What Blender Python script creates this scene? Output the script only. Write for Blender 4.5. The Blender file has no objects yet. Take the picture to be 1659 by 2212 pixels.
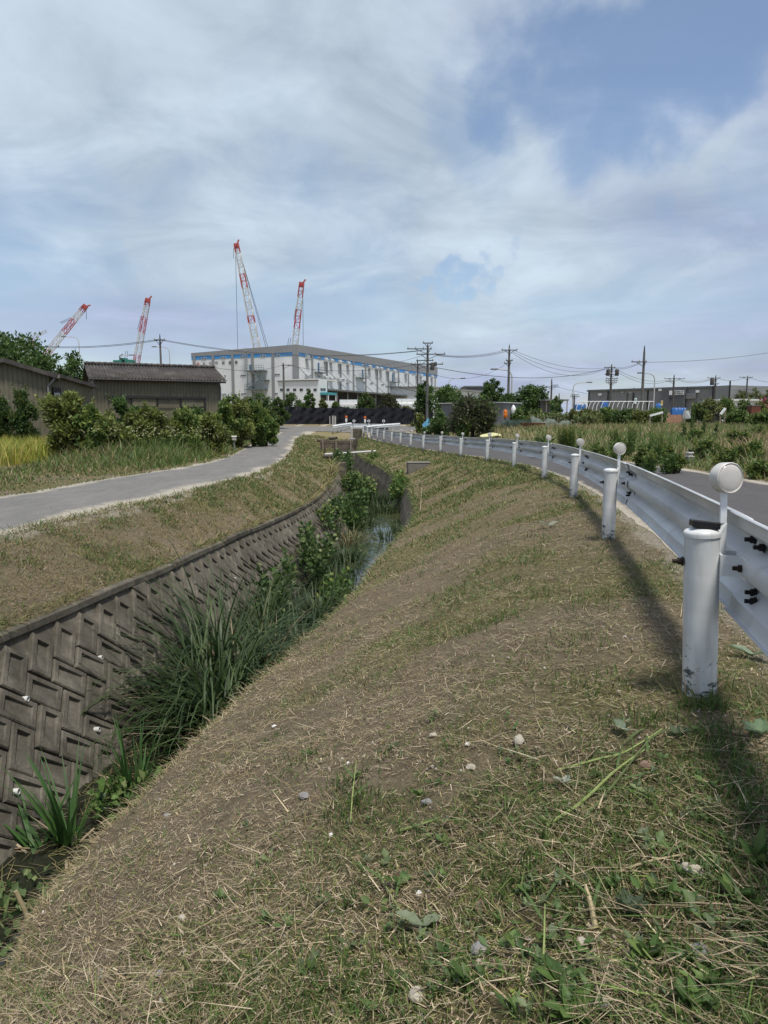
import bpy, bmesh, math, random
import numpy as np
from mathutils import Vector, Matrix

random.seed(7)
RNG = np.random.default_rng(11)
scene = bpy.context.scene
col = scene.collection
R = math.radians

# ------------------------------------------------------------------ camera
EYE = 1.5
FOC, HOR, CU, CV = 1530.0, 904.0, 829.5, 1106.0      # focal length and horizon in 1659x2212 units
PITCH = math.atan((CV - HOR) / FOC)
cam_data = bpy.data.cameras.new('camera')
cam = bpy.data.objects.new('camera', cam_data)
col.objects.link(cam)
cam.location = (0, 0, EYE)
cam.rotation_euler = (math.pi / 2 - PITCH, 0, 0)
cam_data.sensor_fit = 'VERTICAL'
cam_data.sensor_height = 36
cam_data.sensor_width = 27
cam_data.lens = 36 * FOC / 2212
cam_data.clip_start = 0.05
cam_data.clip_end = 5000
scene.camera = cam

# ------------------------------------------------------------------ world, sun, exposure
SUN_DIR = Vector((0.15, -0.30, 0.93)).normalized()      # towards the sun
SUN_EL = math.asin(SUN_DIR.z)
SUN_AZ = math.atan2(SUN_DIR.x, SUN_DIR.y)
world = bpy.data.worlds.new('World')
scene.world = world
world.use_nodes = True
scene.view_settings.view_transform = 'Standard'
scene.view_settings.look = 'None'
scene.view_settings.exposure = 0.25
scene.view_settings.gamma = 1.0
scene.view_settings.use_curve_mapping = False
sun_data = bpy.data.lights.new('sun', 'SUN')
sun_data.energy = 3.5
sun_data.angle = R(9)
sun_data.color = (1.0, 0.95, 0.86)
sun = bpy.data.objects.new('sun', sun_data)
sun.rotation_euler = (-SUN_DIR).to_track_quat('-Z', 'Y').to_euler()
sun.location = (20, -10, 40)
col.objects.link(sun)


def ray(u, v):
    x = (u - CU) / FOC
    y = (v - CV) / FOC
    return Vector((x, math.cos(PITCH) - y * math.sin(PITCH), -(math.sin(PITCH) + y * math.cos(PITCH))))


def at(u, v, Y):
    r = ray(u, v)
    k = Y / r.y
    return Vector((r.x * k, Y, EYE + r.z * k))


def atD(u, v, D):
    r = ray(u, v)
    k = -D / r.z
    return (r.x * k, r.y * k, D)


def build_world():
    nt = world.node_tree
    N, L = nt.nodes, nt.links
    N.clear()
    out = N.new('ShaderNodeOutputWorld')
    sky = N.new('ShaderNodeTexSky')
    sky.sky_type = 'NISHITA'
    sky.sun_disc = False
    sky.sun_elevation = SUN_EL
    sky.sun_rotation = SUN_AZ
    sky.air_density = 1.0
    sky.dust_density = 0.7
    sky.ozone_density = 1.6
    bg = N.new('ShaderNodeBackground')
    bg.inputs['Strength'].default_value = 0.12
    L.new(sky.outputs[0], bg.inputs['Color'])
    tc = N.new('ShaderNodeTexCoord')
    sep = N.new('ShaderNodeSeparateXYZ')
    L.new(tc.outputs['Generated'], sep.inputs[0])

    def math_(op, a, b=None, c=None, clamp=False):
        n = N.new('ShaderNodeMath')
        n.operation = op
        n.use_clamp = clamp
        for i, x in enumerate((a, b, c)):
            if x is None:
                continue
            if isinstance(x, (int, float)):
                n.inputs[i].default_value = x
            else:
                L.new(x, n.inputs[i])
        return n.outputs[0]

    zc = math_('ADD', math_('MAXIMUM', sep.outputs['Z'], 0.0), 0.16)
    comb = N.new('ShaderNodeCombineXYZ')
    L.new(math_('DIVIDE', sep.outputs['X'], zc), comb.inputs[0])
    L.new(math_('DIVIDE', sep.outputs['Y'], zc), comb.inputs[1])

    def noise(scale, detail, rough, dist, off):
        mp = N.new('ShaderNodeMapping')
        mp.inputs['Location'].default_value = off
        L.new(comb.outputs[0], mp.inputs['Vector'])
        n = N.new('ShaderNodeTexNoise')
        n.inputs['Scale'].default_value = scale
        n.inputs['Detail'].default_value = detail
        n.inputs['Roughness'].default_value = rough
        n.inputs['Distortion'].default_value = dist
        L.new(mp.outputs[0], n.inputs['Vector'])
        return n.outputs['Fac']

    n1 = noise(0.75, 7, 0.52, 0.5, (5.6, 2.9, 0))       # big cloud masses
    n2 = noise(2.1, 9, 0.58, 0.6, (9.3, 4.2, 0))         # wisps
    n3 = noise(0.45, 4, 0.5, 0.2, (1.3, 8.8, 2))        # warm / lilac tint of the cloud sheet
    nd = N.new('ShaderNodeTexNoise')
    nd.inputs['Scale'].default_value = 3.2
    nd.inputs['Detail'].default_value = 7
    L.new(tc.outputs['Generated'], nd.inputs['Vector'])
    # gaps in the sheet: where the blue sky looks through
    vadd = N.new('ShaderNodeVectorMath')
    vadd.operation = 'MULTIPLY_ADD'
    L.new(nd.outputs['Color'], vadd.inputs[0])
    vadd.inputs[1].default_value = (0.18, 0.18, 0.18)
    vadd.inputs[2].default_value = (-0.09, -0.09, -0.09)
    warp = N.new('ShaderNodeVectorMath')
    warp.operation = 'ADD'
    L.new(tc.outputs['Generated'], warp.inputs[0])
    L.new(vadd.outputs[0], warp.inputs[1])
    nd2 = N.new('ShaderNodeTexNoise')
    nd2.inputs['Scale'].default_value = 13
    nd2.inputs['Detail'].default_value = 6
    L.new(tc.outputs['Generated'], nd2.inputs['Vector'])
    v2 = N.new('ShaderNodeVectorMath')
    v2.operation = 'MULTIPLY_ADD'
    L.new(nd2.outputs['Color'], v2.inputs[0])
    v2.inputs[1].default_value = (0.20, 0.20, 0.20)
    v2.inputs[2].default_value = (-0.10, -0.10, -0.10)
    w2 = N.new('ShaderNodeVectorMath')
    w2.operation = 'ADD'
    L.new(warp.outputs[0], w2.inputs[0])
    L.new(v2.outputs[0], w2.inputs[1])
    warp = w2
    hole = None
    for (u, v, size, amt) in ((1620, 0, 0.10, 0.5), (1500, 50, 0.10, 0.85), (1370, 120, 0.11, 0.9), (1240, 190, 0.11, 0.75), (1120, 240, 0.10, 0.4), (1330, 230, 0.09, 0.4),
                              (975, 632, 0.018, 0.5), (1020, 608, 0.022, 0.6), (1065, 570, 0.018, 0.5), (1110, 535, 0.020, 0.4), (1150, 495, 0.034, 0.2), (1650, 430, 0.07, 0.4),
                              (60, 610, 0.20, 0.40), (330, 600, 0.17, 0.30), (700, 660, 0.17, 0.30), (1500, 660, 0.2, 0.25)):
        d = ray(u, v).normalized()
        dist = N.new('ShaderNodeVectorMath')
        dist.operation = 'DISTANCE'
        L.new(warp.outputs[0], dist.inputs[0])
        dist.inputs[1].default_value = d
        mr = N.new('ShaderNodeMapRange')
        mr.interpolation_type = 'SMOOTHERSTEP'
        L.new(dist.outputs['Value'], mr.inputs['Value'])
        mr.inputs['From Min'].default_value = size * 1.75
        mr.inputs['From Max'].default_value = size * 0.2
        mr.inputs['To Min'].default_value = 0
        mr.inputs['To Max'].default_value = amt
        hole = mr.outputs[0] if hole is None else math_('MAXIMUM', hole, mr.outputs[0])
    dens = math_('ADD', math_('MULTIPLY', n1, 1.0), math_('MULTIPLY', n2, 0.75))
    dens = math_('ADD', dens, 0.06)
    dens = math_('SUBTRACT', dens, hole)
    # a clear band of hazy blue close to the horizon
    low = N.new('ShaderNodeMapRange')
    low.interpolation_type = 'SMOOTHSTEP'
    L.new(sep.outputs['Z'], low.inputs['Value'])
    low.inputs['From Min'].default_value = 0.02
    low.inputs['From Max'].default_value = 0.30
    low.inputs['To Min'].default_value = 0.12
    low.inputs['To Max'].default_value = 0.0
    dens = math_('SUBTRACT', dens, low.outputs[0])
    cr = N.new('ShaderNodeMapRange')
    cr.interpolation_type = 'SMOOTHSTEP'
    L.new(dens, cr.inputs['Value'])
    cr.inputs['From Min'].default_value = 0.12
    cr.inputs['From Max'].default_value = 0.92
    cr.inputs['To Min'].default_value = 0.12
    cr.inputs['To Max'].default_value = 0.97
    tint = N.new('ShaderNodeValToRGB')
    tint.color_ramp.elements[0].position = 0.44
    tint.color_ramp.elements[0].color = (0.355, 0.405, 0.555, 1)
    tint.color_ramp.elements[1].position = 0.57
    tint.color_ramp.elements[1].color = (0.465, 0.55, 0.635, 1)
    L.new(n3, tint.inputs[0])
    bright = N.new('ShaderNodeMapRange')
    L.new(n2, bright.inputs['Value'])
    bright.inputs['From Min'].default_value = 0.3
    bright.inputs['From Max'].default_value = 0.7
    bright.inputs['To Min'].default_value = 0.80
    bright.inputs['To Max'].default_value = 1.17
    bgc = N.new('ShaderNodeBackground')
    L.new(tint.outputs[0], bgc.inputs['Color'])
    L.new(bright.outputs[0], bgc.inputs['Strength'])
    mix = N.new('ShaderNodeMixShader')
    L.new(cr.outputs[0], mix.inputs[0])
    L.new(bg.outputs[0], mix.inputs[1])
    L.new(bgc.outputs[0], mix.inputs[2])
    L.new(mix.outputs[0], out.inputs['Surface'])


build_world()

# ------------------------------------------------------------------ materials
MATS = {}


def new_mat(name):
    m = bpy.data.materials.new(name)
    m.use_nodes = True
    MATS[name] = m
    return m, m.node_tree.nodes, m.node_tree.links, m.node_tree.nodes['Principled BSDF']


def simple(name, c, rough=0.6, metal=0.0, var=0.12, scale=6.0, dirt=None, bump=0.0, dirt_scale=3.0, dirt_amt=0.5, spec=0.4):
    """base colour broken up by two noises, optional blotchy dirt and relief"""
    m, N, L, b = new_mat(name)
    b.inputs['Roughness'].default_value = rough
    b.inputs['Metallic'].default_value = metal
    b.inputs['Specular IOR Level'].default_value = spec
    tc = N.new('ShaderNodeTexCoord')
    n = N.new('ShaderNodeTexNoise')
    n.inputs['Scale'].default_value = scale
    n.inputs['Detail'].default_value = 6
    L.new(tc.outputs['Object'], n.inputs['Vector'])
    r = N.new('ShaderNodeValToRGB')
    r.color_ramp.elements[0].position = 0.3
    r.color_ramp.elements[1].position = 0.7
    r.color_ramp.elements[0].color = tuple(x * (1 - var) for x in c) + (1,)
    r.color_ramp.elements[1].color = tuple(min(1, x * (1 + var)) for x in c) + (1,)
    L.new(n.outputs['Fac'], r.inputs[0])
    src = r.outputs[0]
    if dirt:
        n2 = N.new('ShaderNodeTexNoise')
        n2.inputs['Scale'].default_value = dirt_scale
        n2.inputs['Detail'].default_value = 8
        n2.inputs['Roughness'].default_value = 0.65
        L.new(tc.outputs['Object'], n2.inputs['Vector'])
        r2 = N.new('ShaderNodeValToRGB')
        r2.color_ramp.elements[0].position = 0.48
        r2.color_ramp.elements[1].position = 0.72
        r2.color_ramp.elements[0].color = (0, 0, 0, 1)
        r2.color_ramp.elements[1].color = (dirt_amt,) * 3 + (1,)
        L.new(n2.outputs['Fac'], r2.inputs[0])
        mx = N.new('ShaderNodeMixRGB')
        L.new(r2.outputs[0], mx.inputs[0])
        L.new(src, mx.inputs[1])
        mx.inputs[2].default_value = tuple(dirt) + (1,)
        src = mx.outputs[0]
    L.new(src, b.inputs['Base Color'])
    if bump:
        n3 = N.new('ShaderNodeTexNoise')
        n3.inputs['Scale'].default_value = scale * 6
        n3.inputs['Detail'].default_value = 5
        L.new(tc.outputs['Object'], n3.inputs['Vector'])
        bp = N.new('ShaderNodeBump')
        bp.inputs['Strength'].default_value = bump
        bp.inputs['Distance'].default_value = 0.02
        L.new(n3.outputs['Fac'], bp.inputs['Height'])
        L.new(bp.outputs[0], b.inputs['Normal'])
    return m


def attr_mat(name, rough=0.6, translucent=0.25, spec=0.25):
    """leaf / blade material: colour comes from the mesh's own colour attribute"""
    m, N, L, b = new_mat(name)
    a = N.new('ShaderNodeAttribute')
    a.attribute_name = 'Col'
    L.new(a.outputs['Color'], b.inputs['Base Color'])
    b.inputs['Roughness'].default_value = rough
    b.inputs['Specular IOR Level'].default_value = spec
    if translucent:
        t = N.new('ShaderNodeBsdfTranslucent')
        L.new(a.outputs['Color'], t.inputs['Color'])
        mx = N.new('ShaderNodeMixShader')
        mx.inputs[0].default_value = translucent
        L.new(b.outputs[0], mx.inputs[1])
        L.new(t.outputs[0], mx.inputs[2])
        L.new(mx.outputs[0], N['Material Output'].inputs['Surface'])
    return m


attr_mat('leaf', 0.5, 0.35, 0.35)
attr_mat('straw', 0.75, 0.1, 0.15)
simple('white_paint', (0.70, 0.72, 0.73), 0.42, 0, 0.05, 9, dirt=(0.45, 0.45, 0.43), dirt_scale=7, dirt_amt=0.35)
simple('concrete', (0.19, 0.175, 0.15), 0.9, 0, 0.2, 5, dirt=(0.11, 0.10, 0.085), bump=0.5, dirt_amt=0.8)
simple('concrete_light', (0.42, 0.40, 0.36), 0.9, 0, 0.15, 6, dirt=(0.22, 0.2, 0.17), bump=0.4)
simple('black_plastic', (0.012, 0.012, 0.013), 0.35, 0, 0.1, 20)
simple('device_top', (0.10, 0.105, 0.11), 0.18, 0, 0.15, 30)
simple('rusty_steel', (0.035, 0.024, 0.02), 0.65, 0.5, 0.4, 60)
simple('black_bolt', (0.014, 0.014, 0.016), 0.5, 0.4, 0.3, 60)
simple('pole_concrete', (0.12, 0.116, 0.112), 0.85, 0, 0.15, 2)
simple('pole_dark', (0.075, 0.07, 0.068), 0.8, 0, 0.2, 2)
simple('cable_black', (0.05, 0.055, 0.065), 0.6, 0, 0.0, 1)
simple('wood_grey', (0.22, 0.19, 0.15), 0.9, 0, 0.3, 8, bump=0.4)
simple('bark', (0.06, 0.048, 0.036), 0.95, 0, 0.35, 12, bump=0.6)
simple('stone_pale', (0.42, 0.38, 0.31), 0.85, 0, 0.2, 25, dirt=(0.22, 0.17, 0.12), dirt_scale=18, bump=0.3)
simple('stone_grey', (0.23, 0.225, 0.22), 0.85, 0, 0.25, 25, dirt=(0.4, 0.38, 0.35), dirt_scale=14, bump=0.3)
simple('stone_brown', (0.22, 0.15, 0.11), 0.85, 0, 0.25, 25, bump=0.3)
simple('pebble_white', (0.72, 0.71, 0.68), 0.6, 0, 0.08, 20)

# ------------------------------------------------------------------ object helpers


def tag(o, label=None, cat=None, group=None, kind=None):
    if label:
        o['label'] = label
    if cat:
        o['category'] = cat
    if group:
        o['group'] = group
    if kind:
        o['kind'] = kind
    return o


def empty(name, loc=(0, 0, 0), rz=0.0, label=None, cat=None, group=None):
    o = bpy.data.objects.new(name, None)
    o.empty_display_size = 0.2
    col.objects.link(o)
    o.location = loc
    o.rotation_euler = (0, 0, rz)
    return tag(o, label, cat, group)


def link_mesh(name, me, mat=None, parent=None):
    o = bpy.data.objects.new(name, me)
    col.objects.link(o)
    if mat is not None and len(me.materials) == 0:
        me.materials.append(MATS[mat] if isinstance(mat, str) else mat)
    if parent is not None:
        o.parent = parent
    return o


def np_mesh(name, V, F, colors=None, smooth=False):
    """mesh from arrays; F is an (n,3) or (n,4) array or a list of such arrays"""
    V = np.asarray(V, dtype=np.float32).reshape(-1, 3)
    Fs = F if isinstance(F, list) else [F]
    Fs = [np.asarray(f, dtype=np.int32) for f in Fs if len(f)]
    me = bpy.data.meshes.new(name)
    me.vertices.add(len(V))
    me.vertices.foreach_set('co', V.ravel())
    nl = sum(f.size for f in Fs)
    npoly = sum(len(f) for f in Fs)
    me.loops.add(nl)
    me.polygons.add(npoly)
    me.loops.foreach_set('vertex_index', np.concatenate([f.ravel() for f in Fs]))
    tot = np.concatenate([np.full(len(f), f.shape[1], np.int32) for f in Fs])
    start = np.concatenate([[0], np.cumsum(tot)[:-1]]).astype(np.int32)
    me.polygons.foreach_set('loop_start', start)
    me.polygons.foreach_set('loop_total', tot)
    if smooth:
        me.polygons.foreach_set('use_smooth', np.ones(npoly, dtype=bool))
    me.update(calc_edges=True)
    if colors is not None:
        C = np.asarray(colors, dtype=np.float32)
        if C.shape[1] == 3:
            C = np.concatenate([C, np.ones((len(C), 1), np.float32)], 1)
        a = me.color_attributes.new('Col', 'FLOAT_COLOR', 'POINT')
        a.data.foreach_set('color', C.ravel())
    return me


class MB:
    """collects simple shapes and links them as one mesh"""

    def __init__(self):
        self.v, self.f = [], []

    def add(self, vs, fs):
        o = len(self.v)
        self.v += [tuple(x) for x in vs]
        self.f += [tuple(i + o for i in f) for f in fs]
        return self

    def box(self, x0, x1, y0, y1, z0, z1, M=None):
        vs = [Vector((x, y, z)) for x in (x0, x1) for y in (y0, y1) for z in (z0, z1)]
        if M is not None:
            vs = [M @ p for p in vs]
        return self.add(vs, [(0, 1, 3, 2), (4, 6, 7, 5), (0, 4, 5, 1), (2, 3, 7, 6), (0, 2, 6, 4), (1, 5, 7, 3)])

    def bar(self, a, b, w, h=None, up=(0, 0, 1)):
        """rectangular bar from a to b"""
        a, b = Vector(a), Vector(b)
        h = w if h is None else h
        d = (b - a).normalized()
        up = Vector(up)
        if abs(d.dot(up)) > 0.98:
            up = Vector((1, 0, 0))
        s = d.cross(up).normalized() * (w / 2)
        t = s.cross(d).normalized() * (h / 2)
        vs = [p + q for p in (a, b) for q in (-s - t, s - t, s + t, -s + t)]
        return self.add(vs, [(3, 2, 1, 0), (4, 5, 6, 7), (0, 1, 5, 4), (1, 2, 6, 5), (2, 3, 7, 6), (3, 0, 4, 7)])

    def tube(self, pts, rad, n=8, caps=True):
        pts = [Vector(p) for p in pts]
        if isinstance(rad, (int, float)):
            rad = [rad] * len(pts)
        rings = []
        ref = None
        for i, p in enumerate(pts):
            d = (pts[min(i + 1, len(pts) - 1)] - pts[max(i - 1, 0)]).normalized()
            if ref is None or abs(ref.dot(d)) > 0.95:
                ref = Vector((0, 0, 1)) if abs(d.z) < 0.9 else Vector((1, 0, 0))
            s = d.cross(ref).normalized()
            t = s.cross(d).normalized()
            ref = t
            rings.append([p + (s * math.cos(2 * math.pi * k / n) + t * math.sin(2 * math.pi * k / n)) * rad[i] for k in range(n)])
        vs = [q for r_ in rings for q in r_]
        fs = []
        for i in range(len(pts) - 1):
            for k in range(n):
                a, b = i * n + k, i * n + (k + 1) % n
                fs.append((a, b, b + n, a + n))
        if caps:
            fs.append(tuple(reversed(range(n))))
            fs.append(tuple((len(pts) - 1) * n + k for k in range(n)))
        return self.add(vs, fs)

    def lathe(self, prof, n=16, M=None):
        """prof: list of (radius, z)"""
        vs, fs = [], []
        for (r_, z) in prof:
            for k in range(n):
                a = 2 * math.pi * k / n
                vs.append(Vector((r_ * math.cos(a), r_ * math.sin(a), z)))
        if M is not None:
            vs = [M @ p for p in vs]
        for i in range(len(prof) - 1):
            for k in range(n):
                a, b = i * n + k, i * n + (k + 1) % n
                fs.append((a, b, b + n, a + n))
        fs.append(tuple(reversed(range(n))))
        fs.append(tuple((len(prof) - 1) * n + k for k in range(n)))
        return self.add(vs, fs)

    def mesh(self, name, mat=None, smooth=False, bevel=0.0):
        me = bpy.data.meshes.new(name)
        me.from_pydata(self.v, [], self.f)
        if bevel:
            bm = bmesh.new()
            bm.from_mesh(me)
            bmesh.ops.remove_doubles(bm, verts=bm.verts, dist=1e-5)
            ed = [e for e in bm.edges if len(e.link_faces) == 2 and e.calc_face_angle(0) > 0.6]
            bmesh.ops.bevel(bm, geom=ed, offset=bevel, segments=2, affect='EDGES', profile=0.5)
            bm.to_mesh(me)
            bm.free()
        if smooth:
            me.polygons.foreach_set('use_smooth', [True] * len(me.polygons))
        if mat is not None:
            me.materials.append(MATS[mat] if isinstance(mat, str) else mat)
        me.update()
        return me

    def build(self, name, mat, parent=None, smooth=False, bevel=0.0):
        o = link_mesh(name, self.mesh(name, mat, smooth, bevel), None, parent)
        if smooth:
            auto_smooth(o.data)
        return o


def auto_smooth(me, ang=40):
    try:
        me.set_sharp_from_angle(angle=R(ang))
    except Exception:
        pass


def copy_tree(o, parent=None):
    c = o.copy()
    col.objects.link(c)
    c.parent = parent
    for ch in list(o.children):
        copy_tree(ch, c)
    return c


# ------------------------------------------------------------------ value noise on arrays
def vnoise(x, y, seed=0):
    xi = np.floor(x).astype(np.int64)
    yi = np.floor(y).astype(np.int64)
    xf = x - xi
    yf = y - yi
    u = xf * xf * (3 - 2 * xf)
    v = yf * yf * (3 - 2 * yf)

    def h(a, b):
        n = (a * 374761393 + b * 668265263 + seed * 974634541) & 0x7fffffff
        n = ((n ^ (n >> 13)) * 1274126177) & 0x7fffffff
        return ((n ^ (n >> 16)) & 0xffff) / 65535.0
    return (h(xi, yi) * (1 - u) + h(xi + 1, yi) * u) * (1 - v) + (h(xi, yi + 1) * (1 - u) + h(xi + 1, yi + 1) * u) * v


def fbm(x, y, oct=4, seed=0):
    s, a, t = 0, 1.0, 0
    for i in range(oct):
        s = s + a * vnoise(x * 2 ** i, y * 2 ** i, seed + i * 17)
        t += a
        a *= 0.5
    return s / t


# ------------------------------------------------------------------ terrain: feature lines (x, y, drop below the eye)
YG = np.arange(-10.0, 90.01, 0.2)


def curve(pts, smooth=9):
    pts = sorted(pts, key=lambda p: p[1])
    Y = np.array([p[1] for p in pts])
    k = np.ones(smooth) / smooth
    res = []
    for i in (0, 2):
        a = np.interp(YG, Y, np.array([p[i] for p in pts]))
        for _ in range(2):
            pad = np.concatenate([np.full(smooth, a[0]), a, np.full(smooth, a[-1])])
            a = np.convolve(pad, k, 'same')[smooth:-smooth]
        res.append(a)
    return res


POSTS = [(1513, 1512, 2.42), (1313, 1168, 6.2), (1239, 1077, 10), (1175, 1036, 13.9), (1110, 1010, 17.8), (1052, 997, 21.7),
         (995, 988, 25.6), (951, 981, 29.5), (914, 975, 33.4), (887, 970, 37.3), (865, 966, 41.2), (846, 962, 45), (829, 959, 49),
         (815, 956.5, 53), (803, 953, 56.5), (793.5, 950, 59.5), (785, 946, 62)]
post_xyz = [at(u, v, Y) for (u, v, Y) in POSTS]
pl = [(p.x, p.y, EYE - p.z) for p in post_xyz]
FEND = [(-1.9, 66, 1.25), (-1.9, 70, 1.0), (-1.9, 78, 0.72), (-1.9, 90, 0.6)]
PL = curve([(0.05, -6, 0.95), (0.62, 0, 0.97)] + pl + FEND)
RN = curve([(0.55, -6, 0.95), (1.10, 0, 0.95)] + [(x + 0.42, y, d - 0.03) for x, y, d in pl] + [(-1.4, 66, 1.25), (-1.4, 70, 1.0), (-1.4, 78, 0.72), (-1.4, 90, 0.6)])
RF = curve([(4.0, -6, 0.9), (4.6, 0, 0.92), (5.3, 5, 0.95), (6.0, 11.1, 1.0), (6.3, 14.3, 1.05), (6.3, 17, 1.1), (6.1, 22, 1.18), (5.6, 27, 1.27), (4.9, 32, 1.35), (3.9, 40, 1.45),
            (3.0, 48, 1.5), (2.4, 56, 1.45), (2.3, 62, 1.3), (2.3, 66, 1.2), (2.3, 70, 1.0), (2.3, 78, 0.72), (2.3, 90, 0.6)])
LN = curve([(-3.7, -6, 1.0), (-3.72, 3, 1.07)] + [atD(*p) for p in ((0, 1157, 1.12), (129, 1125, 1.15), (258, 1099, 1.18), (344, 1078, 1.2), (430, 1060.5, 1.22), (516, 1036, 1.27),
           (559, 1026, 1.3), (615, 998, 1.38), (636, 977, 1.45), (645, 949, 1.5), (668, 937, 1.32))] + [(-6.4, 68, 1.1), (-6.4, 78, 0.72), (-6.4, 90, 0.6)])
LF = curve([(-5.8, -6, 1.02), (-5.8, 4, 1.08)] + [atD(*p) for p in ((0, 1071, 1.14), (86, 1062, 1.17), (172, 1043, 1.2), (258, 1030, 1.24), (344, 1017.5, 1.28), (430, 1002.5, 1.33),
           (494, 987, 1.38), (516, 972, 1.42), (567, 947, 1.5))] + [(-9.4, 62, 1.4), (-9.4, 68, 1.1), (-9.4, 78, 0.72), (-9.4, 90, 0.6)])
WT = curve([(-2.95, -6, 1.45), (-2.93, 2, 1.5)] + [atD(*p) for p in ((0, 1366, 1.55), (119, 1321.7, 1.56), (214, 1286, 1.58), (296, 1250, 1.6), (417, 1199, 1.66), (509, 1155, 1.72), (602, 1120, 1.8),
           (648, 1097, 1.88), (687, 1075, 1.95), (722, 1035, 2.05), (720, 1002, 2.05), (704, 982, 2.05))] + [(-4.0, 50, 1.9), (-3.6, 56, 1.8), (-3.1, 61, 1.7), (-3.1, 66, 1.25), (-3.1, 70, 1.0), (-3.1, 78, 0.72), (-3.1, 90, 0.6)])
BR = curve([(-1.15, -6, 1.85), (-1.2, 0, 1.9)] + [atD(*p) for p in ((0, 2090, 1.95), (60, 1975, 1.97), (167, 1813, 2.0), (226, 1775, 2.02), (306, 1697, 2.04), (372, 1641, 2.06), (440, 1575, 2.08),
           (494, 1525, 2.1), (606, 1412, 2.15), (676, 1352, 2.18), (768, 1278, 2.2), (826, 1192, 2.25), (868, 1151, 2.25), (896, 1120, 2.25), (896, 1086, 2.2),
           (882, 1036, 2.05), (859, 1028, 2.05), (826, 1005, 2.05), (794, 991, 2.05))] + [(-1.75, 45, 2.02), (-1.95, 54, 1.85), (-2.2, 61, 1.75), (-2.2, 66, 1.25), (-2.2, 70, 1.0), (-2.2, 78, 0.72), (-2.2, 90, 0.6)], 5)
BR[0] = BR[0] + (fbm(YG * 2.3, YG * 0 + 2, 3, 71) - 0.5) * 0.10 * np.clip((60 - YG) / 10, 0, 1)
BED = np.interp(YG, [-6, 4, 16, 30, 61.2, 61.6, 66, 70, 78, 90], [2.75, 2.85, 3.10, 3.2, 3.2, 1.55, 1.25, 1.0, 0.72, 0.6])
WBD = np.interp(YG, [-6, 4, 16, 30, 60, 90], [2.62, 2.71, 2.95, 3.1, 3.1, 3.1])           # drop of the wall foot
WK = np.interp(YG, [-6, 4, 16, 60], [0.45, 0.47, 0.70, 0.70])
WBX = WT[0] + WK * np.maximum(WBD - WT[1], 0)


def feature_table():
    """columns of (x, drop, subdivisions to the next column)"""
    one = np.ones_like(YG)
    F = []
    far = np.interp(YG, [-10, 60, 66, 70, 78, 90], [1.2, 1.35, 1.2, 1.0, 0.72, 0.6])
    F.append((-700 * one, far, 6))
    F.append((-60 * one, far, 8))
    F.append((-16 * one, far - 0.02, 8))
    F.append((LF[0] - 1.2, LF[1] - 0.05, 6))
    F.append((LF[0], LF[1], 4))
    F.append((LN[0], LN[1], 3))
    F.append((LN[0] * 0.7 + WT[0] * 0.3 - 0.02, LN[1] * 0.8 + WT[1] * 0.2, 10))
    F.append((WT[0] - 0.02, WT[1] + 0.015, 1))
    F.append((np.minimum(WT[0] + 0.02, BR[0] - 0.5), np.maximum(BED, WT[1]), 4))
    F.append((BR[0] - 0.06, np.maximum(BED, BR[1] + 0.01), 2))
    F.append((BR[0] - 0.03, BR[1] + 0.16, 3))
    F.append((BR[0] + 0.02, BR[1] + 0.035, 3))
    F.append((BR[0] + 0.12, BR[1] - 0.03, 14))
    F.append((BR[0] * 0.62 + PL[0] * 0.38, BR[1] * 0.57 + PL[1] * 0.43 - 0.03, 14))
    F.append((BR[0] * 0.28 + PL[0] * 0.72, BR[1] * 0.19 + PL[1] * 0.81 - 0.05, 10))
    F.append((PL[0], PL[1] - 0.01, 4))
    F.append((RN[0], RN[1], 4))
    F.append((RF[0], RF[1], 4))
    F.append((RF[0] + 0.5, RF[1] - 0.06, 6))
    fld = np.interp(YG, [-10, 10, 20, 40, 60, 90], [0.8, 0.8, 0.74, 0.62, 0.56, 0.5])
    F.append((RF[0] + 3.2, fld, 14))
    F.append((26 * one, np.interp(YG, [-10, 20, 40, 60, 90], [0.5, 0.5, 0.46, 0.45, 0.5]), 8))
    F.append((80 * one, 0.5 * one, 5))
    F.append((700 * one, 0.5 * one, 0))
    return F


FT = feature_table()


def ground(X, Y, bumps=True):
    """height of the land (world z) at arrays X, Y"""
    X = np.asarray(X, float)
    Y = np.asarray(Y, float)
    Yc = np.clip(Y, YG[0], YG[-1])
    Z = np.zeros_like(X)
    px = np.interp(Yc, YG, FT[0][0])
    pd = np.interp(Yc, YG, FT[0][1])
    for x, d, _ in FT[1:]:
        qx = np.interp(Yc, YG, x)
        qd = np.interp(Yc, YG, d)
        t = np.clip((X - px) / np.maximum(qx - px, 1e-6), 0, 1)
        sel = (X >= px) & (X <= qx)
        Z = np.where(sel, pd + (qd - pd) * t, Z)
        px, pd = qx, qd
    H = EYE - Z
    if bumps:
        H = H + relief(X, Y)
    return H


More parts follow.
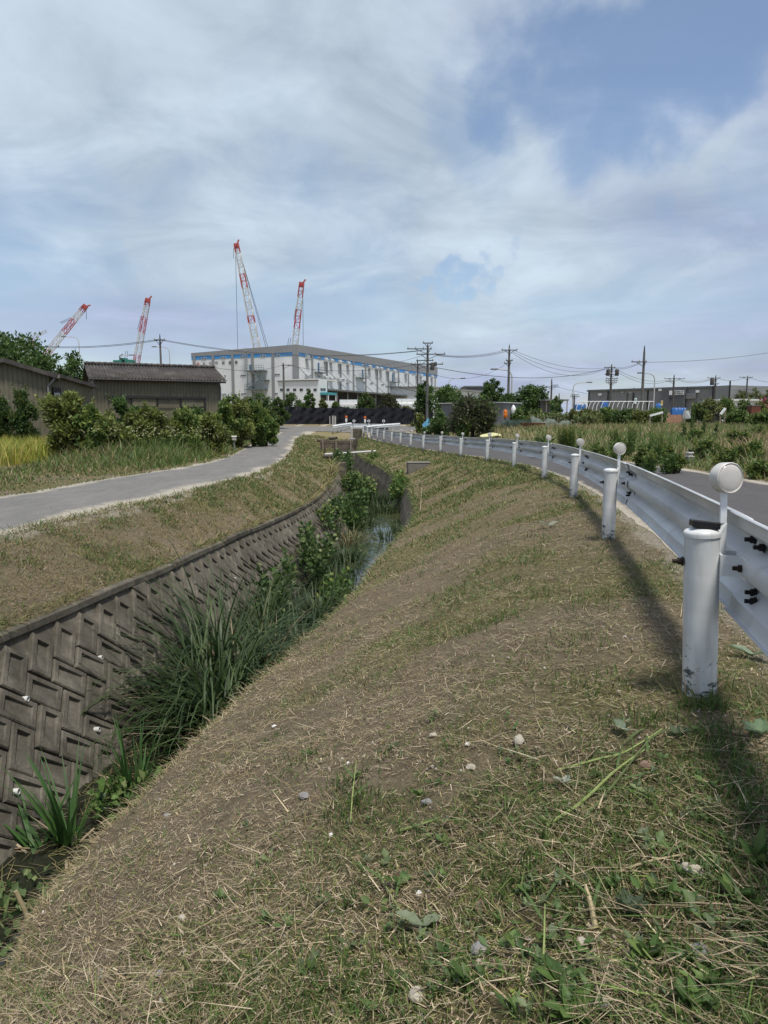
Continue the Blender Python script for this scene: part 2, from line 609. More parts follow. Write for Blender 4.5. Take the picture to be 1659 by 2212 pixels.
def relief(X, Y):
    d = np.hypot(X, Y)
    h = (fbm(X * 1.1, Y * 1.1, 3, 5) - 0.5) * 0.09 + (fbm(X * 7, Y * 7, 3, 9) - 0.5) * 0.035 * np.clip(1.3 - d / 14, 0.15, 1)
    # smooth on the roads
    Yc = np.clip(Y, YG[0], YG[-1])
    for a, b in ((LF, LN), (RN, RF)):
        e0 = np.interp(Yc, YG, a[0])
        e1 = np.interp(Yc, YG, b[0])
        m = np.clip(np.minimum(X - e0, e1 - X) / 0.3 + 1, 0, 1)
        h = h * (1 - m * 0.95)
    m = np.clip((Y - 62) / 4, 0, 1) * np.clip((90 - Y) / 4, 0, 1)
    h = h * (1 - 0.9 * m)
    # heap of cut weeds on the far verge
    h = h + 0.42 * np.exp(-(((X - 10.5) / 2.2) ** 2 + ((Y - 16.5) / 2.6) ** 2))
    h = h + 0.25 * np.exp(-(((X - 8.7) / 1.2) ** 2 + ((Y - 12.0) / 1.6) ** 2))
    return h


def hit(u, v, ymax=120):
    """where a ray through the picture meets the land"""
    r = ray(u, v)
    Ys = np.concatenate([np.arange(0.4, 12, 0.02), np.arange(12, ymax, 0.1)])
    k = Ys / r.y
    X = r.x * k
    Z = EYE + r.z * k
    g = ground(X, Ys)
    w = np.nonzero(Z <= g)[0]
    i = w[0] if len(w) else len(Ys) - 1
    return Vector((X[i], Ys[i], g[i]))


def G(x, y):
    return float(ground(np.array([x]), np.array([y]))[0])


def gp(x, y):
    return Vector((x, y, G(x, y)))


def build_ground():
    rows = np.concatenate([np.arange(-10, -1, 0.5), np.arange(-1, 9, 0.06), np.arange(9, 22, 0.14), np.arange(22, 66, 0.4), np.arange(66, 90, 1.0), np.array([90, 110, 140, 180, 240, 320, 450, 700, 1200, 3000.])])
    nr = len(rows)
    Yc = np.clip(rows, YG[0], YG[-1])
    cols = []
    for i in range(len(FT) - 1):
        x0 = np.interp(Yc, YG, FT[i][0])
        x1 = np.interp(Yc, YG, FT[i + 1][0])
        d0 = np.interp(Yc, YG, FT[i][1])
        d1 = np.interp(Yc, YG, FT[i + 1][1])
        n = FT[i][2]
        for k in range(n):
            t = k / n
            cols.append((x0 + (x1 - x0) * t, d0 + (d1 - d0) * t))
    cols.append((np.interp(Yc, YG, FT[-1][0]), np.interp(Yc, YG, FT[-1][1])))
    X = np.stack([c[0] for c in cols], 1)
    D = np.stack([c[1] for c in cols], 1)
    Y = np.repeat(rows[:, None], X.shape[1], 1)
    Z = EYE - D + relief(X, Y)
    V = np.stack([X, Y, Z], 2).reshape(-1, 3)
    nc = X.shape[1]
    idx = np.arange(nr * nc).reshape(nr, nc)
    F = np.stack([idx[:-1, :-1], idx[:-1, 1:], idx[1:, 1:], idx[1:, :-1]], 2).reshape(-1, 4)
    # surface kinds: R green turf, G pale sand at the road edges, B dark wet soil in the ditch
    Yr = np.clip(Y, YG[0], YG[-1])
    def ev(a): return np.interp(Yr.ravel(), YG, a).reshape(Y.shape)
    wob = fbm(X * 1.3 + 3, Y * 1.3, 4, 31)
    sand = np.zeros_like(X)
    e = ev(LN[0])
    sand = np.maximum(sand, np.clip(1 - np.abs(X - e - 0.02) / (0.02 + 0.42 * wob), 0, 1))
    e = ev(LF[0])
    sand = np.maximum(sand, np.clip(1 - np.abs(X - e) / (0.02 + 0.25 * wob), 0, 1))
    e = ev(RN[0])
    sand = np.maximum(sand, 0.8 * np.clip(1 - np.abs(X - e + 0.03) / (0.03 + 0.25 * wob), 0, 1))
    e = ev(RF[0])
    sand = np.maximum(sand, 0.7 * np.clip(1 - np.abs(X - e) / (0.05 + 0.25 * wob), 0, 1))
    green = greenness(X, Y)
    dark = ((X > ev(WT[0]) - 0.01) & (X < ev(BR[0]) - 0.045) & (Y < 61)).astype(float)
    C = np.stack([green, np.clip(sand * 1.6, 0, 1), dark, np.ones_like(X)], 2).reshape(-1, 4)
    me = np_mesh('ground', V, F, C, smooth=True)
    m, N, L, b = new_mat('ground_soil')
    b.inputs['Roughness'].default_value = 0.95
    b.inputs['Specular IOR Level'].default_value = 0.15
    tc = N.new('ShaderNodeTexCoord')
    a = N.new('ShaderNodeAttribute')
    a.attribute_name = 'Col'
    sp = N.new('ShaderNodeSeparateColor')
    L.new(a.outputs['Color'], sp.inputs[0])

    def noise(scale, detail=6, rough=0.6):
        n = N.new('ShaderNodeTexNoise')
        n.inputs['Scale'].default_value = scale
        n.inputs['Detail'].default_value = detail
        n.inputs['Roughness'].default_value = rough
        L.new(tc.outputs['Object'], n.inputs['Vector'])
        return n

    def ramp(src, p0, c0, p1, c1):
        r = N.new('ShaderNodeValToRGB')
        r.color_ramp.elements[0].position = p0
        r.color_ramp.elements[1].position = p1
        r.color_ramp.elements[0].color = tuple(c0) + (1,)
        r.color_ramp.elements[1].color = tuple(c1) + (1,)
        L.new(src, r.inputs[0])
        return r.outputs[0]

    def mix(fac, c1, c2):
        n = N.new('ShaderNodeMixRGB')
        L.new(fac, n.inputs[0])
        for i, c in ((1, c1), (2, c2)):
            if isinstance(c, tuple):
                n.inputs[i].default_value = c + (1,)
            else:
                L.new(c, n.inputs[i])
        return n.outputs[0]

    soil = ramp(noise(38, 8, 0.75).outputs['Fac'], 0.32, (0.095, 0.075, 0.050), 0.70, (0.40, 0.325, 0.228))
    soil2 = ramp(noise(4.0, 6).outputs['Fac'], 0.35, (0.17, 0.135, 0.095), 0.7, (0.33, 0.27, 0.188))
    soilm = N.new('ShaderNodeMixRGB')
    soilm.inputs[0].default_value = 0.4
    L.new(soil, soilm.inputs[1])
    L.new(soil2, soilm.inputs[2])
    grs = ramp(noise(30, 7, 0.7).outputs['Fac'], 0.35, (0.085, 0.095, 0.034), 0.68, (0.29, 0.245, 0.11))
    sandc = ramp(noise(60, 6, 0.7).outputs['Fac'], 0.3, (0.32, 0.285, 0.225), 0.7, (0.55, 0.50, 0.41))
    c = mix(sp.outputs[0], soilm.outputs[0], grs)
    # ragged edge of the sand
    sn = N.new('ShaderNodeMath')
    sn.operation = 'ADD'
    L.new(sp.outputs[1], sn.inputs[0])
    nn = noise(14, 6, 0.7)
    sub = N.new('ShaderNodeMath')
    sub.operation = 'SUBTRACT'
    L.new(nn.outputs['Fac'], sub.inputs[0])
    sub.inputs[1].default_value = 0.5
    L.new(sub.outputs[0], sn.inputs[1])
    sm = N.new('ShaderNodeMapRange')
    sm.inputs['From Min'].default_value = 0.3
    sm.inputs['From Max'].default_value = 0.7
    L.new(sn.outputs[0], sm.inputs['Value'])
    c = mix(sm.outputs[0], c, sandc)
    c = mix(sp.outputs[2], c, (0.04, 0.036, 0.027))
    # matted cut straw: stretched noises laid three ways over each other
    fib = None
    for k in range(4):
        mp = N.new('ShaderNodeMapping')
        mp.inputs['Rotation'].default_value = (0, 0, 0.4 + 0.79 * k)
        mp.inputs['Scale'].default_value = (1.0, 9.0, 3.0)
        mp.inputs['Location'].default_value = (k * 3.7, k * 1.9, 0)
        wv = N.new('ShaderNodeVectorMath')
        wv.operation = 'MULTIPLY_ADD'
        nw = noise(5, 3)
        L.new(nw.outputs['Color'], wv.inputs[0])
        wv.inputs[1].default_value = (0.10, 0.10, 0.0)
        L.new(tc.outputs['Object'], wv.inputs[2])
        L.new(wv.outputs[0], mp.inputs['Vector'])
        n = N.new('ShaderNodeTexNoise')
        n.inputs['Scale'].default_value = 26
        n.inputs['Detail'].default_value = 3
        L.new(mp.outputs[0], n.inputs['Vector'])
        r_ = N.new('ShaderNodeMapRange')
        r_.inputs['From Min'].default_value = 0.56
        r_.inputs['From Max'].default_value = 0.68
        L.new(n.outputs['Fac'], r_.inputs['Value'])
        if fib is None:
            fib = r_.outputs[0]
        else:
            mm = N.new('ShaderNodeMath')
            mm.operation = 'MAXIMUM'
            L.new(fib, mm.inputs[0])
            L.new(r_.outputs[0], mm.inputs[1])
            fib = mm.outputs[0]
    keepf = N.new('ShaderNodeMath')
    keepf.operation = 'MULTIPLY'
    L.new(fib, keepf.inputs[0])
    patch = N.new('ShaderNodeMapRange')
    patch.inputs['From Min'].default_value = 0.35
    patch.inputs['From Max'].default_value = 0.55
    patch.inputs['To Min'].default_value = 0.15
    patch.inputs['To Max'].default_value = 0.75
    L.new(noise(2.2, 5).outputs['Fac'], patch.inputs['Value'])
    L.new(patch.outputs[0], keepf.inputs[1])
    fibc = ramp(noise(20, 4).outputs['Fac'], 0.35, (0.25, 0.19, 0.105), 0.68, (0.46, 0.365, 0.225))
    c = mix(keepf.outputs[0], c, fibc)
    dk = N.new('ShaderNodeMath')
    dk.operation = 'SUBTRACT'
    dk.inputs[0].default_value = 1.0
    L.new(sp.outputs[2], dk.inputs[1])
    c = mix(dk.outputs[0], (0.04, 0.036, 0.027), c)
    L.new(c, b.inputs['Base Color'])
    bp = N.new('ShaderNodeBump')
    bp.inputs['Strength'].default_value = 1.0
    bp.inputs['Distance'].default_value = 0.03
    hh = N.new('ShaderNodeMath')
    hh.operation = 'MULTIPLY_ADD'
    L.new(fib, hh.inputs[0])
    hh.inputs[1].default_value = 0.25
    L.new(noise(55, 8, 0.75).outputs['Fac'], hh.inputs[2])
    L.new(hh.outputs[0], bp.inputs['Height'])
    L.new(bp.outputs[0], b.inputs['Normal'])
    o = link_mesh('ground', me, 'ground_soil')
    o['kind'] = 'structure'


def greenness(X, Y):
    """0 bare / dry .. 1 green turf: patchy over the land"""
    n = fbm(X * 0.9 + 5, Y * 0.9 + 2, 4, 77)
    g = np.clip((n - 0.47) * 4.0 + 0.28, 0, 1)
    Yc = np.clip(Y, YG[0], YG[-1])
    p = np.interp(Yc, YG, PL[0])
    wt = np.interp(Yc, YG, WT[0])
    br = np.interp(Yc, YG, BR[0])
    ln = np.interp(Yc, YG, LN[0])
    # right bank: greener with distance and towards the posts
    tpost = np.clip((X - br) / np.maximum(p - br, 0.1), 0, 1)
    right = X > (br + wt) / 2
    far = np.clip((Y - 5) / 10, 0, 1)
    g = np.where(right, np.clip(g * 0.85 + 0.35 * tpost + 0.40 * far - 0.20, 0.03, 1), g)
    # left bank: green strip along the road, bare and dry towards the wall
    tl = np.clip((X - ln) / np.maximum(wt - ln, 0.1), 0, 1)
    g = np.where((~right) & (X > ln), np.clip(g * 0.6 + 0.5 * (1 - tl) * (0.5 + far * 0.4) + 0.15 * far, 0.03, 1), g)
    return g


build_ground()

# ------------------------------------------------------------------ roads and water
def asphalt(name, base, patch, speck):
    m, N, L, b = new_mat(name)
    b.inputs['Roughness'].default_value = 0.85
    b.inputs['Specular IOR Level'].default_value = 0.15
    tc = N.new('ShaderNodeTexCoord')

    def noise(scale, detail=6, rough=0.6, st=None):
        n = N.new('ShaderNodeTexNoise')
        n.inputs['Scale'].default_value = scale
        n.inputs['Detail'].default_value = detail
        n.inputs['Roughness'].default_value = rough
        if st:
            mp = N.new('ShaderNodeMapping')
            mp.inputs['Scale'].default_value = st
            L.new(tc.outputs['Object'], mp.inputs['Vector'])
            L.new(mp.outputs[0], n.inputs['Vector'])
        else:
            L.new(tc.outputs['Object'], n.inputs['Vector'])
        return n.outputs['Fac']

    def ramp(src, p0, c0, p1, c1):
        r = N.new('ShaderNodeValToRGB')
        r.color_ramp.elements[0].position, r.color_ramp.elements[1].position = p0, p1
        r.color_ramp.elements[0].color = tuple(c0) + (1,)
        r.color_ramp.elements[1].color = tuple(c1) + (1,)
        L.new(src, r.inputs[0])
        return r.outputs[0]

    def mixc(f, a, b_):
        n = N.new('ShaderNodeMixRGB')
        if isinstance(f, float):
            n.inputs[0].default_value = f
        else:
            L.new(f, n.inputs[0])
        L.new(a, n.inputs[1])
        L.new(b_, n.inputs[2])
        return n.outputs[0]
    dk = tuple(x * 0.72 for x in base)
    lt = tuple(x * 1.25 for x in base)
    c1 = ramp(noise(42, 6, 0.85), 0.34, tuple(x * 0.55 for x in base), 0.68, tuple(x * 1.55 for x in base))
    c2 = ramp(noise(1.6, 10, 0.78, (1.5, 0.35, 1)), 0.40, base, 0.66, patch)
    c = mixc(0.5, c1, c2)
    sp = ramp(noise(160, 2, 0.5), 0.66, (0, 0, 0), 0.72, (1, 1, 1))
    r = N.new('ShaderNodeRGB')
    r.outputs[0].default_value = tuple(speck) + (1,)
    c = mixc(sp, c, r.outputs[0])
    v = N.new('ShaderNodeTexVoronoi')
    v.feature = 'DISTANCE_TO_EDGE'
    v.inputs['Scale'].default_value = 0.55
    n = N.new('ShaderNodeTexNoise')
    n.inputs['Scale'].default_value = 2.5
    n.inputs['Detail'].default_value = 6
    L.new(tc.outputs['Object'], n.inputs['Vector'])
    wm = N.new('ShaderNodeVectorMath')
    wm.operation = 'MULTIPLY_ADD'
    L.new(n.outputs['Color'], wm.inputs[0])
    wm.inputs[1].default_value = (0.9, 0.9, 0.9)
    L.new(tc.outputs['Object'], wm.inputs[2])
    L.new(wm.outputs[0], v.inputs['Vector'])
    crack = ramp(v.outputs['Distance'], 0.0, (1, 1, 1), 0.006, (0, 0, 0))
    r2 = N.new('ShaderNodeRGB')
    r2.outputs[0].default_value = tuple(x * 0.45 for x in base) + (1,)
    fm = N.new('ShaderNodeMath')
    fm.operation = 'MULTIPLY'
    L.new(crack, fm.inputs[0])
    fm.inputs[1].default_value = 0.55
    c = mixc(fm.outputs[0], c, r2.outputs[0])
    at_ = N.new('ShaderNodeAttribute')
    at_.attribute_name = 'Col'
    sc = N.new('ShaderNodeSeparateColor')
    L.new(at_.outputs['Color'], sc.inputs[0])
    sd = N.new('ShaderNodeMath')
    sd.operation = 'MULTIPLY_ADD'
    L.new(noise(9, 7, 0.7), sd.inputs[0])
    sd.inputs[1].default_value = 1.1
    L.new(sc.outputs[0], sd.inputs[2])
    sr = N.new('ShaderNodeMapRange')
    sr.inputs['From Min'].default_value = 0.70
    sr.inputs['From Max'].default_value = 1.05
    sr.inputs['To Max'].default_value = 0.9
    L.new(sd.outputs[0], sr.inputs['Value'])
    c = mixc(sr.outputs[0], c, ramp(noise(50, 5, 0.7), 0.3, (0.30, 0.27, 0.215), 0.7, (0.46, 0.42, 0.345)))
    L.new(c, b.inputs['Base Color'])
    bp = N.new('ShaderNodeBump')
    bp.inputs['Strength'].default_value = 0.5
    bp.inputs['Distance'].default_value = 0.006
    L.new(noise(120, 3, 0.7), bp.inputs['Height'])
    L.new(bp.outputs[0], b.inputs['Normal'])


asphalt('asphalt_old', (0.142, 0.139, 0.132), (0.25, 0.24, 0.215), (0.34, 0.325, 0.29))
asphalt('asphalt_dark', (0.082, 0.079, 0.080), (0.112, 0.107, 0.104), (0.20, 0.195, 0.19))


def road(name, A, B, y0, y1, mat, lift=0.004, rag=0.08, seed=3, step=0.12, sandy=1.0):
    ys = np.arange(y0, y1, step)
    xa = np.interp(ys, YG, A[0]) + (fbm(ys * 1.7, ys * 0 + seed, 4, seed) - 0.5) * 2 * rag
    xb = np.interp(ys, YG, B[0]) + (fbm(ys * 1.7, ys * 0 + seed + 9, 4, seed + 5) - 0.5) * 2 * rag
    n = 25
    T = np.linspace(0, 1, n)
    X = xa[:, None] + (xb - xa)[:, None] * T
    Y = np.repeat(ys[:, None], n, 1)
    Z = ground(X, Y) + lift + 0.02 * (1 - (2 * T - 1) ** 4)
    V = np.stack([X, Y, Z], 2).reshape(-1, 3)
    idx = np.arange(len(ys) * n).reshape(len(ys), n)
    F = np.stack([idx[:-1, :-1], idx[:-1, 1:], idx[1:, 1:], idx[1:, :-1]], 2).reshape(-1, 4)
    Cc = np.zeros((len(ys), n, 3))
    wob = fbm(ys * 0.55, ys * 0 + seed, 4, seed + 40)
    wob2 = fbm(ys * 0.55, ys * 0 + seed + 5, 4, seed + 50)
    Cc[:, :, 0] = np.clip(1 - (1 - T)[None, :] / (0.03 + 0.55 * sandy * wob ** 1.5)[:, None], 0, 1) + 0.7 * np.clip(1 - T[None, :] / (0.03 + 0.3 * sandy * wob2 ** 1.5)[:, None], 0, 1)
    Cc[:, :, 1] = np.exp(-((T - 0.5) / 0.12) ** 2)[None, :] * 0.7
    o = link_mesh(name, np_mesh(name, V, F, Cc.reshape(-1, 3), smooth=True), mat)
    o['kind'] = 'structure'
    return o


road('farm_road', LF, LN, -9, 66.5, 'asphalt_old', seed=3)
road('road', RN, RF, -9, 66.5, 'asphalt_dark', rag=0.05, seed=8, sandy=0.35)


def cross_road():
    xs = np.arange(-16, 14, 0.5)
    ys = np.linspace(65.6, 75, 14)
    X, Y = np.meshgrid(xs, ys)
    Z = ground(X, Y) + 0.03
    V = np.stack([X, Y, Z], 2).reshape(-1, 3)
    r, c = X.shape
    idx = np.arange(r * c).reshape(r, c)
    F = np.stack([idx[:-1, :-1], idx[:-1, 1:], idx[1:, 1:], idx[1:, :-1]], 2).reshape(-1, 4)
    o = link_mesh('cross_road', np_mesh('cross_road', V, F, smooth=True), 'asphalt_old')
    o['kind'] = 'structure'


cross_road()


def water():
    m, N, L, b = new_mat('ditch_water')
    b.inputs['Base Color'].default_value = (0.018, 0.02, 0.013, 1)
    b.inputs['Roughness'].default_value = 0.04
    b.inputs['IOR'].default_value = 1.33
    b.inputs['Specular IOR Level'].default_value = 0.9
    tc = N.new('ShaderNodeTexCoord')
    n = N.new('ShaderNodeTexNoise')
    n.inputs['Scale'].default_value = 7
    n.inputs['Detail'].default_value = 3
    L.new(tc.outputs['Object'], n.inputs['Vector'])
    bp = N.new('ShaderNodeBump')
    bp.inputs['Strength'].default_value = 0.12
    bp.inputs['Distance'].default_value = 0.02
    L.new(n.outputs['Fac'], bp.inputs['Height'])
    L.new(bp.outputs[0], b.inputs['Normal'])
    ys = np.arange(-8, 60.5, 0.3)
    xa = np.interp(ys, YG, WBX) - 0.06
    xb = np.interp(ys, YG, BR[0]) - 0.04
    xa = np.minimum(xa, xb - 0.3)
    z = EYE - np.interp(ys, YG, WBD) + 0.03
    V = np.concatenate([np.stack([xa, ys, z], 1), np.stack([xb, ys, z], 1)])
    k = len(ys)
    i = np.arange(k - 1)
    F = np.stack([i, i + k, i + k + 1, i + 1], 1)
    o = link_mesh('water', np_mesh('water', V, F), 'ditch_water')
    o['kind'] = 'structure'


water()


def wz(y):
    return EYE - float(np.interp(y, YG, WBD)) + 0.03


# ------------------------------------------------------------------ block retaining wall of the ditch
def wall_material():
    m, N, L, b = new_mat('block_concrete')
    b.inputs['Roughness'].default_value = 0.92
    b.inputs['Specular IOR Level'].default_value = 0.2
    tc = N.new('ShaderNodeTexCoord')

    def noise(scale, detail=6, st=None, rough=0.6):
        n = N.new('ShaderNodeTexNoise')
        n.inputs['Scale'].default_value = scale
        n.inputs['Detail'].default_value = detail
        n.inputs['Roughness'].default_value = rough
        mp = N.new('ShaderNodeMapping')
        mp.inputs['Scale'].default_value = st or (1, 1, 1)
        L.new(tc.outputs['Object'], mp.inputs['Vector'])
        L.new(mp.outputs[0], n.inputs['Vector'])
        return n.outputs['Fac']
    r = N.new('ShaderNodeValToRGB')
    r.color_ramp.elements[0].position, r.color_ramp.elements[1].position = 0.28, 0.72
    r.color_ramp.elements[0].color = (0.060, 0.052, 0.039, 1)
    r.color_ramp.elements[1].color = (0.205, 0.184, 0.148, 1)
    e = r.color_ramp.elements.new(0.5)
    e.color = (0.112, 0.100, 0.080, 1)
    L.new(noise(3.2, 9, rough=0.68), r.inputs[0])
    r2 = N.new('ShaderNodeValToRGB')
    r2.color_ramp.elements[0].position, r2.color_ramp.elements[1].position = 0.5, 0.72
    r2.color_ramp.elements[0].color = (0, 0, 0, 1)
    r2.color_ramp.elements[1].color = (0.7, 0.7, 0.7, 1)
    L.new(noise(5, 7, (1, 1.2, 0.25)), r2.inputs[0])
    mx = N.new('ShaderNodeMixRGB')
    L.new(r2.outputs[0], mx.inputs[0])
    L.new(r.outputs[0], mx.inputs[1])
    mx.inputs[2].default_value = (0.028, 0.028, 0.020, 1)
    r3 = N.new('ShaderNodeValToRGB')
    r3.color_ramp.elements[0].position, r3.color_ramp.elements[1].position = 0.70, 0.76
    r3.color_ramp.elements[0].color = (0, 0, 0, 1)
    r3.color_ramp.elements[1].color = (0.8, 0.8, 0.8, 1)
    L.new(noise(26, 4), r3.inputs[0])
    mx2 = N.new('ShaderNodeMixRGB')
    L.new(r3.outputs[0], mx2.inputs[0])
    L.new(mx.outputs[0], mx2.inputs[1])
    mx2.inputs[2].default_value = (0.20, 0.19, 0.16, 1)
    L.new(mx2.outputs[0], b.inputs['Base Color'])
    bp = N.new('ShaderNodeBump')
    bp.inputs['Strength'].default_value = 0.55
    bp.inputs['Distance'].default_value = 0.012
    L.new(noise(45, 6), bp.inputs['Height'])
    L.new(bp.outputs[0], b.inputs['Normal'])


wall_material()


def wall_pt(s, t, n):
    """s: along the wall (y), t: 0 top .. slope length in metres down, n: out of the wall"""
    x0 = float(np.interp(s, YG, WT[0]))
    z0 = EYE - float(np.interp(s, YG, WT[1]))
    x1 = float(np.interp(s, YG, WBX))
    z1 = EYE - float(np.interp(s, YG, WBD))
    d = Vector((x1 - x0, 0, z1 - z0))
    ln = d.length
    d /= ln
    nx = Vector((-d.z, 0, d.x))
    return Vector((x0, s, z0)) + d * t + nx * n


def wall_len(s):
    x0 = float(np.interp(s, YG, WT[0]))
    x1 = float(np.interp(s, YG, WBX))
    return math.hypot(x1 - x0, float(np.interp(s, YG, WBD) - np.interp(s, YG, WT[1])))


def clip_poly(P, axis, val, keep_greater):
    out = []
    for i in range(len(P)):
        a, b = P[i], P[(i + 1) % len(P)]
        ia = (a[axis] >= val) == keep_greater
        ib = (b[axis] >= val) == keep_greater
        if ia:
            out.append(a)
        if ia != ib:
            k = (val - a[axis]) / (b[axis] - a[axis])
            out.append((a[0] + (b[0] - a[0]) * k, a[1] + (b[1] - a[1]) * k))
    return out


def inset_poly(P, d):
    n = len(P)
    area = sum(P[i][0] * P[(i + 1) % n][1] - P[(i + 1) % n][0] * P[i][1] for i in range(n)) / 2
    if area < 0:
        P = P[::-1]
    res = []
    for i in range(n):
        a, b, c = Vector(P[i - 1]), Vector(P[i]), Vector(P[(i + 1) % n])
        e1, e2 = (b - a), (c - b)
        if e1.length < 1e-5 or e2.length < 1e-5:
            return None
        e1.normalize()
        e2.normalize()
        n1, n2 = Vector((-e1.y, e1.x)), Vector((-e2.y, e2.x))
        k = 1 + n1.dot(n2)
        if k < 0.15:
            return None
        q = b + (n1 + n2) / k * d
        res.append((q.x, q.y))
    ar = sum(res[i][0] * res[(i + 1) % n][1] - res[(i + 1) % n][0] * res[i][1] for i in range(n)) / 2
    for i in range(n):        # every edge must keep its direction
        e0 = Vector(P[(i + 1) % n]) - Vector(P[i])
        e1 = Vector(res[(i + 1) % n]) - Vector(res[i])
        if e0.dot(e1) <= 0.1 * e0.length * 0.05:
            return None
    return res if ar > 1e-4 else None


def clean_poly(P, eps=0.004):
    out = []
    for p in P:
        if not out or (Vector(p) - Vector(out[-1])).length > eps:
            out.append(p)
    if len(out) > 1 and (Vector(out[0]) - Vector(out[-1])).length < eps:
        out.pop()
    return out


def retaining_wall():
    root = empty('retaining_wall', wall_pt(6, 0, 0), 0, 'dark concrete ditch wall of diagonal blocks with recessed panels below the farm road', 'retaining wall')
    inv = Matrix.Translation(-root.location)
    # backing sheet behind the joints and plain stretch further on
    ys = np.arange(-8, 60.4, 0.3)
    vs, fs = [], []
    for y in ys:
        T = wall_len(y) + 0.25
        nn = -0.035 if y < 26 else 0.0
        vs += [inv @ wall_pt(y, 0.0, nn), inv @ wall_pt(y, T, nn)]
    fs = [(2 * i, 2 * i + 1, 2 * i + 3, 2 * i + 2) for i in range(len(ys) - 1)]
    mb = MB()
    mb.add(vs, fs)
    mb.build('backing', 'block_concrete', root)
    # coping along the top
    mb = MB()
    ys = np.arange(-8, 26, 0.25)
    sec = [(-0.07, -0.012), (0.012, -0.012), (0.022, -0.002), (0.026, 0.05), (-0.07, 0.05)]
    ring = []
    for y in ys:
        b = wall_pt(y, 0, 0)
        ring.append([inv @ (b + Vector((p[0], 0, -p[1] + 0.006 * math.sin(y * 3.1)))) for p in sec])
    V = [p for r_ in ring for p in r_]
    k = len(sec)
    F = [(i * k + j, i * k + (j + 1) % k, (i + 1) * k + (j + 1) % k, (i + 1) * k + j) for i in range(len(ys) - 1) for j in range(k)]
    mb.add(V, F)
    mb.build('coping', 'block_concrete', root)
    LA, LB = 0.222, 0.352            # herringbone of two block sizes laid at 45 degrees
    s0, s1 = 1.6, 25.0
    q = math.sqrt(0.5)
    cnt = 0
    rnd = random.Random(5)
    polys = []
    for i in range(-140, 140):
        for j in range(-140, 140):
            oa, ob_ = i * LB + j * LA, i * LB - j * LA
            for (a0, a1, b0, b1) in ((0, LA, 0, LB), (LA, LA + LB, LB - LA, LB)):
                P = []
                for (aa, bb) in ((a0, b0), (a1, b0), (a1, b1), (a0, b1)):
                    A_, B_ = aa + oa, bb + ob_ + 0.10
                    P.append((q * (A_ - B_), q * (A_ + B_)))      # (s, t)
                cs = sum(p[0] for p in P) / 4
                ct = sum(p[1] for p in P) / 4
                if not (s0 < cs < s1) or ct < -0.4 or ct > 2.2:
                    continue
                T = wall_len(cs) + 0.12
                P = clip_poly(P, 1, 0.055, True)
                if len(P) > 2:
                    P = clip_poly(P, 1, T, False)
                P = clean_poly(P)
                if len(P) < 3:
                    continue
                polys.append((cs, P))
    polys.sort(key=lambda x: x[0])
    rest = MB()
    for cs, P in polys:
        P = [(a_ + rnd.uniform(-.006, .006), b_ + rnd.uniform(-.006, .006)) for a_, b_ in P]
        P1 = inset_poly(P, 0.007)
        if not P1:
            continue
        P2 = inset_poly(P, 0.017)
        if not P2:
            continue
        lift = rnd.uniform(-0.008, 0.012)
        vs, fs = [], []
        n = len(P1)

        def ringv(Q, dep):
            return [inv @ wall_pt(s, t, dep(s, t) if callable(dep) else dep) for (s, t) in Q]
        vs += ringv(P1, -0.04)
        vs += ringv(P1, lift - 0.008)
        vs += ringv(P2, lift)
        rings = 3
        P3 = inset_poly(P, 0.05)
        P4 = inset_poly(P, 0.058)
        if P3 and P4 and max(t for s, t in P4) - min(t for s, t in P4) > 0.05:
            t0 = min(t for s, t in P4)
            t1 = max(t for s, t in P4)
            dp = rnd.uniform(0.022, 0.036)
            vs += ringv(P3, lift)
            vs += ringv(P4, lambda s, t: lift - 0.004 - dp * (1 - (t - t0) / (t1 - t0)))
            rings = 5
        for r_ in range(rings - 1):
            for j in range(n):
                fs.append((r_ * n + j, r_ * n + (j + 1) % n, (r_ + 1) * n + (j + 1) % n, (r_ + 1) * n + j))
        fs.append(tuple((rings - 1) * n + j for j in range(n)))
        if cnt < 290:
            mb = MB()
            mb.add(vs, fs)
            mb.build('block', 'block_concrete', root)
            cnt += 1
        else:
            rest.add(vs, fs)
    if rest.v:
        rest.build('far_blocks', 'block_concrete', root)['kind'] = 'stuff'
    # white plastic weep-hole pipes
    for (u, v) in ((57, 1510), (216, 1421), (509, 1250), (210, 1576), (37, 1710)):
        best = None
        r_ = ray(u, v)
        for Y in np.arange(3, 14, 0.02):
            k = Y / r_.y
            p = Vector((r_.x * k, Y, EYE + r_.z * k))
            x0 = float(np.interp(Y, YG, WT[0]))
            z0 = EYE - float(np.interp(Y, YG, WT[1]))
            x1 = float(np.interp(Y, YG, WBX))
            z1 = EYE - float(np.interp(Y, YG, WBD))
            xs = x0 + (x1 - x0) * (z0 - p.z) / (z0 - z1)
            if p.x <= xs:
                best = (Y, xs, p.z)
                break
        if best:
            c = Vector((best[1], best[0], best[2])) - root.location
            mb = MB()
            M = Matrix.Translation(c) @ Matrix.Rotation(R(88), 4, 'Y')
            mb.lathe([(0.021, -0.06), (0.021, 0.008), (0.016, 0.008), (0.016, -0.03), (0.001, -0.03)], 14, M)
            mb.build('drain_pipe', 'pipe_white', root, smooth=True)


simple('pipe_white', (0.55, 0.55, 0.52), 0.5, 0, 0.08, 30, dirt=(0.3, 0.28, 0.24), dirt_scale=20)
retaining_wall()


